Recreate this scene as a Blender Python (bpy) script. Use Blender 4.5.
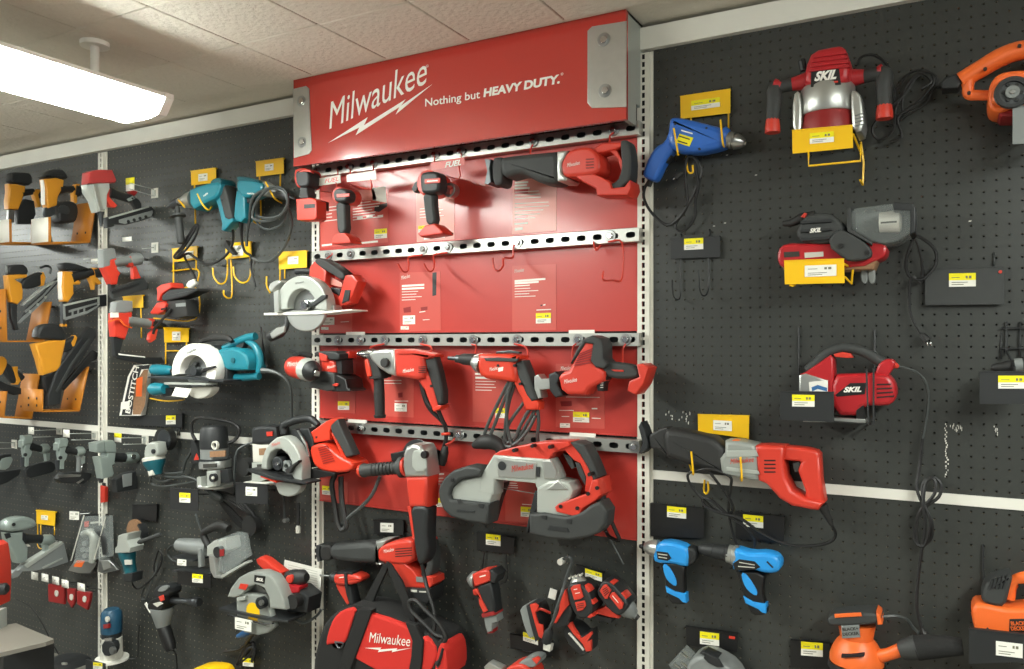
import bpy, bmesh, math, random
from mathutils import Vector, Matrix
random.seed(7)
for _o in list(bpy.data.objects): bpy.data.objects.remove(_o)
SC = bpy.context.scene
COL = SC.collection
PI = math.pi
# ------------------------------------------------------------------ camera
FPX = 800.0; PSI = math.atan(FPX/1446.0); DIST = 2.147; HOR = 343.0; CAMZ = 1.56
cam_data = bpy.data.cameras.new('camera'); cam = bpy.data.objects.new('camera', cam_data); COL.objects.link(cam)
cam_data.sensor_width = 36.0; cam_data.lens = FPX/1024*36.0
cam_data.shift_y = (HOR-334.5)/1024.0
cam_data.clip_start = 0.02
cam.location = (0, -DIST, CAMZ); cam.rotation_euler = (PI/2, 0, PSI)
SC.camera = cam
# ------------------------------------------------------------------ light and exposure
SC.view_settings.view_transform = 'Standard'; SC.view_settings.look = 'None'
SC.view_settings.gamma = 1.0; SC.view_settings.use_curve_mapping = False
SC.view_settings.exposure = 1.12
LAMP_POWER = 24.0
wd = bpy.data.worlds.new('world'); SC.world = wd; wd.use_nodes = True
wd.node_tree.nodes['Background'].inputs[0].default_value = (0.95, 0.97, 1.0, 1)
wd.node_tree.nodes['Background'].inputs[1].default_value = 0.10
CEIL = 2.44
# ------------------------------------------------------------------ materials
def lin(h):
    h = h.lstrip('#'); r = [int(h[i:i+2], 16)/255 for i in (0, 2, 4)]
    return tuple(c/12.92 if c <= .04045 else ((c+.055)/1.055)**2.4 for c in r)
MATS = {}
def mat(name, col, rough=.5, metal=0., spec=.5, noise=.0, nscale=30., bump=0., bscale=200., emit=0., trans=0., coat=0., alpha=1.):
    m = bpy.data.materials.new(name); m.use_nodes = True
    nt = m.node_tree; b = nt.nodes['Principled BSDF']
    c = lin(col); b.inputs['Base Color'].default_value = (*c, 1)
    b.inputs['Roughness'].default_value = rough; b.inputs['Metallic'].default_value = metal
    b.inputs['Specular IOR Level'].default_value = spec
    if coat: b.inputs['Coat Weight'].default_value = coat; b.inputs['Coat Roughness'].default_value = .12
    if trans: b.inputs['Transmission Weight'].default_value = trans
    if alpha < 1: b.inputs['Alpha'].default_value = alpha
    if noise or bump:
        tc = nt.nodes.new('ShaderNodeTexCoord')
    if noise:
        n = nt.nodes.new('ShaderNodeTexNoise'); n.inputs['Scale'].default_value = nscale; n.inputs['Detail'].default_value = 4
        nt.links.new(tc.outputs['Object'], n.inputs['Vector'])
        mx = nt.nodes.new('ShaderNodeMix'); mx.data_type = 'RGBA'
        mx.inputs['A'].default_value = (*[x*(1-noise) for x in c], 1); mx.inputs['B'].default_value = (*[min(1, x*(1+noise)) for x in c], 1)
        nt.links.new(n.outputs['Fac'], mx.inputs['Factor']); nt.links.new(mx.outputs['Result'], b.inputs['Base Color'])
    if bump:
        n2 = nt.nodes.new('ShaderNodeTexNoise'); n2.inputs['Scale'].default_value = bscale; n2.inputs['Detail'].default_value = 3
        nt.links.new(tc.outputs['Object'], n2.inputs['Vector'])
        bp = nt.nodes.new('ShaderNodeBump'); bp.inputs['Strength'].default_value = bump; bp.inputs['Distance'].default_value = .004
        nt.links.new(n2.outputs['Fac'], bp.inputs['Height']); nt.links.new(bp.outputs['Normal'], b.inputs['Normal'])
    if emit:
        b.inputs['Emission Color'].default_value = (*c, 1); b.inputs['Emission Strength'].default_value = emit
    MATS[name] = m; return m
mat('peg', '#383a37', .36, spec=.5, noise=.12, nscale=6)
mat('rawboard', '#8c8270', .8)
mat('backing', '#262625', .9)
mat('whitepaint', '#e2e0d6', .55, noise=.05, nscale=8)
mat('woodtrim', '#e4e2d8', .6, noise=.12, nscale=4)
mat('ceiltile', '#dcd7ca', .9, noise=.06, nscale=40, bump=.9, bscale=60)
mat('floor', '#8f887c', .5, noise=.12, nscale=3)
mat('deck', '#77736a', .5, noise=.08, nscale=9)
mat('standard', '#e2dfd3', .4, spec=.5)
mat('redpanel', '#bb3a31', .33, spec=.5, coat=.25)
mat('redgloss', '#b93a31', .2, spec=.5, coat=.7)
mat('redcard', '#c75247', .35, spec=.5, coat=.3)
mat('pinkcard', '#d98d80', .4, coat=.2)
mat('red', '#cb3a2a', .38, spec=.5)
mat('redorange', '#d23a22', .38, spec=.5)
mat('skilred', '#b02026', .35)
mat('darkred', '#8e1f1f', .4)
mat('capred', '#a83a38', .4)
mat('orange', '#ea6a2c', .4)
mat('yellow', '#f4c012', .4)
mat('yellowtag', '#f3e500', .6)
mat('nailer', '#cf8d26', .42, noise=.06)
mat('shelfyellow', '#b8731f', .5, noise=.14, nscale=12)
mat('paper', '#eeece2', .75)
mat('papergrey', '#c9c7bc', .75)
mat('ink', '#35342f', .8)
mat('print', '#77755f', .8)
mat('white', '#ece9e0', .5)
mat('black', '#141414', .45)
mat('rubber', '#232322', .6)
mat('grip', '#343635', .62)
mat('charcoal', '#222425', .5)
mat('cord', '#1c1c1c', .5)
mat('cordgrey', '#444847', .45)
mat('greyplastic', '#7c807e', .45)
mat('toolgrey', '#8e928c', .4, spec=.6)
mat('lightgrey', '#a9ada6', .38, metal=.15)
mat('aluminium', '#b9bbb6', .34, metal=.75)
mat('steel', '#a8aaa8', .28, metal=.9)
mat('chrome', '#d0d2d2', .16, metal=1)
mat('galv', '#bdbdb6', .33, metal=.8, noise=.1, nscale=40)
mat('darksteel', '#55585a', .35, metal=.8)
mat('teal', '#187585', .38)
mat('darkteal', '#115560', .4)  # dark teal parts; on the grinder bodies, teal with low light painted in
mat('blue', '#2a62b8', .38)
mat('skyblue', '#2a93dd', .38)
mat('navy', '#1d4a63', .45)
mat('hitachi', '#98a49e', .36, metal=.4)
mat('brassbrown', '#8d6a4c', .7, noise=.3, nscale=120)
mat('bagblack', '#191918', .85, bump=.3, bscale=900)
mat('bagred', '#c8281e', .8, bump=.25, bscale=900)
mat('clear', '#c9d2d0', .07, spec=.8, alpha=.16)
mat('tagblue', '#30659a', .5)
mat('vent', '#1c1010', .7)
mat('lamp', '#fafff8', .4, emit=LAMP_POWER)
mat('lampwhite', '#eeece4', .45)
# ------------------------------------------------------------------ pixel -> place
Fv = Vector((-math.sin(PSI), math.cos(PSI), 0)); Rv = Vector((math.cos(PSI), math.sin(PSI), 0)); Uv = Vector((0, 0, 1))
CAM = Vector((0, -DIST, CAMZ))
def ray(x, y): return Fv + Rv*((x-512)/FPX) + Uv*((HOR-y)/FPX)
def wallpt(x, y, d=0.):            # point at d cm off the wall seen at pixel x, y
    r = ray(x, y); return CAM + r*((DIST-d/100)/r.y)
def depth_of(p): return (p-CAM).dot(Fv)
# ------------------------------------------------------------------ mesh helpers
def link(name, me, m, parent=None, loc=None):
    o = bpy.data.objects.new(name, me); COL.objects.link(o)
    if m is not None and len(me.materials) == 0: me.materials.append(MATS[m] if isinstance(m, str) else m)
    if parent: o.parent = parent
    if loc is not None: o.location = loc
    return o
def mk(name, verts, faces, smooth=None, angle=38):
    me = bpy.data.meshes.new(name); me.from_pydata([tuple(v) for v in verts], [], faces)
    if smooth is None: smooth = [True]*len(faces)
    me.polygons.foreach_set('use_smooth', smooth)
    me.update()
    if any(smooth) and hasattr(me, 'set_sharp_from_angle'):
        me.set_sharp_from_angle(angle=math.radians(angle))
        if not all(smooth): me.polygons.foreach_set('use_smooth', smooth)
    return me
def tagp(o, label=None, cat=None, group=None, kind=None):
    if label: o['label'] = label
    if cat: o['category'] = cat
    if group: o['group'] = group
    if kind: o['kind'] = kind
    return o
def boxmesh(name, x0, x1, y0, y1, z0, z1):
    v = [(x, y, z) for x in (x0, x1) for y in (y0, y1) for z in (z0, z1)]
    f = [(0,1,3,2), (4,6,7,5), (0,4,5,1), (2,3,7,6), (0,2,6,4), (1,5,7,3)]
    return mk(name, v, f, [False]*6)
def struct(name, x0, x1, y0, y1, z0, z1, m, label=None):
    o = link(name, boxmesh(name, x0, x1, y0, y1, z0, z1), m); o['kind'] = 'structure'
    if label: o['label'] = label
    return o
def area2(p): return sum(p[i][0]*p[(i+1) % len(p)][1]-p[(i+1) % len(p)][0]*p[i][1] for i in range(len(p)))
def chaikin(p, n):
    for _ in range(n):
        q = []
        for i in range(len(p)):
            a, b = p[i], p[(i+1) % len(p)]
            q += [(a[0]*.75+b[0]*.25, a[1]*.75+b[1]*.25), (a[0]*.25+b[0]*.75, a[1]*.25+b[1]*.75)]
        p = q
    return p
def inset(p, d):
    n = len(p); out = []
    for i in range(n):
        a, b, c = p[i-1], p[i], p[(i+1) % n]
        e1 = (b[0]-a[0], b[1]-a[1]); e2 = (c[0]-b[0], c[1]-b[1])
        l1 = math.hypot(*e1) or 1e-9; l2 = math.hypot(*e2) or 1e-9
        n1 = (-e1[1]/l1, e1[0]/l1); n2 = (-e2[1]/l2, e2[0]/l2)
        m = (n1[0]+n2[0], n1[1]+n2[1]); k = 1+n1[0]*n2[0]+n1[1]*n2[1]
        k = max(k, .5); out.append((b[0]+m[0]/k*d, b[1]+m[1]/k*d))
    return out
def prism(name, poly, h0, h1, r, rows=2):
    """poly in plane metres (u, v); returns verts (u, v, h) and faces with rounded rims"""
    if area2(poly) < 0: poly = poly[::-1]
    rd = min(r, abs(h1-h0)*.5); n = len(poly); V = []; Fc = []; sm = []
    prof = []
    if r > 0:
        for k in range(rows+1):
            a = k/rows*PI/2; prof.append((r*(1-math.sin(a)), h0+rd*(1-math.cos(a))))
        for k in range(rows, -1, -1):
            a = k/rows*PI/2; prof.append((r*(1-math.sin(a)), h1-rd*(1-math.cos(a))))
    else: prof = [(0, h0), (0, h1)]
    for ins, h in prof:
        q = inset(poly, ins) if ins > 1e-7 else poly
        V += [(u, v, h) for u, v in q]
    L = len(prof)
    for k in range(L-1):
        for i in range(n):
            j = (i+1) % n; Fc.append((k*n+i, k*n+j, (k+1)*n+j, (k+1)*n+i)); sm.append(True)
    Fc.append(tuple(range(n-1, -1, -1))); sm.append(False)
    Fc.append(tuple(range((L-1)*n, L*n))); sm.append(False)
    return V, Fc, sm
def catmull(pts, k=5):
    if len(pts) < 3: return pts
    P = [pts[0]*2-pts[1]]+pts+[pts[-1]*2-pts[-2]]; out = []
    for i in range(1, len(P)-2):
        a, b, c, d = P[i-1:i+3]
        for j in range(k):
            t = j/k
            out.append(.5*((2*b)+(c-a)*t+(2*a-5*b+4*c-d)*t*t+(3*b-a-3*c+d)*t**3))
    out.append(pts[-1]); return out
def sweep(pts, rad, n=6):
    """tube of radius rad (number or list) along 3-D points"""
    if not isinstance(rad, (list, tuple)): rad = [rad]*len(pts)
    V = []; Fc = []; sm = []
    t0 = (pts[1]-pts[0]).normalized(); up = Vector((0, 0, 1)) if abs(t0.z) < .9 else Vector((1, 0, 0))
    nrm = t0.cross(up).normalized()
    for i, p in enumerate(pts):
        t = (pts[min(i+1, len(pts)-1)]-pts[max(i-1, 0)])
        t = t.normalized() if t.length > 1e-9 else t0
        nrm = (nrm-t*nrm.dot(t)); nrm = nrm.normalized() if nrm.length > 1e-6 else t.orthogonal().normalized()
        bi = t.cross(nrm)
        for k in range(n):
            a = 2*PI*k/n; V.append(p+(nrm*math.cos(a)+bi*math.sin(a))*rad[i])
    for i in range(len(pts)-1):
        for k in range(n):
            j = (k+1) % n; Fc.append((i*n+k, i*n+j, (i+1)*n+j, (i+1)*n+k)); sm.append(True)
    Fc.append(tuple(range(n-1, -1, -1))); sm.append(False)
    Fc.append(tuple(range((len(pts)-1)*n, len(pts)*n))); sm.append(False)
    return V, Fc, sm
_tx = {}
def text_polys(s, shear=0., bold=0.):
    """text as flat mesh data: verts (u, v), faces, width, height normalised to cap height 1"""
    if 'M' in s: bold = 0.
    key = (s, shear, bold)
    if key in _tx: return _tx[key]
    c = bpy.data.curves.new('t', 'FONT'); c.body = s; c.shear = shear; c.offset = bold; c.resolution_u = 3; c.fill_mode = 'FRONT'
    o = bpy.data.objects.new('t', c); COL.objects.link(o)
    dg = bpy.context.evaluated_depsgraph_get(); me = bpy.data.meshes.new_from_object(o.evaluated_get(dg))
    bm = bmesh.new(); bm.from_mesh(me); bmesh.ops.remove_doubles(bm, verts=bm.verts, dist=2e-4)
    bmesh.ops.dissolve_degenerate(bm, edges=bm.edges, dist=1e-4); bmesh.ops.triangulate(bm, faces=bm.faces)
    for f_ in bm.faces:
        f_.normal_update()
        if f_.normal.z < 0: f_.normal_flip()
    bm.to_mesh(me); bm.free()
    V = [(v.co.x, v.co.y) for v in me.vertices]; Fc = [tuple(p.vertices) for p in me.polygons]
    bpy.data.objects.remove(o); bpy.data.curves.remove(c); bpy.data.meshes.remove(me)
    x0 = min(v[0] for v in V); x1 = max(v[0] for v in V); y1 = max(v[1] for v in V)
    V = [((a-x0)/(x1-x0), b/y1) for a, b in V]
    _tx[key] = (V, Fc); return V, Fc
# ------------------------------------------------------------------ a thing: an empty with parts, measured in view pixels on its own plane
class T:
    """plane through wall point (x, y) at d cm off the wall; ang turns its normal from straight-out (0) towards the right (90).
    crop = (x0, y0, s): coordinates below are given in an enlargement of the view."""
    def __init__(s, name, label, cat, x, y, d=0., ang=0., crop=(0, 0, 1), group=None):
        s.c = crop; a = math.radians(ang); s.fr = .68 if ang < 50 else .38
        s.n = Vector((math.sin(a), -math.cos(a), 0)); s.u = Vector((math.cos(a), math.sin(a), 0))
        x, y = s.px(x, y)
        s.o = wallpt(x, y, d); s.mpp = depth_of(s.o)/FPX/crop[2]
        e = bpy.data.objects.new(name, None); e.empty_display_size = .02; COL.objects.link(e); e.location = s.o
        tagp(e, label, cat, group); s.e = e
    def at(s, crop):
        s.mpp *= s.c[2]/crop[2]; s.c = crop; return s
    def px(s, x, y): return (s.c[0]+x/s.c[2], s.c[1]+y/s.c[2])
    def p(s, x, y, h=0.):
        x, y = s.px(x, y); r = ray(x, y); q = s.o+s.n*(h/100)
        return CAM+r*((q-CAM).dot(s.n)/r.dot(s.n))
    def uv(s, x, y, h):
        w = s.p(x, y, h)-s.o; return (w.dot(s.u), w.z)
    def loc(s, u, v, h): return s.u*u+Vector((0, 0, v))+s.n*h
    def add(s, name, V, Fc, sm, m, parent=None, label=None, angle=38):
        o = link(name, mk(name, V, Fc, sm, angle), m, parent or s.e)
        if label: o['label'] = label
        return o
    def ext(s, name, m, pts, h0, h1, r=1., sm=0, parent=None, label=None, rows=2, hm=None):
        hm = h0+(h1-h0)*s.fr if hm is None else hm; poly = [s.uv(x, y, hm) for x, y in pts]
        if sm: poly = chaikin(poly, sm)
        V, Fc, f = prism(name, poly, h0/100, h1/100, r*s.mpp, rows)
        return s.add(name, [s.loc(*v) for v in V], Fc, f, m, parent, label)
    def tube(s, name, m, pts, r=1.5, sm=5, n=6, parent=None, label=None, ends=None):
        q = [s.p(*a)-s.o for a in pts]
        if sm and len(q) > 2: q = catmull(q, sm)
        rr = r*s.mpp if not isinstance(r, (list, tuple)) else None
        if rr is None:
            k = len(r)-1; rr = []
            for i in range(len(q)):
                t = i/(len(q)-1)*k; j = min(int(t), k-1); rr.append((r[j]*(1-(t-j))+r[j+1]*(t-j))*s.mpp)
        V, Fc, f = sweep(q, rr, n); return s.add(name, V, Fc, f, m, parent, label)
    def lathe(s, name, m, a, b, prof, n=16, parent=None, label=None):
        A = s.p(*a)-s.o; B = s.p(*b)-s.o; q = []; rr = []
        for t, r in prof: q.append(A.lerp(B, t)); rr.append(max(r, .02)*s.mpp)
        ax = (B-A).normalized(); nr = ax.orthogonal().normalized(); bi = ax.cross(nr); V = []; Fc = []; f = []
        for p_, r_ in zip(q, rr):
            for k in range(n):
                an = 2*PI*k/n; V.append(p_+(nr*math.cos(an)+bi*math.sin(an))*r_)
        for i in range(len(q)-1):
            for k in range(n):
                j = (k+1) % n; Fc.append((i*n+k, i*n+j, (i+1)*n+j, (i+1)*n+k)); f.append(True)
        Fc.append(tuple(range(n-1, -1, -1))); f.append(False)
        Fc.append(tuple(range((len(q)-1)*n, len(q)*n))); f.append(False)
        return s.add(name, V, Fc, f, m, parent, label)
    def disc(s, name, m, c, r, h0, h1, rin=0., n=28, a0=0., a1=360., bev=.0, parent=None, label=None):
        """disc, ring or ring sector whose axis is the plane normal; angles anticlockwise from the right"""
        cu, cv = s.uv(c[0], c[1], h0+(h1-h0)*s.fr); R = r*s.mpp; Ri = rin*s.mpp; full = abs(a1-a0) >= 359
        k = n if full else n+1
        an = [math.radians(a0+(a1-a0)*i/n) for i in range(k)]
        if full and rin <= 0:
            V, Fc, f = prism(name, [(cu+R*math.cos(a), cv+R*math.sin(a)) for a in an], h0/100, h1/100, bev*s.mpp)
        elif not full:
            pol = [(cu+R*math.cos(a), cv+R*math.sin(a)) for a in an]+([(cu+Ri*math.cos(a), cv+Ri*math.sin(a)) for a in an[::-1]] if rin > 0 else [])
            V, Fc, f = prism(name, pol, h0/100, h1/100, bev*s.mpp)
        else:
            V = []; Fc = []
            for rad, h in ((R, h0), (R, h1), (Ri, h1), (Ri, h0)):
                V += [(cu+rad*math.cos(a), cv+rad*math.sin(a), h/100) for a in an]
            for q in range(4):
                w = (q+1) % 4
                for i in range(n):
                    j = (i+1) % n; Fc.append((q*n+i, q*n+j, w*n+j, w*n+i))
            f = [True]*len(Fc)
        return s.add(name, [s.loc(*v) for v in V], Fc, f, m, parent, label)
    def text(s, name, m, body, a, b, hpx, h, shear=0., bold=0., parent=None, label=None):
        """a, b: baseline ends in view coordinates; hpx: cap height"""
        V, Fc = text_polys(body, shear, bold)
        ua, va = s.uv(a[0], a[1], h); ub, vb = s.uv(b[0], b[1], h); dx, dy = ub-ua, vb-va
        L = math.hypot(dx, dy); ex = (dx/L, dy/L); ey = (-ex[1], ex[0]); H = hpx*s.mpp
        W = [s.loc(ua+ex[0]*L*p_+ey[0]*H*q, va+ex[1]*L*p_+ey[1]*H*q, h/100) for p_, q in V]
        return s.add(name, W, Fc, [False]*len(Fc), m, parent, label)
    def bars(s, name, m, lines, h, parent=None, th=.05):
        """several thin printed lines (x0, y0, x1, y1, thickness px) as one flat print"""
        V = []; Fc = []
        for x0, y0, x1, y1, w in lines:
            k = len(V)
            for x, y in ((x0, y0-w/2), (x1, y1-w/2), (x1, y1+w/2), (x0, y0+w/2)):
                V.append(s.loc(*s.uv(x, y, h), h/100))
            Fc.append((k+3, k+2, k+1, k))
        o = s.add(name, V, Fc, [False]*len(Fc), m, parent)
        if len(lines) > 1: o['kind'] = 'stuff'
        return o
    def tag(s, c, w, hh, h, sl=0., kind='y', parent=None):
        """price tag centred at c, w x hh, sl = rise per px"""
        x, y = c
        q = lambda x0, y0, x1, y1: [(x+x0, y+y0+sl*x0), (x+x1, y+y0+sl*x1), (x+x1, y+y1+sl*x1), (x+x0, y+y1+sl*x0)]
        o = s.ext('price_tag', 'paper', q(-w/2, -hh/2, w/2, hh/2), h, h+.12, 0, parent=parent)
        if kind == 'y': s.ext('yellow_band', 'yellowtag', q(-w/2, -hh/2, w/2, hh*.02), h+.12, h+.15, 0, parent=o)
        L = [(x+w*.12, y-hh*.2+sl*w*.12, x+w*.2, y-hh*.2+sl*w*.2, hh*.2), (x+w*.24, y-hh*.2+sl*w*.24, x+w*.34, y-hh*.2+sl*w*.34, hh*.2), (x-w*.4, y-hh*.18-sl*w*.4, x-w*.1, y-hh*.18-sl*w*.1, hh*.05), (x-w*.4, y+hh*.18-sl*w*.4, x+w*.2, y+hh*.18+sl*w*.2, hh*.05), (x-w*.4, y+hh*.34-sl*w*.4, x+w*.05, y+hh*.34+sl*w*.05, hh*.05)]
        s.bars('print', 'print', L, h+.17, o)
        return o
def arc(cx, cy, rx, ry, a0, a1, n=10):
    """points along an ellipse in view coordinates, degrees anticlockwise from the right"""
    return [(cx+rx*math.cos(math.radians(a0+(a1-a0)*i/n)), cy-ry*math.sin(math.radians(a0+(a1-a0)*i/n))) for i in range(n+1)]
def perforated(name, nx, nz, cw, ch, hole, th, x0=0., z0=0., rim=None):
    """sheet in the X-Z plane with one real hole per cell; hole: 8 points (dx, dz) round the cell centre"""
    V = []; Fc = []; out = [(1,0), (1,1), (0,1), (-1,1), (-1,0), (-1,-1), (0,-1), (1,-1)]
    for i in range(nx):
        for k in range(nz):
            cx = x0+(i+.5)*cw; cz = z0+(k+.5)*ch; b = len(V)
            V += [(cx+ox*cw/2, 0, cz+oz*ch/2) for ox, oz in out]
            V += [(cx+hx, 0, cz+hz) for hx, hz in hole]
            V += [(cx+hx, th, cz+hz) for hx, hz in hole]
            for q in range(8):
                w = (q+1) % 8
                Fc.append((b+q, b+8+q, b+8+w, b+w)); Fc.append((b+8+q, b+16+q, b+16+w, b+8+w))
    me = mk(name, V, Fc, [False]*len(Fc))
    if rim:
        me.materials.append(MATS[rim[0]]); me.materials.append(MATS[rim[1]])
        me.polygons.foreach_set('material_index', [0, 1]*(len(Fc)//2))
    return me
def octo(rx, rz, kx=.924, kz=.383):
    a = [(1,0), (.707,.707), (0,1), (-.707,.707), (-1,0), (-.707,-.707), (0,-1), (.707,-.707)]
    return [(x*rx, z*rz) for x, z in a]
# ------------------------------------------------------------------ the setting
PITCH = 1.2100
XR = wallpt(645.2, 343).x                       # standard right of the red display
XS = [XR-PITCH*k for k in (3, 2, 1, 0, -1, -2)]   # bay edges, left to right
ZT = 2.382; ZB1 = wallpt(650, 469.5).z; ZB0 = wallpt(650, 478.5).z; ZDECK = 0.17
XL, XE = XS[0], XS[-1]
struct('wall_back', XL-1.3, XE+1.3, .03, .13, 0, CEIL, 'backing', 'dark wall behind the pegboards')
struct('floor', XL-1.3, XE+1.3, -6.2, .13, -.1, 0, 'floor', 'worn beige shop floor')
ce = struct('ceiling', XL-1.3, XE+1.3, -6.2, .13, CEIL+.012, CEIL+.1, 'ceiltile', 'off-white textured tile ceiling')
TS = .3048
tv, tf, tsm = prism('tile', [(-TS/2+.0012, -TS/2+.0012), (TS/2-.0012, -TS/2+.0012), (TS/2-.0012, TS/2-.0012), (-TS/2+.0012, TS/2-.0012)], 0, .012, .003, 1)
tile_me = mk('tile', tv, tf, tsm)
for i in range(-8, 13):
    for j in range(-1, 7):
        y = -.47-TS*(j-.5)
        if y+TS/2 > .03: continue
        link('tile', tile_me, 'ceiltile', ce, (-2.15+TS*(i+.5), y, CEIL))
struct('trim_1', XL-1.2, XE+1.2, -.02, .02, ZT-.004, CEIL-.001, 'woodtrim', 'whitewashed wooden board along the top of the pegboards')
PEG = .0254
pb_u = perforated('board', 48, int((ZT-ZB1)/PEG), PITCH/48, (ZT-ZB1)/int((ZT-ZB1)/PEG), octo(.0026, .0026), .006, rim=('peg', 'rawboard'))
pb_l = perforated('board', 48, int((ZB0-ZDECK)/PEG), PITCH/48, (ZB0-ZDECK)/int((ZB0-ZDECK)/PEG), octo(.0026, .0026), .006, rim=('peg', 'rawboard'))
n = 0
for k in range(len(XS)-1):
    n += 1
    o = link('wall_pegboard_upper', pb_u, 'peg', None, (XS[k], 0, ZB1)); tagp(o, kind='structure'); o['label'] = 'black perforated hardboard, upper sheet, bay %d from the left' % n
    o = link('wall_pegboard_lower', pb_l, 'peg', None, (XS[k], 0, ZB0-(ZB0-ZDECK))); tagp(o, kind='structure'); o['label'] = 'black perforated hardboard, lower sheet, bay %d from the left' % n
    struct('trim_%d' % (n+1), XS[k]+.02, XS[k+1]-.02, -.004, .012, ZB0, ZB1, 'whitepaint', 'white strip between upper and lower pegboard, bay %d from the left' % n)
st_h = 2.37-ZDECK; ns = int(st_h/.0215)
std_me = perforated('standard', 1, ns, .03, st_h/ns, [(x*.0044, z*.0072) for x, z in ((1,0), (1,1), (0,1), (-1,1), (-1,0), (-1,-1), (0,-1), (1,-1))], .002, -.015, 0)
for k, x in enumerate(XS):
    o = struct('trim_%d' % (n+2+k), x-.024, x+.024, -.002, .02, ZDECK, 2.375, 'standard', 'white slotted upright between pegboard bays, number %d from the left' % (k+1))
    f = link('slotted_face', std_me, 'standard', o, (x, -.016, ZDECK))
    for s_ in (-1, 1): link('flange', boxmesh('flange', x+s_*.0162-.0012, x+s_*.0162+.0012, -.016, -.001, ZDECK, 2.37), 'standard', o)
    link('slot_shadow_plate', boxmesh('slot_shadow_plate', x-.015, x+.015, -.0035, -.0021, ZDECK, 2.37), 'backing', o)
struct('trim_20', XL, XE, -.44, .02, .11, ZDECK, 'deck', 'grey base deck below the pegboards')
struct('baseboard_back', XL, XE, -.42, .02, 0, .11, 'charcoal', 'black kick plate below the base deck')
# ------------------------------------------------------------------ ceiling lamps
def lamp(x, y0, y1, label):
    e = bpy.data.objects.new('ceiling_lamp', None); COL.objects.link(e); e.location = (x, y0, CEIL)
    tagp(e, label, 'lamp', 'fluorescent ceiling lamps')
    L = y1-y0
    def sec(name, pts, m, a=0., b=L):
        v = [(px_, a, pz) for px_, pz in pts]+[(px_, b, pz) for px_, pz in pts]; k = len(pts)
        fc = [(i, (i+1) % k, (i+1) % k+k, i+k) for i in range(k)]+[tuple(range(k)), tuple(range(2*k-1, k-1, -1))]
        return link(name, mk(name, v, fc, [False]*len(fc)), m, e)
    sec('housing', [(-.125, -.14), (.125, -.14), (.12, -.128), (.06, -.112), (-.06, -.112), (-.12, -.128)], 'lampwhite')
    sec('lens', [(-.104, -.1405), (-.106, -.168), (-.092, -.186), (-.05, -.193), (.05, -.193), (.092, -.186), (.106, -.168), (.104, -.1405)], 'lamp', -.03, L+.03)
    for yy in (0, L-(.03 if L > 0 else -.03)):
        sec('end_cap', [(-.064, -.111), (-.127, -.127), (-.127, -.142), (-.109, -.168), (-.094, -.188), (-.05, -.196), (.05, -.196), (.094, -.188), (.109, -.168), (.127, -.142), (.127, -.127), (.064, -.111)], 'lampwhite', yy, yy+(.028 if L > 0 else -.028))
    for f_ in (.07, .93):
        v, fc, sm = sweep([Vector((0, L*f_, -.116)), Vector((0, L*f_, -.012))], .012, 10); st = link('stem', mk('stem', v, fc, sm), 'lampwhite', e)
        v, fc, sm = sweep([Vector((0, L*f_, -.014)), Vector((0, L*f_, -.0005))], .04, 16); link('canopy', mk('canopy', v, fc, sm), 'lampwhite', st)
lamp(-2.2, -.52, -2.96, 'white fluorescent lamp hung under the ceiling left of the red sign')
lamp(.95, -.7, -3.1, 'white fluorescent lamp above the right end of the pegboard')
lamp(-5.3, -.52, -2.96, 'added unseen white fluorescent lamp beyond the left end of the pegboard, to brighten it')  # added lamp out of view, brightens the left boards and their gloss
# ------------------------------------------------------------------ red display: header sign
t = T('header_sign', 'red glossy header sign with white lettering above the red display', 'sign', 460, 120, 13)
HX0 = wallpt(293.5, 100, 13).x; HX1 = wallpt(626, 60, 13).x; HZ1 = wallpt(625, 7.5, 13).z; HZ0 = wallpt(625, 119, 13).z
def wbox(t, name, m, x0, x1, d0, d1, z0, z1, parent=None, label=None):   # box in wall coordinates, d in cm
    o = link(name, boxmesh(name, x0-t.o.x, x1-t.o.x, -d1/100-t.o.y, -d0/100-t.o.y, z0-t.o.z, z1-t.o.z), m, parent or t.e)
    if label: o['label'] = label
    return o
wbox(t, 'front_panel', 'redgloss', HX0, HX1, 11.5, 13, HZ0, HZ1)
wbox(t, 'side_panel', 'lightgrey', HX1-.012, HX1, 5.2, 11.5, HZ0, HZ1); wbox(t, 'side_panel', 'lightgrey', HX1-.012, HX1, .1, 5.2, HZ0+.06, HZ1)
wbox(t, 'side_panel', 'lightgrey', HX0, HX0+.012, 5.2, 11.5, HZ0, HZ1)
wbox(t, 'top_panel', 'charcoal', HX0, HX1, .1, 11.4, HZ1-.012, HZ1)
for pts, bolts in (([(293, 89), (306, 86), (309, 88.5), (311.5, 150), (309, 154), (294, 158)], ((301, 101), (301.7, 142))),
                   ([(626.5, 21), (592, 26.5), (587.5, 31), (587.5, 103), (592, 108), (626.5, 107)], ((603.6, 39.5), (604.7, 90.5)))):
    b = t.ext('corner_plate', 'galv', pts, 0, .35, .3, label='brushed metal corner plate')
    for q in bolts:
        bo = t.disc('bolt', 'steel', q, 6.2, .35, .6, n=20, bev=.5, parent=b)
        t.disc('bolt_head', 'chrome', q, 3.6, .6, 1.3, n=6, bev=.4, parent=b)
t.c = (280, 0, 2.695); t.mpp /= 2.695
t.text('lettering', 'white', 'Milwaukee', (133, 348), (402, 221), 76, .12, .42, 0.)
t.ext('lightning_bolt', 'white', [(130, 385), (236, 316), (226, 338), (338, 268), (326, 285), (410, 227), (312, 308), (322, 288), (204, 364), (214, 343)], .02, .1, 0)
t.text('lettering', 'white', 'Nothing but', (391, 287), (539, 264), 21, .12, 0, .012)
t.text('lettering', 'white', 'HEAVY DUTY.', (548, 261), (754, 223), 21.5, .12, .12, .045)
t.text('registered_mark', 'white', '®', (393, 184), (401, 180), 8, .12)
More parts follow.
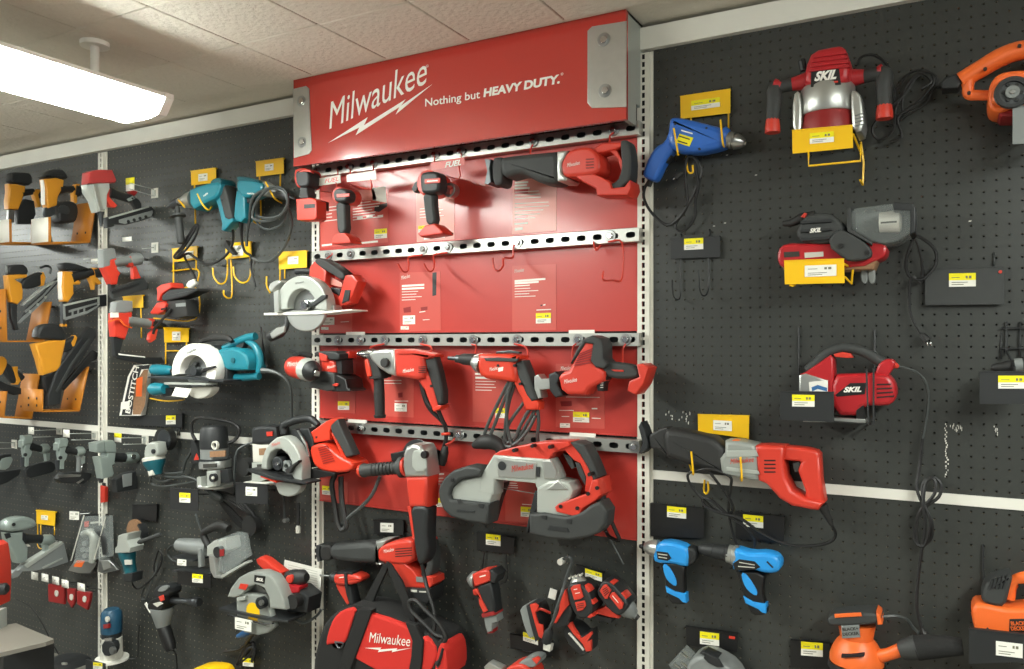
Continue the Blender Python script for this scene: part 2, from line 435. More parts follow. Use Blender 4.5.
t.text('registered_mark', 'white', '®', (757, 204), (764, 202), 7, .12)
# ------------------------------------------------------------------ red display: panels and rails
RAILD = 4.6
rails = [(641, 120, 133.5), (638.5, 227.5, 241), (637, 333, 346), (639.5, 440.5, 453.5)]
RX0 = wallpt(312, 255, RAILD).x; RX1 = wallpt(639, 235, RAILD).x; RC = (RX1-RX0)/24
RZ = [(wallpt(a, c, RAILD).z, wallpt(a, b, RAILD).z) for a, b, c in rails]
PX0 = wallpt(318.5, 300, 1.2).x; PX1 = wallpt(641.9, 300, 1.2).x
names = ['top', 'second', 'third', 'bottom']
pz = []
for k in range(4):
    top = RZ[k][0]+.012
    bot = RZ[k+1][1]+.006 if k < 3 else wallpt(641, 541, 1.2).z
    pz.append((bot, top))
    t = T('back_panel', '%s red back panel of the red display' % names[k], 'panel', 480, 300, 0, group='red back panels')
    t.o = Vector(((PX0+PX1)/2, 0, bot)); t.e.location = t.o
    wbox(t, 'sheet', 'redpanel', PX0, PX1, .15, 1.2, bot, top)
    wbox(t, 'edge_lip', 'redpanel', PX0, PX1, 1.2, 1.5, bot, bot+.004)
for k in range(4):
    z0, z1 = RZ[k]; hh = z1-z0
    t = T('strut_rail', '%s slotted galvanised rail across the red display' % names[k], 'rail', 480, 300, 0, group='slotted rails')
    t.o = Vector((RX0, -.0125, z0)); t.e.location = t.o
    fm = perforated('face', 24, 1, RC, hh, [(x*.0145, z*.0085) for x, z in ((1,0), (.8,.8), (0,1), (-.8,.8), (-1,0), (-.8,-.8), (0,-1), (.8,-.8))], .0025)
    link('face', fm, 'galv', t.e, (0, -.0335, 0))
    for zz in (0, hh-.0025): link('flange', boxmesh('flange', 0, 24*RC, -.0334, 0, zz, zz+.0025), 'galv', t.e)
    for xx in (0, 24*RC-.0025): link('end_plate', boxmesh('end_plate', xx, xx+.0025, -.0334, 0, .0026, hh-.0026), 'galv', t.e)
    link('rear_web', boxmesh('rear_web', .003, 24*RC-.003, -.004, -.001, .0026, hh-.0026), 'darksteel', t.e)
    zz = [(316, 348, 373, 434, 460, 533, 613), (328, 350, 422.5, 447.5, 517, 610), (337, 359.5, 384, 422, 473, 516.5, 577.5, 625.5), (360, 459, 634)][k]
    for x in zz:
        X = wallpt(x, 300, 5).x-RX0
        if X > 24*RC-.01: continue
        Xc = X
        v, fc, sm = prism('washer', [(Xc+.0165*math.cos(a*PI/10), hh/2+.0165*math.sin(a*PI/10)) for a in range(20)], .0336, .0375, .0012, 1)
        w = link('washer', mk('washer', [(a, -c, b) for a, b, c in v], fc, sm), 'steel', t.e)
        v, fc, sm = prism('bolt_head', [(Xc+.0095*math.cos(a*PI/3), hh/2+.0095*math.sin(a*PI/3)) for a in range(6)], .0376, .0440, .001, 1)
        link('bolt_head', mk('bolt_head', [(a, -c, b) for a, b, c in v], fc, sm), 'chrome', w)
    for x in ((350,), (), (356, 582), (358, 583))[k]:
        X = wallpt(x, 300, 3).x-RX0; link('label_clip', boxmesh('label_clip', X-.04, X+.04, -.022, -.018, hh, hh+.010), 'white', t.e)
# ------------------------------------------------------------------ right bay
C1=(310,420,4.776); C2=(430,420,4.452); C3=(310,530,4.812); C4=(450,530,4.815); C5=(630,60,4.181); C6=(740,30,3.935); C7=(900,0,4.177); C8=(630,190,5.12)
D1=(760,180,3.716); D2=(780,320,5.575); D3=(640,400,4.181); D4=(630,520,4.49); D5=(810,480,3.537); D6=(880,300,3.715); PXC=(0,0,1)
def bc(pts):
    return (sum(p[0] for p in pts)/len(pts), sum(p[1] for p in pts)/len(pts))
def holder(label, crop, pts, h, m, tags=(), wires=(), wm=None, wr=1.6, group='black price plates on the pegboard', cat='hook plate', name='price_plate', lip=True, stud=True):
    c = bc(pts); t = T(name, label, cat, c[0], c[1], 0, 0, crop, group)
    pl = t.ext('plate', m, pts, h, h+.25, .5)
    if lip:   # folded upper edge
        (x0, y0), (x1, y1) = pts[0], pts[1]; w = crop[2]*1.0
        t.ext('lip', m, [(x0, y0-w*.4), (x1, y1-w*.4), (x1, y1+w*.8), (x0, y0+w*.8)], h-.7, h+.4, .3, parent=pl)
    if stud:
        for k in (.2, .8):
            x = pts[0][0]*(1-k)+pts[1][0]*k; y = pts[0][1]*(1-k)+pts[1][1]*k+2*crop[2]
            t.tube('peg', wm or m, [(x, y, -.6), (x, y, h)], wr, 0)
    for g in tags: t.tag(g[0], g[1], g[2], h+.3, *(g[3:]))
    for w in wires: t.tube('wire', wm or m, w, wr, 4 if stud else 0)
    return t
YG = 'yellow hook plates on the pegboard'
# --- blue corded drill
holder('yellow hook plate holding the blue corded drill', C5, [(210,153),(420,122),(420,222),(212,247)], 1.2, 'yellow', [((316,183),120,40,-.14)],
       [[(412,125,.9),(412,300,.9)], [(255,240,.9),(255,262,.9)], [(196,345,.4),(200,388,5),(200,388,9.3),(183,285,9.5)], [(398,330,.4),(396,362,5),(388,345,9.3),(378,250,9.5)], [(240,400,.4),(236,410,4),(242,465,4.5),(262,470,5.5),(262,440,5.5)]], wr=4, group=YG)
t = T('corded_drill', 'blue corded drill with silver chuck on a yellow hook plate', 'drill', 300, 320, 0, 0, C5)
t.ext('body', 'blue', [(172,252),(182,244),(212,244),(300,264),(380,284),(402,300),(406,360),(370,376),(290,393),(222,390),(190,382),(160,352)], 2.4, 8.8, 24, 1, rows=3)
t.ext('handle', 'blue', [(165,300),(205,310),(195,372),(150,430),(118,502),(98,510),(60,492),(58,470),(84,405),(112,365),(150,345)], 3.4, 7.6, 16, 1, rows=3)
t.ext('trigger', 'charcoal', [(180,385),(172,415),(150,435),(140,425),(165,380)], 4.2, 6.8, 3)
t.lathe('gear_nose', 'blue', (385,325,5.6), (408,332,5.6), [(0,46),(.7,40),(1,34)], 18)
t.lathe('chuck', 'steel', (404,331,5.6), (486,350,5.6), [(0,33),(.35,33),(.37,28),(.45,28),(.47,33),(.6,30),(.75,24),(.9,16),(.92,9),(1,8)], 18)
s_ = t.ext('sticker', 'yellowtag', [(207,308),(265,325),(248,362),(192,344)], 8.8, 8.86, 0)
t.bars('print', 'ink', [(205,318,250,332,5),(200,338,240,350,5)], 8.92, s_)
t.bars('print', 'white', [(214,294,262,308,6)], 8.92)
for q in ((290,372),(190,268),(320,285)): t.disc('screw', 'black', q, 5, 8.4, 8.85, n=8)
t.tube('cord', 'cord', [(85,495,5.5),(60,540,5),(62,590,4),(100,650,3),(160,690,2.5),(220,640,3.5),(280,530,4),(300,460,4.5),(270,410,5),(238,412,5),(232,500,4),(240,590,4),(225,640,3),(200,670,2.5),(190,705,2.5),(225,715,3),(270,660,3.2),(272,600,3.6),(285,520,4.4),(270,430,5.2)], 6)
t.lathe('strain_relief', 'rubber', (88,492,5.5), (80,530,5.4), [(0,15),(.6,11),(1,8)], 10)
t.lathe('plug', 'rubber', (218,470,5), (190,492,5.4), [(0,7),(.5,12),(1,12)], 8)
t.tube('plug_prong', 'chrome', [(192,490,5.4),(180,500,5.6)], 4, 0)
# --- J hook plate with nothing on it
holder('black price plate with two empty prongs right of the red display', C8, [(208,250),(460,236),(462,344),(210,352)], 1.2, 'charcoal', [((326,276),98,58,-.05)],
       [[(262,225,.3),(262,260,.6)], [(408,200,.3),(408,240,.6)], [(258,352,1),(258,530,1.2),(245,560,4),(222,545,6),(214,460,6.5)], [(402,345,1),(402,495,1.2),(385,540,4),(358,520,6),(350,410,6.5)]], wr=4)
# --- plunge router
t = T('plunge_router', 'red and silver plunge router with two side handles on a yellow bracket', 'router', 345, 420, 0, 0, C6)
t.lathe('motor', 'aluminium', (345,335,10), (345,225,10), [(0,93),(.05,96),(.9,96),(1,90)], 28)
t.ext('motor_cap', 'skilred', [(292,98),(385,80),(404,78),(424,92),(440,150),(432,232),(258,242),(266,160)], 4, 15.5, 20, 1, rows=3)
for k in range(4):
    y = 100+k*18; t.ext('cooling_rib', 'skilred', [(292-k*6,y+4),(418+k*4,y-14),(420+k*4,y-6),(290-k*6,y+12)], 14.6, 16, 3)
t.ext('badge', 'black', [(280,160),(388,142),(398,215),(278,225)], 15.5, 15.65, 3)
t.text('lettering', 'white', 'SKIL', (292,200), (380,190), 33, 15.75, .35, .05)
t.bars('print', 'red', [(346,207,386,203,7)], 15.75)
t.lathe('base_chamber', 'darkred', (345,420,10), (345,330,10), [(0,95),(.5,95),(1,88)], 28, label='smoky red see-through base')
t.lathe('base_plate', 'charcoal', (345,432,10), (345,418,10), [(0,102),(1,102)], 32)
for pts, h0, h1 in (([(440,250),(465,250),(485,275),(496,405),(448,420),(440,300)], 5, 14), ([(214,268),(240,245),(252,300),(250,420),(214,420)], 5, 14)):
    t.ext('plunge_column', 'aluminium', pts, h0, h1, 10, 1)
for k in range(4): t.ext('column_groove', 'greyplastic', [(452,335+k*14),(486,325+k*14),(488,329+k*14),(453,339+k*14)], 13.9, 14.2, 0)
t.tube('plunge_lever', 'charcoal', [(250,160,9),(244,125,9),(242,118,9)], [12,14,12], 3, 8)
for a, b, c, d in (((268,200),(205,214),(138,226),(128,395)), ((430,190),(490,182),(568,168),(568,340))):
    t.tube('handle_arm', 'skilred', [(a[0],a[1],10),(b[0],b[1],10)], [34,25], 0, 12)
    hd = t.tube('handle', 'grip', [(b[0],b[1],10),((b[0]+c[0])/2,(b[1]+c[1])/2,10.5),(c[0],c[1]+8,11),(c[0]-2,c[1]+50,11.5),(d[0],d[1]-40,11.5)], [25,25,29,29,25], 5, 12)
    t.tube('handle_top', 'skilred', [(c[0]-22*(1 if c[0] < 300 else -1)*-1,c[1]-2,11),(c[0]-6,c[1]-8,11.2)], [22,26], 0, 10, parent=hd)
    t.tube('handle_end', 'red', [(d[0],d[1]-44,11.5),(d[0],d[1]-12,11.5),(d[0],d[1]+10,11.5)], [25,29,29], 0, 12, parent=hd)
t.tube('depth_rod', 'steel', [(225,250,13),(225,400,13)], 4, 0)
t.tube('cord', 'cord', [(455,140,7),(480,105,6),(530,100,5),(580,140,4),(600,210,3),(610,300,2.5),(600,400,2.5),(545,430,2.5),(520,390,3),(560,330,3),(640,260,3),(700,180,2.5),(760,175,2.5),(765,230,2.5),(700,290,2.5),(640,320,2.5),(650,230,3),(710,165,3),(775,190,2.5),(740,260,2.5),(660,310,2.5),(620,350,2.5),(635,420,2.5),(590,440,2.5)], 5.5)
holder('yellow shelf bracket under the red plunge router', C6, [(205,396),(443,375),(445,464),(207,487)], 17, 'yellow', [((322,423),95,42,-.09)],
       [[(270,480,17),(270,535,17),(475,515,17),(475,450,17)], [(445,410,17),(478,490,9),(478,490,-.3)], [(215,430,17),(262,440,9),(262,440,-.3)], [(476,440,1),(487,520,1),(483,610,1.5),(472,590,4)]], wr=4, group=YG, stud=False)
# --- orange belt sander cut by the right edge
t = T('belt_sander', 'orange belt sander with a dark round pulley at the right edge', 'sander', 460, 400, 0, 0, C7)
t.tube('handle', 'orange', [(252,338,8),(330,292,8),(420,240,8),(500,212,8),(590,205,8),(680,230,8),(740,310,8)], [34,36,38,38,36,34,40], 5, 14)
t.tube('front_post', 'orange', [(285,325,8),(284,365,8),(290,394,8),(330,398,8),(385,398,8)], [30,22,23,21,21], 5, 12)
t.ext('body', 'orange', [(366,398),(376,362),(400,330),(440,314),(520,308),(760,300),(800,330),(800,460),(470,462),(420,485),(380,478),(366,450)], 3, 13, 14, 1, rows=3)
t.ext('belt_cover', 'orange', [(380,398),(392,360),(420,334),(470,324),(560,322),(560,436),(440,436),(384,440)], 12.5, 14.5, 10, 1, rows=3)
t.disc('pulley', 'darksteel', (470,386), 63, 14.2, 15, n=32, bev=3); t.disc('pulley_rim', 'charcoal', (470,386), 58, 15, 15.6, 44, 32)
t.disc('hub', 'greyplastic', (470,384), 24, 15, 15.9, 8, 24); t.disc('hub_cap', 'steel', (470,384), 10, 15, 16.2, n=12, bev=2)
for k in range(6): t.disc('pulley_spoke', 'rubber', (470+36*math.cos(k*PI/3), 385+36*math.sin(k*PI/3)), 7, 15, 15.4, n=8)
for q in ((356,288),(499,191),(288,388)): t.disc('screw', 'black', q, 7, 10.2, 10.8, n=10)
t.ext('dust_spout', 'charcoal', [(170,352),(190,330),(242,312),(262,350),(240,375),(176,378)], 4, 9, 8)
t.ext('sanding_belt', 'darkred', [(400,470),(800,455),(800,500),(420,500)], 3.5, 12, 8)
t.tube('cord', 'cord', [(172,365,6),(140,370,4),(110,430,2.5),(30,480,2.2),(-30,520,2.2),(-60,470,2.2),(-20,380,2.5),(50,300,2.5),(120,300,2.5),(140,350,2.5),(60,440,2.5),(-20,480,2.5),(10,390,2.8),(80,310,2.8),(130,340,2.8),(90,370,3)], 6)
holder('grey metal bracket under the orange belt sander', C7, [(470,446),(640,440),(640,596),(470,602)], 14.5, 'greyplastic', [], [[(500,590,14.5),(560,560,6),(560,560,-.3)], [(600,590,14.5),(640,560,6),(640,560,-.3)]], wr=4, stud=False, group='grey bracket')
# --- belt sander with clear dust box
t = T('belt_sander', 'dark grey and red belt sander with clear dust canister on a yellow bracket', 'sander', 280, 330, 0, 0, D1)
t.ext('base', 'skilred', [(72,265),(100,238),(200,240),(330,235),(440,238),(478,248),(470,288),(430,306),(380,330),(100,334),(72,312)], 3.5, 12, 10, 1)
t.ext('sanding_belt', 'brassbrown', [(80,318),(440,300),(425,335),(100,342)], 4, 11.5, 6)
t.ext('motor_housing', 'grip', [(150,175),(172,140),(215,128),(262,126),(300,150),(330,190),(300,232),(250,244),(160,236),(140,205)], 3, 13, 14, 1, rows=3)
for k in range(3): t.ext('rib', 'charcoal', [(150,152+k*32),(262,146+k*32),(268,156+k*32),(152,164+k*32)], 12.8, 13.6, 2)
t.text('lettering', 'white', 'SKIL', (184,196), (228,192), 15, 13.7, .35, .05)
t.ext('belt_arm', 'grip', [(246,240),(288,180),(330,194),(408,244),(420,278),(400,296),(340,303),(318,298)], 12, 14.5, 8, 1)
for q in ((300,245),(398,270)): t.disc('screw', 'black', q, 9, 14.5, 14.8, n=12)
t.tube('front_handle', 'rubber', [(85,162,8),(120,158,8),(160,140,8),(205,134,8)], [10,15,18,20], 5, 10)
t.ext('lever', 'red', [(152,138),(165,122),(175,124),(168,142)], 8.5, 10, 2)
t.ext('canister', 'clear', [(336,114),(420,104),(500,92),(560,96),(576,106),(578,200),(560,206),(500,243),(430,240),(370,205),(338,186)], 4, 14, 8, 1, label='clear plastic dust canister')
t.lathe('filter', 'papergrey', (444,158,9), (528,152,9), [(0,34),(.9,38),(1,30)], 20)
t.ext('canister_cap', 'charcoal', [(498,90),(570,94),(580,108),(580,200),(560,208),(560,122),(500,120)], 3.8, 14.2, 4)
t.ext('canister_frame', 'grip', [(330,112),(344,110),(346,190),(420,236),(420,246),(330,196)], 4, 14.3, 3)
t.bars('print', 'ink', [(448,159,508,155,7)], 13.3)
for x in (388, 415): t.ext('belt_lever', 'greyplastic', [(x-12,320),(x+12,322),(x+14,380),(x,388),(x-14,372)], 7, 9, 4, 1)
t.ext('spec_plate', 'ink', [(88,268),(145,265),(147,284),(90,288)], 12, 12.1, 0); t.ext('spec_plate', 'papergrey', [(165,270),(235,266),(236,284),(166,290)], 12, 12.08, 0)
t.tube('cord', 'cord', [(560,205,7),(600,215,5),(650,260,3.5),(650,320,3),(600,370,3),(550,350,3),(545,290,4),(575,220,5),(600,300,3.5),(600,380,2.5),(565,360,3),(555,420,2.5),(560,500,2.2),(590,560,2.2),(612,585,2.4)], 5)
t.lathe('plug', 'rubber', (598,570,2.4), (622,598,2.6), [(0,6),(.3,12),(1,14)], 8)
for k in (-7, 7): t.tube('plug_prong', 'chrome', [(622+k,596,2.6),(632+k,616,2.8)], 3.5, 0)
holder('yellow bracket under the belt sander with clear dust canister', D1, [(90,300),(312,293),(315,383),(92,388)], 15.3, 'yellow', [((225,337),118,42,-.04,'n')],
       [[(312,312,15.3),(345,330,7),(345,330,-.3)], [(315,360,15.3),(340,385,14),(345,335,12)], [(100,380,15.3),(150,370,7),(150,370,-.3)], [(110,390,15),(122,393,15),(130,390,14)]], wr=4, group=YG, stud=False)
t = holder('large black price plate right of the clear dust canister', D1, [(613,330),(905,322),(908,462),(613,465)], 1.6, 'grip', [((752,371),100,50,-.02)], [[(870,270,.3),(870,330,.6)]], wr=4)
t.disc('screw', 'red', (893,341), 6, 1.85, 2.1, n=10)
# --- red jigsaw
t = T('jigsaw', 'red jigsaw with dark grip hung behind a black price plate', 'jigsaw', 400, 540, 0, 0, D2)
t.ext('motor_body', 'skilred', [(290,302),(420,298),(550,294),(605,300),(640,340),(655,395),(642,450),(600,478),(470,472),(462,530),(300,528)], 3.5, 10.5, 24, 1, rows=3)
t.ext('gear_head', 'skilred', [(118,300),(150,288),(285,195),(304,215),(306,318),(300,520),(200,520),(130,420)], 4, 10, 12, rows=3)
t.ext('front_cover', 'aluminium', [(114,306),(150,296),(272,334),(268,405),(250,470),(130,470),(114,400)], 3.8, 10.3, 8)
s_ = t.ext('sticker', 'white', [(160,345),(268,335),(266,402),(165,402)], 10.3, 10.4, 0); t.ext('swoosh', 'tagblue', [(175,375),(210,362),(262,378),(262,398),(210,384),(180,398)], 10.4, 10.45, 0, parent=s_)
t.tube('grip', 'grip', [(160,285,7),(195,250,7),(255,190,7),(330,158,7),(410,160,7),(490,188,7),(575,240,7)], [34,32,30,28,28,28,30], 5, 14)
t.ext('trigger', 'red', [(300,190),(350,178),(395,186),(410,210),(380,212),(310,206)], 5.5, 8.5, 4)
t.ext('tail', 'skilred', [(548,250),(575,225),(610,214),(645,228),(640,258),(612,300),(600,318),(530,305)], 4.5, 9.5, 10, 1)
t.ext('badge', 'black', [(306,420),(390,352),(482,350),(472,414),(320,428)], 10.5, 10.62, 2)
t.text('lettering', 'white', 'SKIL', (354,402), (455,399), 27, 10.72, .35, .05)
for k in range(4):
    t.ext('vent', 'vent', [(540,356+k*24),(620+k*6,354+k*22),(618+k*6,362+k*22),(540,364+k*24)], 10.3, 10.62, 0)
t.ext('shoe', 'aluminium', [(140,535),(482,548),(484,566),(140,562)], 2.5, 12, 2)
t.ext('shoe_clamp', 'black', [(430,500),(470,470),(482,548),(430,548)], 4, 10.6, 2)
t.tube('cord', 'cordgrey', [(642,258,7),(700,268,6),(770,296,5),(812,350,4),(828,430,3),(818,540,2.5),(795,660,2.2)], 7)
t.lathe('strain_relief', 'red', (625,245,7), (660,262,6.7), [(0,20),(.6,16),(1,9)], 10)
t.at(D5)
t.tube('cord_bundle', 'cord', [(398,-147,2.2),(394,-100,2.2),(390,-60,2.2),(384,-20,2.5),(378,30,3),(400,90,3.5),(430,150,3.5),(425,210,3),(385,232,3),(370,190,3),(395,110,3.5),(455,60,3.5),(462,15,3.2),(430,-10,3),(398,20,3.2),(405,90,4),(425,150,4),(405,230,3.2),(378,215,3),(385,120,3.8),(440,50,3.8),(440,0,3.4),(410,10,3.4),(400,90,4.2),(408,160,3.8),(392,270,2.5),(382,350,2.2),(378,440,2.2),(388,500,2.4),(402,545,2.6)], 6)
t.lathe('plug', 'rubber', (395,525,2.6), (418,575,2.8), [(0,6),(.3,14),(1,16)], 8)
t = holder('black price plate in front of the red jigsaw', D2, [(0,398),(300,402),(302,570),(0,556)], 13.2, 'charcoal', [((130,450),125,66,.02)],
       [[(105,40,.4),(105,420,1),(105,500,7),(105,500,13)], [(482,275,13),(486,400,13),(494,580,13),(300,566,13.2)], [(522,270,11),(522,580,11),(494,582,13)], [(522,575,11),(522,560,-.3)], [(527,55,.4),(530,130,1),(532,540,1.2)]], wr=5, stud=False)
# --- black tool in a wire basket at the right edge
t = holder('black price plate below a small wire rack at the right edge', D6, [(370,266),(560,266),(560,386),(370,386)], 9, 'charcoal', [((492,305),106,48,0)],
       [[(450,105,.8),(620,105,.8)], [(450,180,.8),(620,180,.8)], [(470,80,.6),(470,190,.8),(500,250,8),(500,266,9)], [(521,80,.6),(521,240,.8)], [(450,100,-.4),(450,220,.8)], [(600,80,.6),(600,190,.8),(620,250,8),(620,266,9)], [(380,300,9),(420,300,4),(420,300,-.3)]], wr=4, stud=False)
t = T('detail_sander', 'black slim power tool lying behind a black price plate, right edge', 'power tool', 500, 250, 0, 0, D6)
t.lathe('barrel', 'rubber', (412,252,5), (640,232,5), [(0,6),(.05,14),(.3,22),(.55,24),(.6,20),(.62,26),(1,28)], 16)
t.lathe('collar', 'greyplastic', (500,243,5), (530,241,5), [(0,25),(1,25)], 16)
# --- red and grey reciprocating saw
holder('yellow hook plate holding the red and grey reciprocating saw', D3, [(242,60),(457,66),(455,162),(243,132)], 1.2, 'yellow', [((345,107),78,42,.06,'n')],
       [[(450,160,1),(450,175,1)], [(208,270,.4),(220,308,8),(222,300,11.3),(214,215,11.5)], [(416,300,.4),(424,335,8),(426,325,11.3),(420,238,11.5)], [(270,335,.5),(268,380,3),(278,392,5),(286,375,6),(284,340,6)]], wr=4, group=YG)
t = T('reciprocating_saw', 'large red and grey corded reciprocating saw with black boot, right of the red display', 'saw', 420, 250, 0, 0, D3)
t.ext('boot', 'rubber', [(110,118),(160,118),(368,166),(362,306),(330,308),(140,244),(116,232),(104,170)], 3, 10.5, 26, 1, rows=3)
t.ext('snout', 'rubber', [(42,146),(60,134),(100,112),(128,112),(132,240),(118,238),(92,204),(50,204),(44,176)], 4.5, 9, 10, 1)
t.ext('shoe', 'charcoal', [(2,110),(12,90),(30,130),(42,176),(40,200),(14,222),(2,220),(20,180)], 4, 9.5, 4)
t.lathe('blade_clamp', 'black', (30,165,6.8), (70,165,6.8), [(0,16),(.5,22),(1,20)], 12)
t.ext('gear_case', 'toolgrey', [(364,166),(420,168),(492,184),(504,332),(470,330),(350,304),(342,240),(362,215)], 2.8, 10.9, 16, rows=3)
t.ext('lever', 'orange', [(372,176),(395,164),(428,172),(420,186),(384,188)], 7, 10, 4)
t.ext('side_ridge', 'lightgrey', [(362,212),(486,210),(496,236),(362,240)], 10.7, 11.1, 3)
t.text('lettering', 'red', 'Milwaukee', (378,268), (478,258), 20, 11.05, .4, .03)
t.ext('side_ridge', 'lightgrey', [(362,280),(496,296),(500,312),(362,296)], 10.7, 11.1, 3)
t.ext('motor_housing', 'red', [(486,186),(540,186),(612,190),(606,248),(616,318),(642,372),(694,402),(772,424),(750,455),(720,452),(640,436),(590,406),(536,346),(502,332)], 3, 10.6, 14, rows=3)
t.ext('handle_top', 'red', [(604,190),(700,200),(742,210),(756,226),(756,252),(690,266),(668,254),(602,248)], 4.2, 9.4, 12, rows=3)
t.ext('handle', 'red', [(676,256),(700,234),(756,230),(762,330),(778,424),(752,448),(692,404),(697,380),(664,292),(672,270)], 4.2, 9.4, 12, rows=3)
t.ext('trigger', 'grip', [(640,262),(668,256),(676,276),(666,300),(648,300)], 5.2, 8.4, 4)
for k in range(4): t.ext('vent', 'vent', [(518,250+k*16),(566,250+k*16),(568,256+k*16),(520,256+k*16)], 10.4, 10.66, 0)
t.lathe('strain_relief', 'rubber', (762,440,6.8), (800,520,6), [(0,20),(.5,14),(1,8)], 10)
t.tube('cord', 'cord', [(795,510,6.2),(818,560,4),(790,595,3),(700,610,3),(600,600,3.5),(500,552,5),(420,495,7),(330,470,8),(270,440,8),(262,410,8),(300,420,9),(380,490,7),(440,530,6),(480,590,4),(460,636,3.5),(410,610,3.8),(380,530,5),(370,440,7),(380,360,9),(375,320,10),(300,290,11),(240,296,11),(200,312,10.5),(215,360,9.5),(270,420,8),(360,480,6),(390,450,7),(350,380,9),(290,300,10.8)], 6)
holder('black price plate under the boot of the red and grey reciprocating saw', D3, [(45,432),(268,455),(268,578),(45,570)], 1.2, 'black', [((153,470),80,46,.1)], [], wr=4)
holder('black price plate behind the looped cord of the red and grey reciprocating saw', D3, [(398,468),(605,488),(602,592),(400,580)], 1.2, 'black', [((473,507),84,50,.1)], [], wr=4)
# --- two sky-blue cordless tools
def hookpeg(label, crop, pts, m='black', r=3.5, group='plain peg hooks'):
    t = T('peg_hook', label, 'hook', pts[0][0], pts[0][1], 0, 0, crop, group); t.tube('wire', m, pts, r, 4); return t
t = T('impact_driver', 'sky-blue cordless impact driver with silver nose beside the white upright', 'impact driver', 190, 180, 0, 0, D4)
t.ext('body', 'skyblue', [(125,96),(190,92),(262,116),(274,150),(268,205),(240,204),(200,192),(120,190),(108,160)], 3, 8, 16, 1, rows=3)
t.lathe('nose', 'aluminium', (128,128,5.5), (66,120,5.5), [(0,38),(.4,37),(.75,28),(1,18)], 18)
t.lathe('bit_collar', 'black', (70,121,5.5), (42,117,5.5), [(0,17),(.5,15),(.6,10),(1,8)], 12)
t.ext('rear_cap', 'charcoal', [(258,116),(290,122),(304,140),(300,180),(280,195),(262,205)], 3.4, 7.6, 10, 1)
t.ext('badge', 'black', [(118,140),(170,146),(186,172),(168,184),(124,176)], 7.95, 8.15, 2)
t.bars('print', 'papergrey', [(125,152,168,158,4),(128,166,166,172,4)], 8.25)
t.ext('grip', 'black', [(150,185),(252,195),(246,250),(248,330),(258,368),(240,378),(182,372),(164,300),(160,230)], 4, 7.2, 10, 1, rows=3)
t.ext('grip_insert', 'skyblue', [(148,196),(172,200),(196,236),(214,280),(206,300),(170,272),(154,240)], 5.8, 7.5, 4, 1)
t.ext('battery_band', 'skyblue', [(163,294),(205,318),(254,328),(257,370),(240,366),(222,348),(168,322)], 4.8, 7.7, 4)
t.ext('trigger', 'black', [(135,190),(152,192),(158,230),(146,226)], 4.8, 6.6, 3)
t = T('cordless_drill', 'sky-blue cordless drill with long black chuck', 'drill', 560, 180, 0, 0, D4)
t.ext('body', 'skyblue', [(474,122),(500,128),(545,142),(620,140),(664,154),(684,185),(678,220),(650,236),(600,232),(560,218),(470,228),(462,180)], 3, 8.4, 18, 1, rows=3)
t.lathe('chuck', 'charcoal', (446,150,5.7), (308,128,5.7), [(0,40),(.1,40),(.12,36),(.5,34),(.52,31),(.8,27),(.95,20),(1,12)], 20)
t.lathe('collar', 'aluminium', (484,162,5.7), (440,150,5.7), [(0,46),(.4,45),(.5,40),(1,40)], 20)
t.ext('badge', 'black', [(462,196),(490,176),(560,186),(586,212),(560,224),(470,228)], 8.3, 8.55, 2)
t.bars('print', 'papergrey', [(490,190,560,202,4),(485,208,560,214,4)], 8.65)
t.ext('grip', 'black', [(492,222),(608,234),(600,300),(602,350),(622,408),(606,424),(552,424),(524,370),(500,290)], 4, 7.4, 10, 1, rows=3)
t.ext('grip_insert', 'skyblue', [(500,234),(524,240),(552,280),(576,322),(568,342),(530,316),(508,280)], 6, 7.7, 4, 1)
t.ext('battery_band', 'skyblue', [(512,338),(556,364),(614,374),(614,416),(596,412),(578,396),(522,370)], 4.8, 8, 4)
t.ext('vent', 'vent', [(612,188),(618,184),(645,212),(639,216)], 8.2, 8.45, 0)
t.ext('trigger', 'black', [(478,228),(498,228),(506,262),(490,258)], 4.8, 6.8, 3)
hookpeg('black peg hook under the sky-blue impact driver', D4, [(205,215,-.3),(205,215,3),(205,205,4)])
hookpeg('black peg hook under the sky-blue cordless drill', D4, [(560,245,-.3),(560,245,3),(560,232,4)])
t = holder('black price plate with red mark below the sky-blue cordless drill', D4, [(250,478),(485,510),(480,592),(255,562)], 1.2, 'black', [((357,533),86,56,.12)], [], wr=4)
t.ext('mark', 'red', [(444,520),(472,524),(471,536),(444,532)], 1.5, 1.6, 0)
holder('black price plate left of the orange palm sander', D4, [(720,540),(898,555),(898,669),(720,662)], 1.2, 'black', [((817,580),98,62,.08)], [], wr=4)
# --- grey sander cut by the lower edge
t = T('grey_sander', 'grey power sander with clear dust guard at the lower edge', 'sander', 340, 690, 0, 0, D4)
t.ext('body', 'greyplastic', [(262,640),(290,605),(335,588),(400,610),(470,655),(520,740),(260,740)], 3, 12, 20, 1, rows=3)
t.ext('side_panel', 'charcoal', [(330,618),(350,600),(400,625),(420,660),(390,660),(350,640)], 11.6, 12.4, 4)
t.ext('rubber_stripe', 'charcoal', [(318,592),(340,584),(402,612),(396,622),(340,598)], 8, 12.3, 3)
t.ext('dust_guard', 'clear', [(182,640),(236,582),(276,622),(258,668),(230,700)], 4, 10, 3)
for q in ((236,598),(205,645),(236,640)): t.ext('guard_rib', 'steel', [(q[0]-4,q[1]-4),(q[0]+24,q[1]+18),(q[0]+20,q[1]+24),(q[0]-8,q[1]+2)], 9.8, 10.4, 1)
t.ext('shelf_bracket', 'black', [(240,742),(530,742),(530,752),(240,752)], -.2, 12, 0)
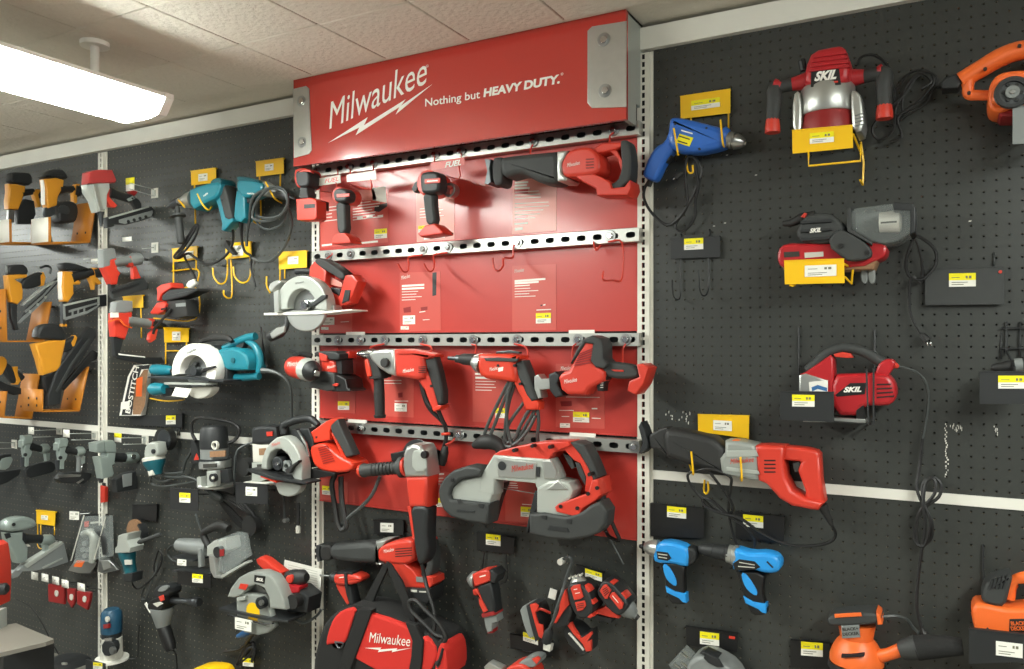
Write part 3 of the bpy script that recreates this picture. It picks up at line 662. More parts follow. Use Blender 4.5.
# --- orange palm sander with dust bag
t = T('palm_sander', 'orange palm sander with black dust bag at the lower right', 'sander', 165, 650, 0, 0, D5)
t.lathe('body', 'orange', (165,642,8), (165,505,8), [(0,86),(.15,86),(.3,80),(.5,66),(.62,52),(.8,56),(1,60)], 28)
t.ext('top_grip', 'grip', [(66,474),(100,466),(235,458),(256,474),(252,500),(90,510),(66,502)], 4.5, 12, 10, 1, rows=3)
t.ext('grip_insert', 'orange', [(86,474),(180,468),(184,482),(88,488)], 11.8, 12.3, 3)
t.ext('grip_end', 'orange', [(236,458),(250,470),(258,502),(242,504)], 6, 12.3, 3)
t.ext('badge', 'greyplastic', [(110,516),(174,512),(178,556),(114,560)], 11.5, 12.2, 2)
t.text('lettering', 'ink', 'BLACK+', (116,534), (172,530), 10, 12.3, 0, .03); t.text('lettering', 'ink', 'DECKER', (117,551), (174,547), 10, 12.3, 0, .03)
t.ext('vent_band', 'vent', [(112,618),(192,614),(192,622),(112,626)], 12.5, 14.2, 0)
t.lathe('pad', 'charcoal', (165,664,8), (165,644,8), [(0,92),(1,90)], 30)
t.tube('dust_spout', 'orange', [(225,628,9),(280,615,9.5),(322,600,10)], [24,20,22], 4, 12)
t.lathe('spout_collar', 'grip', (318,602,10), (380,592,10), [(0,28),(.3,34),(1,40)], 16)
t.tube('dust_bag', 'bagblack', [(375,594,10),(420,590,10),(480,588,10),(540,590,10)], [40,38,34,26], 4, 14)
t.tube('cord', 'cordgrey', [(252,484,8),(300,482,7),(340,492,5),(362,520,3),(385,545,2.4)], 6)
t.ext('hook', 'black', [(80,668),(250,664),(250,672),(80,676)], -.3, 14, 0)
# --- orange jigsaw in the corner
t = T('jigsaw', 'orange and grey jigsaw in a black holder at the lower right corner', 'jigsaw', 700, 530, 0, 0, D5)
t.ext('body', 'orange', [(570,475),(572,440),(592,424),(650,436),(700,446),(800,440),(880,450),(890,520),(870,560),(590,545)], 4, 12, 14, 1, rows=3)
t.ext('front_grip', 'grip', [(606,420),(606,392),(626,346),(690,330),(718,326),(704,380),(690,440),(640,436)], 4.5, 11.5, 12, 1, rows=3)
for k in range(5): t.ext('grip_rib', 'charcoal', [(640+k*14,350-k*4),(646+k*14,348-k*4),(634+k*13,385),(628+k*13,385)], 11.3, 11.8, 1)
t.tube('handle', 'orange', [(704,420,8),(712,375,8),(735,352,8),(790,345,8),(850,365,8),(880,430,8)], [18,18,20,24,24,22], 5, 12)
t.ext('trigger', 'black', [(735,365),(790,368),(780,385),(740,385)], 7, 9.5, 3)
t.ext('badge', 'black', [(706,492),(775,490),(775,540),(704,540)], 12, 12.15, 3)
t.text('lettering', 'orange', 'BLACK+', (712,514), (770,513), 13, 12.25, 0, .03); t.text('lettering', 'orange', 'DECKER', (712,532), (770,531), 13, 12.25, 0, .03)
t.ext('shoe', 'steel', [(575,556),(870,562),(870,572),(575,566)], 3, 13, 1)
holder('black holder with price label in front of the orange jigsaw', D5, [(562,524),(900,562),(900,640),(562,650)], 14, 'charcoal', [((705,600),95,50,.12,'n')],
       [[(612,228,.4),(612,300,.7),(624,480,1),(628,525,6),(628,525,14)], [(570,540,14),(600,570,7),(600,570,-.3)], [(780,600,14),(820,600,7),(820,600,-.3)]], wr=3.5, stud=False)
# ------------------------------------------------------------------ printed cards on the red display
B3=(290,120,4.779); B4=(460,120,4.78); B5=(260,240,4.78); B6=(440,230,4.459); B7=(250,330,4.46); B8=(430,330,4.452)
G1=(270,335,10.24); G2=(360,340,10.24); G3=(250,405,7.04); G4=(350,430,9.56); G5=(500,560,6.136); G6=(320,540,5.187); G7=(290,150,6.69)
def card(label, crop, pts, m, lines=(), tags=(), logo=None, extra=()):
    c = bc(pts); t = T('info_card', label, 'card', c[0], c[1], 0, 0, crop, 'printed cards on the red display')
    o = t.ext('sheet', m, pts, 1.22, 1.3, 0)
    if lines: t.bars('print', 'white', lines, 1.34, o)
    if logo:
        t.text('lettering', 'white', 'Milwaukee', logo[0], logo[1], logo[2], 1.36, .4, .03, parent=o)
    for q in extra: t.ext('picture', q[0], q[1], 1.3, 1.33, 0, parent=o)
    for g in tags: t.tag(g[0], g[1], g[2], 1.34, *(g[3:]))
    return t
def tl(x0, x1, y, n, dy, w, sl=0., seed=0):
    R = random.Random(seed); out = []
    for k in range(n):
        xe = x0+(x1-x0)*R.uniform(.55, 1.); yy = y+k*dy
        out.append((x0, yy, xe, yy+sl*(xe-x0), w))
    return out
card('wide red printed card with tool pictures at the left of the top row', B3, [(146,372),(470,330),(470,584),(148,612)], 'redcard', tl(300,440,400,7,13,4,-.12,1)+tl(160,230,420,5,16,4,-.12,2)+[(340,588,420,580,9),(152,600,200,594,8),(320,468,348,465,12),(365,466,395,462,12),(418,462,445,458,12)], [((433,543),60,46,-.08)], None,
     [('pinkcard', [(300,350),(330,335),(400,330),(415,380),(350,385)]), ('papergrey', [(390,325),(455,318),(462,395),(395,385)]), ('charcoal', [(405,410),(465,395),(465,412),(425,440),(402,435)])])
card('pink printed card behind the cordless driver in the top row', B3, [(602,352),(785,330),(785,570),(606,586)], 'pinkcard', tl(620,760,425,4,14,4,-.1,3)+[(640,566,740,556,12)], [((636,520),46,30,-.08)])
card('pink printed card below the reciprocating saw in the top row', B4, [(252,318),(300,270),(462,300),(461,528),(248,546)], 'pinkcard', tl(262,360,300,3,14,9,-.05,4)+tl(262,400,345,3,15,4,-.05,5)+tl(262,440,400,5,18,4,-.05,6)+[(260,498,325,492,9),(262,522,300,518,14)], (), None, [('redpanel', [(258,330),(325,325),(325,350),(258,354)]), ('redpanel', [(258,462),(325,456),(325,478),(258,484)])])
card('red printed card right of the circular saw in the second row', B5, [(668,156),(862,150),(864,430),(668,440)], 'redcard', [(678,220,785,214,9),(678,234,785,229,9)]+tl(678,790,248,4,13,3,-.04,7)+[(762,345,790,341,4),(778,382,810,380,3)], [((712,382),58,42,-.03,'n'), ((692,420),38,16,0,'n')], ((676,190),(718,178),18),
     [('charcoal', [(824,156),(844,154),(842,264),(824,268)]), ('darkred', [(685,325),(720,318),(722,345),(688,348)]), ('darkred', [(768,322),(800,318),(800,334),(770,338)])])
card('red printed card low behind the circular saw in the second row', B5, [(290,360),(440,350),(440,440),(292,446)], 'redcard', [(385,392,425,390,3)], [((328,388),54,36,-.03,'n'), ((310,423),34,14,0,'n')])
card('tall red printed card in the middle of the second row', B6, [(322,160),(518,152),(518,446),(322,454)], 'redcard', [(333,228,470,218,9),(333,238,440,231,9),(333,250,400,246,5)]+tl(333,440,262,4,12,3,-.04,8)+[(430,357,495,354,4)], [((461,393),67,46,-.03)], ((332,192),(375,184),16), [('charcoal', [(448,334),(456,332),(456,338),(448,340)]), ('white', [(460,332),(470,330),(470,336),(460,337)])])
card('red printed card behind the hammer drill in the third row', B7, [(392,150),(470,150),(470,372),(392,368)], 'redcard', tl(398,450,230,3,18,3,0,9), [((417,337),50,38,.02)])
card('wide red printed card behind the hammer drill side handle', B7, [(590,180),(730,180),(730,390),(590,384)], 'redcard', [(596,190,640,190,14),(598,212,615,212,5),(598,225,675,225,3),(598,238,675,238,3),(645,317,705,317,3)], [((672,345),54,36,.04,'n')], None, [('darkred', [(660,282),(680,278),(680,300),(662,302)])])
card('red printed card below the screw gun in the third row', B8, [(190,165),(340,165),(340,415),(190,408)], 'redcard', [(200,195,240,197,9),(202,212,270,214,9)]+tl(202,315,228,4,13,3,.02,10), [((312,370),42,44,.02)])
card('wide red printed card behind the compact saw in the third row', B8, [(560,150),(775,152),(778,440),(560,432)], 'redcard', [(605,298,755,300,3),(575,358,640,358,3),(720,350,745,350,6),(586,385,620,385,3),(720,392,760,394,3)], [((673,388),72,46,.04), ((601,425),44,20,.02,'n')], ((582,180),(630,176),18), [('darkred', [(580,318),(630,316),(632,338),(584,340)])])
card('red printed card behind the angle grinder in the bottom row', C1, [(580,245),(665,250),(665,420),(580,412)], 'redcard', [(585,258,640,258,8)]+tl(585,655,278,3,14,3,0,11), [((618,394),30,42,.06)])
card('red printed card seen through the band saw in the bottom row', C2, [(335,268),(470,280),(470,460),(335,448)], 'redcard', tl(345,400,280,3,10,3,.05,12)+[(410,375,460,378,3)], [((430,409),52,44,.08)])
card('red printed card at the left end of the bottom row', C1, [(50,280),(180,296),(180,392),(50,378)], 'redcard', [], [((80,336),44,42,.1)])
# ------------------------------------------------------------------ red wire hooks on the rails
def rhook(label, crop, paths, r=4.2, m='red'):
    t = T('wire_hook', label, 'hook', paths[0][0][0], paths[0][0][1], 0, 0, crop, 'red wire hooks on the rails')
    for p_ in paths: t.tube('wire', m, p_, r, 4)
    return t
rhook('red wire hook left of the strip picture card, second rail', B5, [[(775,72,5),(712,82,5.2),(712,120,6),(706,148,10),(686,152,13),(668,130,14),(660,115,14)]])
rhook('red wire hook beside the dark strip picture, second rail', B5, [[(895,60,5),(832,72,5.2),(834,112,6),(828,142,10),(808,150,13),(790,128,14),(784,114,14)]])
rhook('red wire hook alone in the middle of the second rail', B6, [[(335,60,5),(326,80,5.2),(324,124,6),(284,126,10),(282,160,14),(262,182,16),(242,170,17),(234,125,17)]])
rhook('long squared red wire hook at the right end of the second rail', B6, [[(750,52,5),(812,58,5.4),(812,216,6),(770,224,10),(728,222,15),(728,182,15.5)], [(684,52,5),(696,92,5.5),(716,66,5.4)]])
rhook('red wire hook over the reciprocating saw handle, top rail', B4, [[(735,60,5),(716,78,6),(716,118,8),(700,128,10)]])
rhook('red wire hook over the reciprocating saw boot, top rail', B4, [[(348,118,5),(338,138,6),(338,178,8),(345,196,10)]])
rhook('red wire hook over the screw gun, third rail', B8, [[(375,62,5),(428,78,6),(432,130,8),(395,132,10)], [(185,64,5),(205,72,5.6),(200,110,8)]])
rhook('red wire hook over the compact saw, third rail', B8, [[(870,62,5),(858,90,6),(856,150,8),(830,168,9)], [(650,62,5),(636,80,6),(634,160,8)]])
rhook('red wire hook over the hammer drill, third rail', B7, [[(760,62,5),(805,74,6),(804,96,8),(760,96,9)], [(600,62,5),(540,76,6),(540,100,8)]])
rhook('red wire hook over the band saw, bottom rail', C2, [[(110,80,5),(100,95,6),(70,110,7)], [(690,95,5),(660,100,7),(600,120,9)]])
# ------------------------------------------------------------------ hanging name cards, top row
def namecard(label, crop, pts, m, txt, a, b, hp, wires, ink='white'):
    c = bc(pts); t = T('hanging_card', label, 'sign', c[0], c[1], 0, 0, crop, 'hanging name cards in the top row')
    t.ext('card', m, pts, 12, 12.12, 0)
    if txt: t.text('lettering', ink, txt, a, b, hp, 12.2, .3, .03)
    for w in wires: t.tube('wire', 'red', w, 3, 3)
namecard('hanging card lettered FUEL above the larger cordless driver', B3, [(672,204),(832,178),(836,214),(676,240)], 'redcard', 'FUEL', (740,228), (818,214), 24, [[(806,215,12),(808,280,12),(725,262,5),(690,262,3)], [(690,200,11),(690,180,6),(690,170,4)], [(818,185,11),(818,168,6),(818,150,4)]])
namecard('white hanging card near the left end of the top row', B3, [(270,262),(410,240),(412,284),(272,297)], 'white', '', (300,280), (395,264), 16, [[(385,285,12),(386,332,12),(300,312,5),(290,310,3)], [(290,262,11),(288,240,6),(286,232,4)], [(398,242,11),(398,225,6),(398,215,4)]], 'redcard')
namecard('grey hanging card lettered FUEL at the left end of the top row', B3, [(118,282),(240,262),(243,300),(120,317)], 'papergrey', 'FUEL', (165,302), (232,290), 18, [[(220,298,12),(222,345,12),(150,340,5)], [(135,282,11),(135,262,6),(135,250,4)], [(228,266,11),(228,245,6),(228,235,4)]], 'redcard')
# ------------------------------------------------------------------ top row tools
t = T('cordless_driver', 'black and red cordless driver hung at the left end of the red display', 'driver', 110, 330, 0, 0, G7)
t.ext('head_shell', 'red', [(52,142),(86,126),(142,128),(160,160),(158,240),(134,262),(78,262),(54,220)], 9, 15, 12, 1)
t.ext('head', 'charcoal', [(60,152),(92,138),(138,140),(154,166),(152,238),(128,256),(84,256),(62,218)], 11, 17, 14, 1, rows=3)
t.ext('cap_line', 'red', [(62,150),(92,132),(138,134),(152,156),(138,146),(92,146)], 16, 17.2, 2)
t.ext('grip', 'grip', [(82,240),(132,240),(132,290),(146,330),(70,330),(82,290)], 12, 16, 8, 1, rows=3)
t.ext('foot', 'red', [(62,332),(160,322),(198,342),(200,460),(180,474),(68,474)], 13, 18, 8, rows=2)
t.ext('battery_slot', 'black', [(94,364),(166,360),(166,386),(94,392)], 17.9, 18.1, 0)
t.ext('clip', 'black', [(198,345),(224,342),(224,402),(198,404)], 11, 15, 3)
t.tube('nose', 'darksteel', [(60,190,10),(30,200,4),(20,202,2)], [28,22,10], 0, 12)
t.tube('hook', 'red', [(108,180,10),(108,170,4),(108,168,1)], 3, 0)
t = T('impact_driver', 'slim red and black cordless driver in front of the wide picture card', 'impact driver', 350, 560, 0, 0, G7)
t.disc('gear_head', 'red', (360,308), 52, 5, 14, n=24, bev=8); t.disc('nose', 'darksteel', (372,312), 30, 1.6, 5, n=18, bev=4)
t.ext('rear_cap', 'charcoal', [(306,282),(330,260),(375,258),(402,280),(406,318),(390,350),(340,356),(310,338)], 13, 17.5, 14, 1, rows=3)
t.ext('badge', 'red', [(312,294),(398,290),(398,312),(314,318)], 17.3, 17.7, 3)
t.ext('grip', 'grip', [(316,350),(382,350),(380,420),(388,560),(330,566),(322,450)], 12, 15.2, 14, 1, rows=3)
t.ext('foot', 'red', [(302,604),(332,564),(388,558),(416,584),(432,626),(312,634)], 10, 16, 8)
t.ext('belt_clip', 'charcoal', [(424,604),(452,608),(452,624),(428,624)], 10, 13, 3)
t.tube('hook', 'red', [(352,300,5),(352,290,2.5),(352,288,1.3)], 4, 0)
t = T('impact_driver', 'larger red and black cordless driver in front of the pink card', 'impact driver', 675, 510, 0, 0, B3)
t.disc('gear_head', 'red', (676,306), 58, 5, 13, n=24, bev=8); t.disc('nose', 'darksteel', (690,310), 30, 1.6, 5, n=18, bev=4)
t.ext('rear_cap', 'charcoal', [(634,270),(650,252),(710,248),(724,266),(728,330),(712,352),(650,356),(638,340)], 12.5, 17.5, 12, 1, rows=3)
t.ext('badge', 'red', [(642,282),(718,276),(718,300),(644,306)], 17.3, 17.7, 3); t.bars('print', 'white', [(655,293,705,289,6)], 17.8)
t.ext('grip', 'grip', [(640,350),(694,348),(694,400),(706,500),(660,508),(648,430)], 12, 15.2, 12, 1, rows=3)
t.ext('foot', 'red', [(626,548),(660,508),(706,498),(738,526),(748,546),(642,562)], 10, 16, 6)
t.disc('belt_clip', 'steel', (768,336), 32, 9.5, 12, 22, 24)
t.ext('side_lever', 'charcoal', [(588,332),(604,300),(622,290),(616,340),(600,348)], 9, 12, 4)
t.ext('foot_clip', 'charcoal', [(728,536),(758,534),(756,548),(740,550)], 9, 13, 2)
t.tube('hook', 'red', [(676,300,5),(676,292,2.5),(676,290,1.3)], 4, 0)
t = T('reciprocating_saw', 'red cordless reciprocating saw without battery in the top row of the display', 'saw', 560, 250, 0, 0, B4)
def recip(t, pts, h, red='red', grip='grip', logo=None):
    a, b = h
    t.ext('boot', 'grip', pts['boot'], a, b, 26, 1, rows=3)
    t.ext('snout', 'rubber', pts['snout'], a+1, b-1, 10, 1)
    t.ext('shoe', 'darksteel', pts['shoe'], a+.8, b-.8, 2)
    t.ext('collar', 'aluminium', pts['collar'], a-.1, b+.15, 10)
    t.ext('motor_housing', red, pts['motor'], a, b+.1, 16, 1, rows=3)
    t.ext('foot', red, pts['foot'], a+.6, b-.4, 6)
    t.ext('handle_top', red, pts['top'], a+1.2, b-1.4, 8, rows=3)
    t.ext('handle_grip', grip, pts['grip'], a+1.2, b-1.3, 10, 1, rows=3)
    t.ext('trigger', red, pts['trig'], a+1.8, b-2, 4)
    for v in pts['vents']: t.ext('vent', 'vent', v, b, b+.2, 0)
    if logo: t.text('lettering', 'white', 'Milwaukee', logo[0], logo[1], logo[2], b+.22, .4, .04)
recip(t, dict(boot=[(206,190),(240,180),(330,170),(440,160),(492,156),(492,296),(474,312),(400,308),(345,280),(310,262),(215,288)], snout=[(168,190),(200,182),(222,186),(222,296),(206,322),(172,316)],
      shoe=[(135,192),(166,196),(158,240),(166,302),(150,314),(135,310),(148,250)], collar=[(482,160),(536,155),(506,215),(508,262),(534,288),(524,300),(484,300)],
      motor=[(500,215),(532,158),(570,144),(612,136),(650,142),(680,176),(690,225),(682,258),(640,272),(560,278),(520,282),(504,258)],
      foot=[(560,270),(650,262),(690,278),(732,304),(742,332),(800,326),(826,294),(832,330),(816,366),(670,366),(664,334),(600,300)],
      top=[(640,150),(690,116),(780,114),(790,128),(770,142),(700,160),(660,170)], grip=[(774,108),(796,100),(816,106),(830,180),(826,290),(800,314),(766,350),(722,348),(716,312),(762,300),(784,240),(782,180)],
      trig=[(722,150),(758,150),(796,214),(792,250),(776,238),(764,190)], vents=[[(602,186+k*14),(640,184+k*14),(640,188+k*14),(602,190+k*14)] for k in range(4)]), (6, 14.5), logo=((512,226),(574,212),18))
# ------------------------------------------------------------------ second row: cordless circular saw
t = T('circular_saw', 'grey and red cordless circular saw at the left of the second row', 'saw', 250, 340, 0, 0, B5)
t.ext('motor', 'charcoal', arc(225,290,70,80,0,360,20)[:-1], 5, 13, 10)
t.ext('upper_guard', 'lightgrey', arc(212,318,122,146,-8,188,18)+arc(212,318,66,84,188,-8,14), 13, 17.5, 6)
t.ext('guard_web', 'greyplastic', arc(212,318,90,110,0,180,16), 12.6, 13.2, 2)
t.disc('blade', 'steel', (222,338), 92, 14.2, 14.5, n=40)
t.ext('lower_guard', 'aluminium', arc(222,345,92,92,175,365,18), 15, 16.4, 4)
t.disc('arbor', 'chrome', (218,312), 25, 14.5, 17, n=20, bev=5); t.disc('arbor_bolt', 'darksteel', (218,312), 11, 17, 18, n=6)
t.ext('guard_lever', 'charcoal', [(240,310),(300,262),(318,262),(316,280),(260,318)], 16.6, 18, 4)
t.ext('shoe', 'white', [(44,350),(300,344),(462,332),(466,338),(300,356),(46,360)], 9, 17, 1)
t.ext('shoe_bracket', 'aluminium', [(86,250),(108,240),(112,345),(90,348)], 12, 18.5, 2); t.ext('shoe_bracket', 'aluminium', [(338,316),(362,310),(372,340),(340,346)], 11, 15, 2)
t.ext('handle', 'red', [(248,172),(252,130),(272,104),(300,110),(330,150),(326,205),(345,250),(392,272),(420,170),(456,166),(482,198),(440,302),(400,318),(340,300),(310,250),(286,190)], 7, 12, 8)
t.ext('handle_grip', 'rubber', [(272,104),(290,86),(320,92),(412,152),(424,182),(404,196),(380,178),(300,132)], 6.8, 12.2, 8, 1, rows=3)
t.ext('trigger', 'charcoal', [(345,225),(395,235),(388,268),(352,250)], 8, 11, 3)
t.ext('window', 'pinkcard', [(322,186),(340,176),(396,208),(392,226),(340,214)], 8.6, 9.4, 1, label='pale panel seen inside the handle')
t.ext('battery_mount', 'charcoal', [(420,240),(445,240),(438,290),(405,305)], 7.5, 12.4, 3)
t.tube('front_handle', 'charcoal', [(175,150,10),(205,148,10),(255,150,10)], [16,14,14], 4, 10)
t.ext('dust_port', 'aluminium', [(62,228),(74,204),(112,190),(124,206),(96,226),(78,250),(66,246)], 11, 18, 6, 1)
t.tube('rip_knob', 'charcoal', [(128,370,16),(126,410,17),(95,440,18),(45,465,19)], [9,14,26,22], 4, 10)
t.ext('knob_plate', 'aluminium', [(50,448),(80,420),(120,412),(118,440),(60,472)], 20, 21, 3)
t.text('lettering', 'charcoal', 'Milwaukee', (168,214), (210,202), 9, 17.6, .3, .03)
t.tube('hook', 'red', [(290,110,9),(345,70,6),(345,64,4.6)], 3, 0)
# ------------------------------------------------------------------ third row
t = T('impact_wrench', 'red impact wrench with grey ring at the left of the third row', 'impact wrench', 330, 330, 0, 0, G1)
t.lathe('motor', 'red', (225,318,12), (378,352,15.5), [(0,30),(.03,75),(.12,100),(.4,108),(1,108)], 28)
t.lathe('ring', 'lightgrey', (372,350,15.4), (425,366,16.6), [(0,110),(.5,108),(1,100)], 28)
t.lathe('nose', 'charcoal', (424,366,16.6), (470,384,17.6), [(0,98),(.3,90),(.7,60),(1,40)], 24)
t.lathe('anvil', 'chrome', (468,384,17.5), (486,396,18.2), [(0,34),(1,34)], 4)
t.text('lettering', 'white', 'Milwaukee', (178,322), (312,308), 44, 18.5, .4, .05)
t.tube('handle', 'grip', [(230,230,10),(330,200,7),(430,220,5)], [40,36,30], 4, 10)
t.tube('hook', 'darksteel', [(200,150,3),(300,190,8),(300,205,9)], 10, 0)
t = T('cordless_sander', 'black and red cordless palm sander beside the impact wrench', 'sander', 640, 540, 0, 0, G1)
t.ext('base', 'grip', [(500,420),(560,368),(640,372),(720,390),(720,560),(640,572),(510,542),(445,540),(470,470)], 4, 13, 14, rows=2)
t.ext('base_end', 'black', [(700,392),(760,410),(830,450),(848,540),(882,566),(860,576),(690,576)], 4, 12.5, 10)
t.ext('body', 'red', [(572,268),(640,262),(700,272),(716,382),(640,388),(580,372)], 5, 12, 14, rows=3)
t.ext('top_grip', 'charcoal', [(500,172),(600,160),(760,172),(762,256),(690,262),(600,240),(510,214)], 4.5, 12.5, 18, 1, rows=3)
t.ext('grip_insert', 'red', [(512,180),(594,210),(592,268),(520,258)], 11, 13, 6)
t.ext('neck', 'charcoal', [(706,256),(770,256),(776,400),(716,390)], 5, 11, 8)
t.text('lettering', 'white', 'Milwaukee', (586,350), (672,326), 30, 12.1, .4, .05)
t.ext('latch', 'red', [(640,508),(672,492),(704,500),(690,524),(650,524)], 12.9, 13.4, 4); t.ext('slot', 'black', [(528,466),(596,468),(596,482),(530,480)], 13, 13.2, 0)
t.ext('tail', 'red', [(764,176),(838,168),(832,236),(782,246)], 4, 8, 6)
t.tube('hook', 'red', [(690,170,8),(690,150,5),(690,140,3),(690,135,1.3)], 8, 3)
t = T('hammer_drill', 'red and silver corded hammer drill with vertical side handle in the third row', 'drill', 690, 200, 0, 0, B7)
t.lathe('chuck', 'chrome', (556,108,9), (480,106,9), [(0,24),(.3,24),(.32,20),(.7,19),(.8,14),(1,8)], 18)
t.ext('gear_case', 'aluminium', [(546,102),(568,90),(610,84),(664,84),(668,206),(634,196),(590,168),(556,130)], 5, 12.5, 14, rows=3)
t.disc('selector', 'rubber', (600,146), 21, 12.4, 13.6, n=20, bev=4)
t.ext('motor_body', 'red', [(658,86),(700,84),(770,92),(834,110),(828,124),(790,130),(796,170),(790,215),(760,222),(700,210),(668,206)], 5, 12.5, 16, rows=3)
t.ext('top_ridge', 'red', [(664,90),(740,88),(830,108),(826,118),(740,106),(664,108)], 11.5, 13, 3)
t.ext('handle', 'red', [(756,200),(796,170),(812,200),(836,270),(856,340),(826,362),(812,330),(790,270),(762,228)], 6.5, 11, 10, rows=3)
t.ext('grip', 'rubber', [(786,128),(832,120),(852,190),(868,270),(868,328),(846,340),(826,270),(804,200)], 7.6, 11.3, 10, rows=3)
t.disc('screw', 'black', (808,250), 6, 10.9, 11.3, n=10)
t.ext('side_clamp', 'rubber', [(534,116),(556,110),(580,150),(600,196),(600,212),(560,212),(546,160)], 6, 12, 8)
t.ext('flip_lever', 'redorange', [(522,134),(536,128),(548,170),(552,204),(536,208),(528,180)], 8, 12.5, 4)
t.lathe('side_handle', 'rubber', (574,206,9.5), (580,392,9.5), [(0,36),(.02,40),(.05,40),(.07,22),(.5,24),(.92,22),(.93,28),(1,24)], 16)
t.text('lettering', 'white', 'Milwaukee', (682,192), (732,182), 15, 12.6, .4, .04)
for k in range(4): t.ext('vent', 'vent', [(752,164+k*8),(786,162+k*8),(786,165+k*8),(752,167+k*8)], 12.3, 12.6, 0)
t.tube('cord', 'cord', [(838,345,8),(850,385,7),(872,430,6),(850,400,7),(800,350,8.5),(775,290,9),(765,235,9),(785,230,9.5),(800,280,9.5),(830,340,9),(862,410,8),(874,450,7),(872,500,6.5),(850,560,6)], 9)
t.tube('cord_loop', 'cord', [(764,222,9.8),(772,270,9.8),(795,330,9.8),(812,345,9.8),(800,290,10.2),(784,240,10.2)], 8)
t.ext('strap', 'redorange', [(822,350),(850,334),(868,336),(860,350),(830,362)], 7, 11.5, 3)
t.lathe('plug', 'rubber', (874,520,7), (852,600,7), [(0,10),(.3,18),(.8,22),(1,18)], 10)
t.tube('cord_tie', 'redorange', [(856,465,7.5),(890,462,7.5)], 7, 0)
t = T('screw_gun', 'orange-red corded screw gun with looped cord in the third row', 'screw gun', 320, 170, 0, 0, B8)
t.lathe('bit_holder', 'darksteel', (142,130,9), (82,124,9), [(0,18),(.4,18),(.5,11),(1,9)], 12)
t.lathe('nose', 'rubber', (200,133,9), (136,129,9), [(0,27),(.8,25),(1,20)], 18)
t.lathe('collar', 'aluminium', (232,150,9), (194,136,9), [(0,44),(.4,42),(1,26)], 20)
t.ext('motor_body', 'redorange', [(226,106),(260,104),(340,106),(418,114),(416,128),(388,142),(400,180),(396,234),(340,226),(260,216),(234,200),(224,160)], 5.5, 12.2, 20, rows=3)
t.ext('side_stripe', 'grip', [(240,124),(300,122),(396,128),(386,142),(250,138)], 11.8, 12.6, 3)
t.ext('belt_hook', 'darksteel', [(298,96),(350,90),(402,98),(402,106),(350,102),(298,106)], 9, 11, 3)
t.ext('handle', 'redorange', [(376,220),(402,190),(424,230),(470,306),(494,320),(490,354),(434,356),(414,300),(392,256)], 6.5, 11, 10, rows=3)
t.ext('grip', 'grip', [(384,146),(424,134),(442,180),(486,308),(462,318),(440,290),(404,212)], 6.3, 11.3, 10, rows=3)
t.text('lettering', 'white', 'Milwaukee', (266,184), (302,176), 16, 12.3, .4, .04)
t.ext('badge', 'paper', [(304,168),(326,164),(324,182),(304,186)], 12.2, 12.3, 0)
for q in ((378,158),(402,240),(305,158)): t.disc('screw', 'black', q, 6, 11.2, 12.4, n=10)
for k, pts in enumerate(([(352,228,9.5),(300,330,9.5),(250,440,9),(240,500,8.5),(262,480,9),(300,390,9.5),(350,260,9.8),(372,232,9.8)], [(380,230,9.2),(350,330,9),(335,440,8.5),(345,500,8),(380,480,8.5),(400,430,9),(440,360,9),(470,352,9)],
                         [(470,352,8.6),(430,420,8.6),(390,490,8.2),(355,520,8),(330,500,8),(350,420,8.6),(420,320,9)], [(478,350,8.8),(484,410,8.5),(478,470,8),(482,500,7)], [(365,230,10),(345,300,10),(342,400,9.5),(360,500,9),(390,500,9),(440,440,9.2),(470,380,9)])):
    t.tube('cord', 'cordgrey', pts, 7.5)
t.tube('plug', 'rubber', [(195,515,8),(235,500,8.5),(275,498,8.5),(310,520,8),(322,560,8)], [14,32,34,28,22], 4, 12)
t = T('compact_saw', 'red and black compact one-hand saw at the right end of the third row', 'saw', 700, 200, 0, 0, B8)
t.ext('body', 'red', [(584,210),(600,190),(632,178),(660,112),(700,52),(742,58),(734,138),(790,186),(786,226),(724,258),(704,288),(624,286),(596,262)], 5.5, 12.5, 16, rows=3)
t.ext('back_cover', 'grip', [(640,150),(664,92),(700,38),(736,24),(768,36),(782,62),(784,126),(806,150),(790,170),(752,166),(728,136),(740,62),(706,58),(668,120)], 5.2, 12.9, 8, rows=3)
for k in range(6): t.ext('vent', 'darkred', [(668+k*3-k*8,104+k*10),(742-k*5,72+k*14),(741-k*5,78+k*14),(666+k*3-k*8,110+k*10)], 12.4, 12.75, 0)
t.ext('handle', 'grip', [(764,140),(830,142),(900,152),(944,176),(940,212),(900,218),(820,216),(770,196)], 6.5, 11.2, 14, 1, rows=3)
t.ext('handle_stripe', 'red', [(806,176),(862,178),(862,186),(820,184)], 11, 11.5, 2)
t.ext('foot', 'red', [(932,152),(956,148),(986,166),(962,240),(928,286),(890,270),(900,226),(944,208)], 5.5, 13, 6)
t.ext('trigger', 'black', [(744,208),(800,204),(780,240),(776,272),(752,270)], 7, 11, 4); t.bars('print', 'white', [(758,236,772,235,3),(758,246,772,245,3),(758,256,772,255,3)], 11.1)
t.ext('front_boot', 'charcoal', [(540,196),(570,184),(592,200),(580,236),(606,290),(570,300),(546,270)], 5.5, 12, 8)
t.ext('shoe', 'aluminium', [(474,206),(490,196),(504,216),(544,216),(544,262),(500,266),(506,300),(490,304),(474,260)], 6.5, 11, 4)
t.text('lettering', 'white', 'Milwaukee', (598,240), (656,228), 18, 12.7, .4, .05)
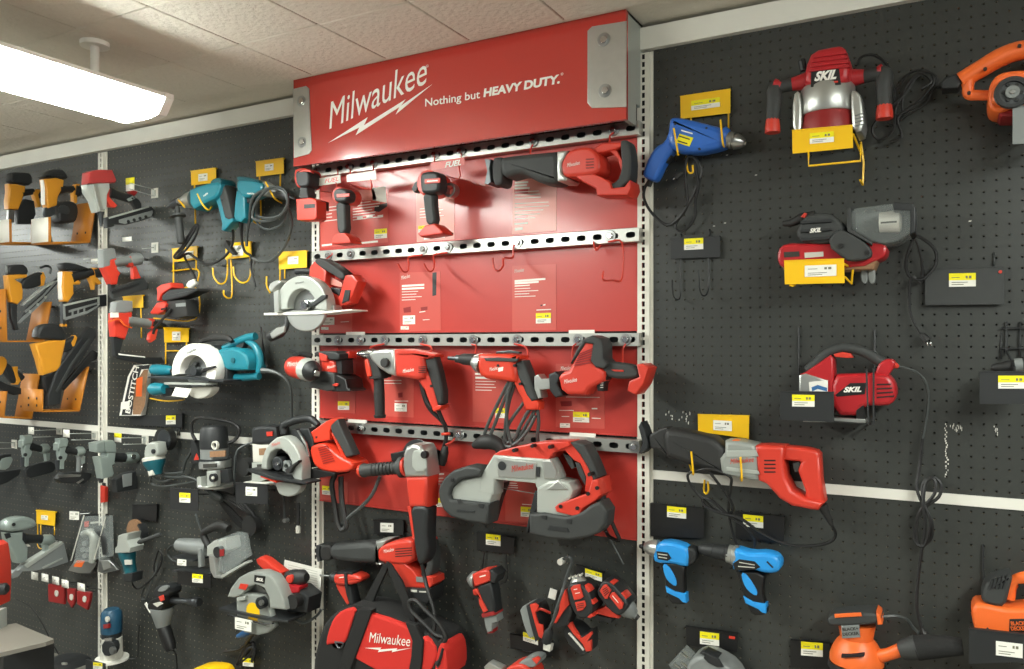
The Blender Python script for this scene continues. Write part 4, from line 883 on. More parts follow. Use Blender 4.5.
# ------------------------------------------------------------------ bottom row
t = T('circular_saw', 'red and silver corded circular saw at the left of the bottom row', 'saw', 330, 440, 0, 0, G3)
t.ext('upper_guard', 'lightgrey', [(96,444),(104,380),(122,320),(160,262),(205,226),(250,216),(290,232),(335,280),(372,350),(388,430),(386,540),(330,520),(306,470),(314,400),(286,345),(240,308),(200,308),(162,334),(142,390),(140,450)], 14, 18.5, 12, rows=2)
t.ext('guard_web', 'charcoal', [(140,450),(142,390),(162,330),(215,304),(275,330),(314,400),(308,480),(180,470)], 13.6, 15, 2)
t.disc('blade', 'steel', (245,470), 128, 14.6, 15, n=40)
t.ext('lower_guard', 'lightgrey', [(190,530),(376,552),(362,600),(330,630),(290,644),(240,636),(206,612)], 14.6, 17.5, 8, 1)
t.disc('arbor', 'darksteel', (205,410), 46, 15, 18, n=24, bev=6); t.disc('arbor_bolt', 'chrome', (192,416), 12, 18, 19.4, n=6)
t.disc('spring_hub', 'greyplastic', (260,430), 38, 16, 17.4, 18, 20)
t.ext('guard_lever', 'rubber', [(256,452),(300,420),(348,388),(346,404),(312,436),(290,478),(262,478)], 18, 20, 4)
t.ext('depth_scale', 'charcoal', [(304,170),(330,168),(380,230),(410,300),(430,400),(400,420),(390,340),(350,260),(310,215)], 12, 14.5, 3)
t.ext('depth_scale', 'steel', [(330,178),(342,176),(398,270),(420,360),(412,366),(388,280)], 14.4, 14.9, 0)
t.ext('shoe', 'charcoal', [(10,444),(60,456),(200,500),(430,540),(430,552),(190,518),(10,460)], 14, 21, 2)
t.ext('shoe_edge', 'redorange', [(90,490),(200,532),(200,544),(92,504)], 17, 20.6, 1)
t.ext('motor', 'charcoal', [(380,160),(440,160),(470,240),(490,420),(440,440),(400,340),(350,240)], 7, 13, 8)
t.ext('motor_housing', 'redorange', [(456,292),(500,268),(550,262),(606,300),(680,366),(756,396),(764,430),(750,452),(690,472),(560,462),(500,432),(470,380)], 5.5, 14, 16, 1, rows=3)
for k in range(8): t.ext('vent', 'darkred', [(480+k*5,304+k*15),(545+k*7,284+k*15),(546+k*7,288+k*15),(481+k*5,309+k*15)], 13.8, 14.25, 0)
t.ext('handle_front', 'redorange', [(396,244),(420,208),(560,110),(600,92),(640,98),(600,140),(586,180),(588,242),(490,262),(440,266)], 7, 12.5, 8, rows=2)
t.ext('handle_grip', 'grip', [(578,142),(606,104),(636,98),(652,150),(690,230),(746,350),(716,362),(690,366),(640,270),(592,190)], 8.6, 12.4, 10, rows=3)
t.ext('handle_edge', 'redorange', [(586,190),(600,196),(690,362),(672,368)], 8, 12.2, 2)
t.tube('front_handle', 'charcoal', [(240,205,11),(236,150,11),(290,118,11),(370,98,11),(430,100,11),(482,142,11)], [24,24,26,26,26,20], 5, 12)
for q in ((440,228),(468,226)): t.disc('screw', 'black', q, 7, 12.3, 12.7, n=10)
t.ext('motor_base', 'black', [(386,460),(480,440),(640,470),(630,490),(440,520),(390,520)], 6, 14, 6)
t.text('lettering', 'red', 'Milwaukee', (154,296), (214,272), 22, 18.7, .4, .03)
t.at(C1)
t.tube('cord', 'rubber', [(120,262,8),(105,300,8.5),(110,360,9),(122,430,9.5),(132,490,10),(150,524,10),(172,508,9.5),(160,440,9),(150,360,8),(148,270,7)], 12)
t.tube('cord', 'cordgrey', [(150,500,9),(190,460,9),(250,410,8.5),(300,350,8),(335,268,7)], 8)
t = T('angle_grinder', 'red angle grinder with silver head and ribbed side handle in the bottom row', 'grinder', 520, 270, 0, 0, C1)
t.ext('wheel_guard', 'black', [(394,158),(440,148),(478,140),(560,136),(600,150),(594,192),(572,212),(480,210),(400,196)], 6.5, 10.5, 5)
t.disc('wheel', 'darksteel', (512,180), 85, 5.7, 6.3, n=32)
t.ext('gear_head', 'aluminium', [(466,160),(480,124),(510,110),(548,116),(562,140),(572,200),(580,266),(474,268),(464,220)], 8.5, 16.5, 16, rows=3)
t.ext('head_plate', 'lightgrey', [(484,150),(530,140),(556,180),(560,246),(490,250)], 16.3, 17, 6, 1)
t.disc('spindle_button', 'black', (546,166), 17, 16, 17.6, n=20, bev=4)
t.lathe('side_handle', 'grip', (458,224,12), (244,242,14), [(0,30),(.04,48),(.12,48),(.16,32),(.3,27),(.6,29),(.88,30),(.92,34),(1,30)], 16)
t.lathe('handle_ring', 'red', (464,222,12), (450,225,12.1), [(0,44),(1,44)], 16); t.lathe('handle_end', 'redorange', (250,242,14), (238,243,14.1), [(0,32),(1,28)], 14)
for k in range(7): t.lathe('grip_ring', 'rubber', (300+k*17,237-k*1.4,13.6-k*.16), (306+k*17,236.5-k*1.4,13.5-k*.16), [(0,31),(1,31)], 14)
t.ext('motor_body', 'red', [(474,264),(580,262),(578,330),(576,412),(490,412),(480,340)], 8.8, 16, 18, rows=3)
t.ext('rear_grip', 'charcoal', [(488,404),(578,404),(576,470),(572,560),(580,620),(560,680),(530,690),(512,600),(502,500)], 10.2, 16, 16, 1, rows=3)
t.ext('switch_stripe', 'red', [(480,408),(494,408),(514,560),(504,560)], 11, 16, 2)
t.at(C3)
t.tube('cord', 'rubber', [(532,130,13),(542,180,12),(552,230,11.5),(570,300,13),(595,380,14),(600,460,15),(585,530,15.2),(620,550,15.4),(655,520,15.4),(620,450,15.6),(560,390,15.6),(510,340,15.4),(478,345,15.2),(490,390,15.2),(550,450,15.4),(600,500,15.6),(640,520,15.5),(610,555,15.4)], 9)
t = T('band_saw', 'grey and red portable band saw with dark rubber bumpers in the bottom row', 'band saw', 430, 300, 0, 0, C2)
t.ext('wheel_housing', 'lightgrey', [(106,330),(118,290),(160,262),(236,246),(300,250),(296,320),(280,368),(110,350)], 7, 13.5, 8)
t.ext('bumper', 'grip', [(54,310),(62,280),(84,248),(120,220),(180,200),(226,206),(246,220),(236,250),(200,252),(150,264),(112,300),(104,330),(110,348),(280,368),(270,460),(180,446),(110,426),(76,394),(58,350)], 8, 15, 12, rows=3)
for pts in ([(120,356),(135,352),(146,368),(128,372)], [(214,372),(240,374),(238,392),(218,388)], [(120,398),(200,404),(196,412),(116,408)]): t.ext('bumper_detail', 'charcoal', pts, 14.9, 15.2, 1)
t.disc('bumper_screw', 'black', (100,268), 9, 15, 15.3, n=10)
t.ext('bumper', 'grip', [(456,412),(520,408),(620,424),(690,402),(730,372),(770,356),(800,400),(794,460),(766,496),(720,516),(640,530),(540,522),(456,500)], 8, 15, 12, rows=3)
for pts in ([(494,424),(520,426),(518,444),(498,440)], [(608,440),(632,444),(630,462),(610,458)], [(530,470),(610,480),(620,500),(524,488)]): t.ext('bumper_detail', 'charcoal', pts, 14.9, 15.2, 1)
t.ext('motor_case', 'lightgrey', [(490,298),(540,268),(580,262),(632,272),(652,308),(640,344),(600,372),(596,390),(680,418),(640,432),(488,406)], 7, 14, 10)
t.ext('frame', 'lightgrey', [(296,152),(420,162),(545,172),(566,210),(582,252),(570,300),(530,312),(488,302),(480,278),(304,262),(298,330),(232,322),(236,250),(254,220)], 7.5, 13.6, 8)
t.ext('frame_plate', 'aluminium', [(300,168),(474,190),(472,262),(304,254)], 13.5, 14, 4)
t.disc('frame_slot', 'charcoal', (320,204), 19, 14, 14.2, n=20); t.ext('frame_slot', 'charcoal', [(474,208),(490,210),(488,254),(474,252)], 13.6, 14.1, 2)
t.ext('facet', 'aluminium', [(500,180),(540,178),(566,230),(560,262),(510,262)], 13.5, 14.2, 5); t.ext('facet', 'aluminium', [(520,310),(570,266),(612,310)], 13.9, 14.4, 4)
t.text('lettering', 'red', 'Milwaukee', (364,232), (462,216), 26, 14.1, .4, .02)
t.ext('top_cover', 'red', [(298,152),(330,132),(400,114),(480,98),(560,92),(632,92),(642,108),(566,142),(546,172),(520,180),(420,166)], 5, 13, 5)
t.ext('handle', 'red', [(560,142),(628,94),(648,104),(700,178),(744,262),(720,322),(700,310),(706,250),(680,190),(652,176),(612,134)], 6, 12, 6, rows=2)
t.ext('handle_grip', 'grip', [(634,96),(668,94),(700,108),(736,180),(764,250),(740,268),(714,206),(680,150)], 5.8, 12.3, 8, rows=3)
t.ext('handle_base', 'red', [(738,262),(766,256),(776,326),(752,352),(694,388),(682,418),(656,420),(582,402),(574,380),(590,366),(720,318)], 6, 14.8, 6)
t.ext('trigger', 'grip', [(598,148),(636,160),(652,210),(636,216),(618,190)], 7.5, 10.8, 4); t.ext('inner_grip', 'grip', [(654,186),(676,190),(706,250),(700,290),(670,240)], 7, 11.6, 5)
for q in ((540,118),(380,134),(716,240),(750,300),(710,326),(588,382),(662,390),(462,114)): t.disc('screw', 'black', q, 8, 11.5, 15.1, n=10)
t.ext('blade_guide', 'charcoal', [(280,300),(306,266),(338,278),(312,350),(284,452),(262,462),(270,370)], 4, 8, 3); t.ext('blade_guide', 'charcoal', [(484,310),(502,312),(492,392),(470,424),(452,496),(446,480),(462,400)], 4, 12, 3)
t.tube('blade', 'steel', [(300,300,9),(480,330,9)], 2, 0)
t.lathe('strain_relief', 'rubber', (752,332,9), (808,450,8), [(0,26),(.4,20),(1,11)], 12)
t.tube('cord', 'cord', [(800,436,8),(825,490,7),(842,535,6),(800,520,4),(780,490,2)], 8)
t.at(C4)
t.tube('cord', 'cordgrey', [(750,5,3),(790,80,2.6),(835,165,2.4)], 4)
# ------------------------------------------------------------------ below the red display
t = T('reciprocating_saw', 'red cordless reciprocating saw with black boot and battery above the tool bag', 'saw', 420, 150, 0, 0, C3)
recip(t, dict(boot=[(110,64),(180,60),(344,50),(344,152),(300,156),(180,150),(110,130)], snout=[(60,72),(90,66),(120,70),(120,136),(92,146),(66,140)],
      shoe=[(48,68),(66,72),(60,110),(68,144),(54,148),(46,110)], collar=[(336,46),(392,42),(372,70),(346,90),(346,140),(366,158),(336,162)],
      motor=[(344,84),(372,60),(440,44),(500,36),(520,56),(524,120),(506,156),(440,162),(360,148),(344,130)],
      foot=[(372,144),(470,152),(512,184),(540,224),(586,214),(610,222),(612,252),(592,272),(476,268),(462,232)],
      top=[(488,40),(520,30),(586,40),(590,54),(540,64),(506,66)], grip=[(566,40),(590,46),(604,100),(602,190),(588,226),(548,222),(544,200),(572,180),(576,120)],
      trig=[(548,56),(566,54),(580,110),(572,130),(556,96)], vents=[[(410,90+k*12),(490,84+k*12),(490,88+k*12),(410,94+k*12)] for k in range(4)]), (1.8, 9.3), logo=((356,112),(404,100),16))
t.ext('battery', 'charcoal', [(472,268),(600,272),(598,330),(586,346),(476,332)], 1.5, 9.6, 8, rows=2); t.bars('print', 'papergrey', [(485,292,515,294,12),(525,296,570,298,7)], 9.7)
t.ext('foot_label', 'greyplastic', [(510,224),(546,228),(548,252),(512,250)], 8.8, 9.2, 1)
hookpeg('black peg hook carrying the cordless reciprocating saw above the tool bag', C3, [(260,60,-.3),(260,60,2),(260,46,2.4)])
# --- tool bag
t = T('tool_bag', 'red and black soft tool bag hung under the red display', 'bag', 360, 690, 0, 0, G6)
bag = [(14,700),(10,620),(24,540),(48,450),(80,390),(130,350),(210,322),(320,352),(450,402),(570,452),(650,496),(686,540),(698,600),(700,700),(690,790),(360,800),(30,780)]
t.ext('body', 'bagblack', bag, 1.5, 17, 34, 1, rows=5)
t.ext('front_panel', 'bagred', [(270,376),(360,402),(470,446),(498,490),(498,600),(470,700),(330,690),(186,610),(230,480)], 14.5, 17.6, 14, rows=2)
t.ext('side_panel', 'bagred', [(96,392),(140,350),(216,338),(196,410),(156,534),(116,524),(80,528),(56,536),(66,470)], 9, 17.4, 10, 1, rows=2)
t.ext('side_panel', 'bagred', [(536,490),(580,490),(636,560),(612,640),(570,700),(526,700),(530,590)], 10, 17.4, 8, 1, rows=2)
t.ext('end_panel', 'bagred', [(650,520),(672,524),(692,570),(696,690),(660,700),(626,690),(632,600)], 6, 17.3, 10, 1, rows=2)
t.ext('end_panel', 'bagred', [(18,566),(30,500),(60,420),(76,412),(52,500),(46,564)], 6, 15.5, 4)
t.ext('strap', 'bagblack', [(214,350),(276,360),(250,440),(186,610),(150,720),(90,720),(130,560),(180,440)], 15.5, 18.1, 5, rows=2)
t.ext('strap', 'bagblack', [(446,420),(500,440),(540,520),(534,620),(520,720),(458,720),(478,600),(484,520)], 16, 18.1, 5, rows=2)
t.ext('handle_strap', 'bagblack', [(330,126),(350,116),(352,150),(300,260),(266,352),(212,350),(262,250)], 10, 11, 3)
t.ext('handle_strap', 'bagblack', [(344,112),(366,124),(424,210),(470,320),(500,440),(448,424),(420,300),(362,180)], 12, 13, 3)
t.ext('strap', 'bagblack', [(206,318),(300,336),(470,410),(470,440),(360,400),(262,372),(212,350)], 6, 16.2, 6)
t.tube('hook', 'black', [(346,128,11),(346,110,6),(346,108,-.3)], 4, 3)
t.ext('ring_patch', 'bagblack', [(66,506),(120,516),(140,536),(120,566),(80,560),(64,530)], 14, 17, 5)
t.tube('ring', 'darksteel', [(78,528,17.4),(122,536,17.4),(100,562,17.6),(78,528,17.4)], 5, 3)
t.text('lettering', 'white', 'Milwaukee', (254,530), (470,552), 48, 17.75, .35, 0.)
t.ext('lightning_bolt', 'white', [(234,560),(318,558),(310,568),(400,562),(396,570),(474,560),(372,582),(376,572),(300,582),(306,570)], 17.6, 17.7, 0)
t.ext('buckle', 'darksteel', [(596,636),(614,620),(628,640),(612,662)], 16.5, 17.6, 3); t.tube('zip_cord', 'bagblack', [(640,560,17),(626,610,17.4),(610,650,17.4)], 8)
# --- small drill behind the bag
t = T('cordless_drill', 'small red cordless drill at the upright left of the tool bag', 'drill', 150, 200, 0, 0, G6)
t.ext('body', 'red', [(84,178),(110,166),(180,168),(226,186),(228,210),(190,226),(110,232),(86,216)], 3, 8.5, 14, 1, rows=3)
t.ext('body_band', 'charcoal', [(142,164),(156,164),(160,232),(146,234)], 3.2, 8.8, 2); t.ext('vent_panel', 'charcoal', [(104,160),(184,160),(186,176),(106,174)], 3, 8.2, 3)
t.lathe('chuck', 'darksteel', (92,196,6), (52,188,6), [(0,28),(.4,30),(.7,22),(1,10)], 14); t.tube('bit', 'steel', [(56,188,6),(0,182,6)], 5, 0)
t.ext('handle', 'red', [(92,228),(140,232),(146,270),(164,324),(150,332),(118,280),(100,250)], 4, 7.5, 6); t.ext('grip', 'charcoal', [(138,232),(166,232),(190,330),(166,336),(148,280)], 3.8, 7.7, 6)
t.bars('print', 'white', [(98,196,124,192,5)], 8.6)
hookpeg('black peg hook under the small drill left of the tool bag', G6, [(150,240,-.3),(150,240,3.2),(150,228,4)])
# --- right-angle driver
t = T('right_angle_driver', 'red and dark right-angle driver below the band saw', 'driver', 180, 290, 0, 0, C4)
t.ext('head', 'red', [(120,206),(150,192),(196,184),(206,200),(206,238),(180,250),(132,266)], 5, 11, 8, rows=3)
t.ext('head_tail', 'charcoal', [(196,186),(220,184),(244,210),(228,250),(204,244)], 4.5, 10.5, 8)
t.lathe('nose', 'aluminium', (128,240,8), (86,236,8), [(0,40),(.4,38),(.7,26),(1,12)], 16)
t.ext('grip', 'charcoal', [(138,262),(206,244),(220,300),(230,392),(172,404),(158,330)], 5.5, 10.5, 12, rows=3)
t.ext('trigger_stripe', 'red', [(118,284),(140,280),(162,330),(190,384),(170,394),(150,350),(146,312),(124,308)], 7, 11, 4)
t.ext('collar', 'darkred', [(164,396),(222,384),(232,402),(168,416)], 5.5, 10.7, 4)
t.ext('battery', 'greyplastic', [(172,412),(232,404),(238,436),(214,444),(212,480),(190,490),(180,460)], 6, 10, 5); t.ext('battery_tip', 'darkred', [(184,478),(214,474),(212,492),(190,494)], 6.4, 9.6, 2)
t.bars('print', 'white', [(142,226,172,218,6)], 11.1)
hookpeg('black peg hook behind the right-angle driver', C4, [(215,215,-.3),(215,215,4),(215,195,4.6)])
holder('black price plate above the right-angle driver', C4, [(128,10),(312,38),(306,116),(130,98)], 1.2, 'black', [((208,48),70,52,.12)], [[(165,110,1),(160,240,1),(270,250,1),(270,120,1)]], wr=3)
holder('black price plate left of the red grinder tail below the display', C1, [(305,478),(448,480),(446,548),(305,545)], 1.2, 'black', [((367,514),62,44,.04,'n')], [], wr=3)
# --- cluster of drivers
t = T('impact_driver', 'red and black cordless driver pointing up, beside the slanted price tag', 'impact driver', 500, 240, 0, 0, G5)
t.ext('body', 'charcoal', [(428,150),(462,128),(520,132),(566,180),(592,250),(590,310),(548,350),(490,334),(446,250)], 7, 15, 14, 1, rows=3)
t.lathe('nose', 'aluminium', (486,150,11), (466,102,11), [(0,52),(.5,48),(.8,36),(1,20)], 18)
for k in range(4): t.ext('chuck_tooth', 'papergrey', [(424+k*22,108-k*6),(430+k*22,102-k*6),(434+k*22,112-k*6),(428+k*22,118-k*6)], 10, 12, 1)
t.ext('badge', 'red', [(434,172),(450,156),(490,150),(512,226),(494,240),(456,246)], 14.6, 15.4, 4); t.bars('print', 'white', [(452,182,474,178,6),(460,206,490,200,5)], 15.5)
t.ext('rear_panel', 'red', [(460,260),(520,248),(528,280),(510,306),(476,314)], 14.6, 15.4, 4)
for k in range(3): t.ext('vent', 'vent', [(474,270+k*12),(514,262+k*12),(515,266+k*12),(475,274+k*12)], 15.3, 15.5, 0)
t.ext('side_panel', 'red', [(526,150),(548,160),(566,186),(550,196),(534,180)], 12, 14.8, 4); t.ext('side_panel', 'red', [(540,236),(566,232),(590,262),(580,270),(552,258)], 12, 14.8, 4); t.ext('side_panel', 'red', [(510,320),(560,318),(584,340),(560,352),(520,340)], 12, 14.8, 4)
t.ext('grip', 'charcoal', [(400,270),(446,250),(460,300),(430,390),(380,410),(344,400)], 8, 13.5, 10, rows=3)
t.ext('grip_stripe', 'red', [(342,378),(372,310),(384,240),(408,176),(424,170),(432,230),(440,262),(400,310),(356,380)], 9.5, 14, 5)
t.tube('hook', 'black', [(500,250,8),(500,240,3),(500,240,-.3)], 4, 0)
t = T('impact_driver', 'red and black cordless driver with grey nose pointing down right beside the white upright', 'impact driver', 720, 240, 0, 0, G5)
t.ext('body', 'charcoal', [(608,190),(630,140),(656,112),(700,128),(740,170),(790,230),(810,270),(760,330),(720,320),(660,262)], 6, 13, 12, 1, rows=3)
t.lathe('nose', 'greyplastic', (764,280,9.5), (840,352,9.5), [(0,58),(.4,52),(.8,30),(.85,20),(1,16)], 20); t.lathe('bit_collar', 'black', (832,344,9.5), (850,360,9.5), [(0,18),(1,16)], 12)
t.ext('vent_panel', 'red', [(612,188),(636,154),(652,148),(682,184),(660,238),(644,236)], 12.6, 13.5, 4)
for k in range(4): t.ext('vent', 'vent', [(628+k*4,182+k*12),(654+k*5,166+k*9),(657+k*5,170+k*9),(630+k*4,186+k*12)], 13.4, 13.6, 0)
t.ext('badge', 'red', [(672,224),(686,200),(702,198),(758,268),(750,298),(734,304)], 12.8, 13.6, 4); t.bars('print', 'white', [(690,220,726,262,8)], 13.7)
t.ext('top_panel', 'red', [(684,126),(710,140),(700,158),(682,150)], 9, 12.6, 3); t.ext('top_panel', 'red', [(742,196),(764,194),(790,226),(776,240)], 9, 12.6, 3)
t.ext('handle', 'red', [(596,300),(630,290),(656,272),(740,330),(740,350),(690,344),(640,330),(600,322)], 7, 11.5, 6); t.ext('grip', 'charcoal', [(560,300),(600,296),(608,330),(700,350),(690,380),(600,360),(550,340)], 6.5, 11, 6)
t.tube('hook', 'black', [(700,230,6),(700,225,3),(700,225,-.3)], 4, 0)
t = T('driver_battery', 'grey and red battery pack standing at the left of the driver cluster', 'battery', 210, 380, 0, 0, G5, 'battery packs below the display')
t.ext('cells', 'greyplastic', [(144,296),(160,272),(186,264),(210,360),(236,450),(206,466),(186,440),(160,360)], 5, 12, 6); t.ext('housing', 'charcoal', [(184,268),(232,266),(256,330),(276,460),(240,486),(210,380)], 4.5, 12.5, 6)
t.ext('edge', 'red', [(184,272),(216,264),(236,280),(230,306),(216,322),(236,390),(262,400),(272,464),(258,482),(240,470),(210,370)], 12.2, 13, 3); t.tube('latch', 'red', [(220,312,12),(250,300,12),(308,324,10)], 8); t.tube('peg', 'black', [(210,330,5),(210,330,-.3)], 4, 0)
t = T('driver_battery', 'black and red battery pack hanging under the driver cluster', 'battery', 490, 480, 0, 0, G5, 'battery packs below the display')
t.ext('housing', 'charcoal', [(404,420),(420,384),(470,400),(520,450),(560,436),(566,500),(560,556),(520,572),(440,500)], 5, 12, 6); t.ext('edge', 'red', [(408,390),(440,380),(458,420),(500,480),(560,440),(566,456),(536,500),(560,490),(560,556),(530,560),(512,516),(460,460)], 11.6, 12.8, 3)
t.ext('label', 'papergrey', [(418,450),(428,444),(520,548),(510,556)], 12, 12.4, 0); t.tube('peg', 'black', [(480,440,5),(480,440,-.3)], 4, 0)
t = T('corded_charger', 'dark grey charger cord hanging left of the driver cluster', 'charger', 420, 20, 0, 0, G5)
t.tube('cord', 'cordgrey', [(372,8,3),(420,-20,4),(440,10,5),(412,90,10),(386,180,15),(350,290,16),(326,370,16),(300,430,15),(290,480,14)], 9); t.lathe('plug', 'charcoal', (306,420,15), (284,500,14), [(0,12),(.3,28),(1,30)], 10); t.ext('plug_face', 'papergrey', [(272,508),(318,520),(310,560),(270,546)], 13, 15, 2); t.disc('end_cap', 'papergrey', (374,10), 20, 2, 4.5, n=16, bev=4); t.tube('hook', 'black', [(420,-20,4),(420,-20,-.3)], 4, 0)
holder('slanted black price plate with bright tag above the driver cluster', G5, [(470,30),(640,76),(628,140),(470,100)], 2.2, 'black', [((574,92),104,52,.3)], [], wr=3)
holder('black price plate with tilted tag under the battery pack', G5, [(60,455),(320,500),(318,590),(66,540)], 2.2, 'black', [((188,482),92,52,.32)], [[(66,538,2.4),(310,586,2.6)]], wr=3)
t = T('price_tag_card', 'small pale price tag hanging alone left of the driver cluster', 'price tag', 322, 208, 0, 0, G5); t.ext('card', 'paper', [(308,172),(350,186),(338,246),(294,230)], 2.4, 2.6, 0); t.tube('peg', 'black', [(330,180,2.4),(330,180,-.3)], 3, 0)
t = T('multi_tool', 'red and grey cordless tool with silver foot cut by the lower edge, below the drivers', 'power tool', 120, 680, 0, 0, G5)
t.ext('body', 'red', [(40,668),(80,634),(140,620),(190,640),(230,700),(210,760),(40,760)], 5, 13, 14, 1, rows=3); t.ext('cover', 'greyplastic', [(112,636),(150,604),(190,586),(230,588),(252,606),(240,640),(200,650),(150,630)], 6, 12, 8, 1, rows=2)
t.ext('stripe', 'red', [(196,606),(232,590),(248,606),(226,640)], 11.6, 12.4, 3); t.ext('shoe', 'aluminium', [(-90,650),(-60,622),(-20,640),(20,660),(30,720),(-60,720)], 7, 10, 4); t.tube('peg', 'black', [(120,680,5),(120,680,-.3)], 4, 0)
# ------------------------------------------------------------------ left bays
A1=(0,140,4.181); A2=(0,290,4.181); A3=(0,420,4.781); A4=(0,530,4.811); A5=(140,140,4.183); A6=(100,280,4.46); A7=(130,400,4.78); A8=(140,500,3.96)
E1=(0,160,10.24); E2=(70,160,10.24); E3=(0,225,10.24); E4=(60,240,6.827); E5=(0,290,10.24); E6=(0,355,10.24); E7=(0,420,10.24); E8=(80,420,10.24)
F1=(0,500,10.24); F2=(0,560,6.14); F3=(100,500,8.367); F4=(100,580,7.515); F5=(150,170,6.827); F6=(150,330,7.314); F7=(140,410,7.87); F8=(160,510,5.147)
def build(t, items):
    for it in items:
        k = it[0]
        if k == 'e': t.ext(it[1], it[2], it[3], it[4], it[5], *(it[6:]))
        elif k == 'l': t.lathe(it[1], it[2], it[3], it[4], it[5], *(it[6:]))
        elif k == 't': t.tube(it[1], it[2], it[3], it[4], *(it[5:]))
        elif k == 'd': t.disc(it[1], it[2], it[3], it[4], it[5], it[6], *(it[7:]))
    return t
# --- yellow trays that stand out from the wall
def tray(label, crop, wall, lt, lb, bb, bt, w=13., paper=None, th=None):
    t = T('display_tray', label, 'tray', wall[0], wall[1], 0, 90, crop, 'yellow nailer trays'); s = crop[2]*1.0
    t.ext('base', 'shelfyellow', [(lb[0]-s*.8,lb[1]-s*.9), (bb[0],bb[1]-s*.9), (bb[0],bb[1]+s*.5), (lb[0]-s*.8,lb[1]+s*.5)], -w, 0, 0, hm=0)
    li = t.ext('front_lip', 'shelfyellow', [(lt[0]-s*1.2,lt[1]), (lt[0],lt[1]), (lb[0],lb[1]), (lb[0]-s*1.2,lb[1])], -w, 0, 0, hm=0)
    ba = t.ext('backrest', 'shelfyellow', [(bt[0]-s*1.2,bt[1]), (bt[0],bt[1]), (bb[0],bb[1]), (bb[0]-s*1.2,bb[1])], -w, 0, 0, hm=0)
    t.ext('wall_bracket', 'charcoal', [(bt[0]-s,bt[1]+4*s), (wall[0],bt[1]+4*s), (wall[0],bt[1]+6*s), (bt[0]-s,bt[1]+6*s)], -w*.6, -w*.4, 0, hm=0)
    def slot(par, x0, y0, f): t.ext('keyhole', 'vent', [(x0,y0-s*1.2),(x0+s*.2,y0-s*1.2),(x0+s*.2,y0+s*1.2),(x0,y0+s*1.2)], -w*f-.45, -w*f+.45, 0, parent=par, hm=0)
    for f in (.28, .72):
        for g in (.42, .74):
            if not paper: slot(li, lt[0]+(lb[0]-lt[0])*g-s*1.35, lt[1]+(lb[1]-lt[1])*g, f)
        slot(ba, bt[0]+(bb[0]-bt[0])*.75-s*1.35, bt[1]+(bb[1]-bt[1])*.75, f)
    if paper:
        a, b = paper; y0 = lt[1]+(lb[1]-lt[1])*a; y1 = lt[1]+(lb[1]-lt[1])*b; x0 = lt[0]-s*1.35; x1 = x0+(lb[0]-lt[0])
        t.ext('paper_label', 'paper', [(x0,y0),(x0+s*.2,y0),(x1+s*.2,y1),(x1,y1)], -w*.98, -w*.08, 0, parent=li, hm=0)
    return t
tray('yellow tray at the far left of the top row with a white label', A1, (215,430), (48,330), (50,430), (210,432), (250,300), 13, (.0, .95))
tray('yellow tray under the nailer beside the red-capped nailer, white label in front', A1, (415,430), (213,322), (213,430), (378,428), (404,258), 13, (.0, .95))
tray('yellow tray under the long-magazine nailer in the second row', E5, (635,300), (62,-10), (75,528), (455,526), (535,120), 13)
tray('yellow tray under the large yellow framing nailer', E6, (1010,300), (445,352), (442,580), (818,572), (915,120), 13)
tray('yellow tray at the far left below the long-magazine nailer', E6, (440,400), (78,372), (44,640), (330,650), (415,195), 13)
t = T('price_tag_card', 'small white price tag on the tray of the framing nailer', 'price tag', 365, 380, 0, 90, E6); t.o = t.o.copy()
t.ext('card', 'paper', [(426,352),(429,352),(427,415),(424,415)], -5.6, -2, 0, hm=0)
NG = 'pneumatic nailers on the left boards'
def nl(label, crop, wall, items, ang=90, name='nailer', cat='nailer', group=NG):
    t = T(name, label, cat, wall[0], wall[1], 0, ang, crop, group); out = []
    for it in items:
        it = list(it)
        if it[0] in 'ed':
            k = 4 if it[0] == 'e' else 5
            if it[k+1]-it[k] > 2: m_ = -6.2; it[k] = m_+(it[k]-m_)*.72; it[k+1] = m_+(it[k+1]-m_)*.72
            else: d_ = it[k+1]-it[k]; it[k+1] = -6.2+(it[k+1]+6.2)*.72+.12; it[k] = it[k+1]-d_
        out.append(it)
    return build(t, out)
nl('yellow and black nailer in the far left tray of the top row', E1, (500,450), [
    ('e','head_cap','charcoal',[(78,140),(110,128),(250,132),(292,160),(300,262),(200,252),(62,238)],-9.5,-3,18,1), ('e','body','nailer',[(60,246),(140,250),(232,272),(226,330),(196,420),(160,512),(56,506),(52,420),(64,330)],-9,-3.5,14,0),
    ('l','handle','charcoal',(210,340,-6),(340,322,-6),[(0,42),(.2,34),(1,32)]), ('e','handle_end','nailer',[(316,330),(356,302),(398,308),(372,360),(400,480),(372,486),(340,400)],-8,-4,6), ('d','end_cap','charcoal',(385,350),44,-7.5,-4.5),
    ('e','nose','steel',[(76,510),(140,515),(132,640),(70,640)],-7.5,-5,4), ('e','magazine','charcoal',[(160,500),(240,400),(330,420),(350,560),(300,660),(165,660)],-8,-4.5,10), ('e','trigger','charcoal',[(160,345),(205,352),(225,380),(195,400)],-6.6,-5.4,3)])
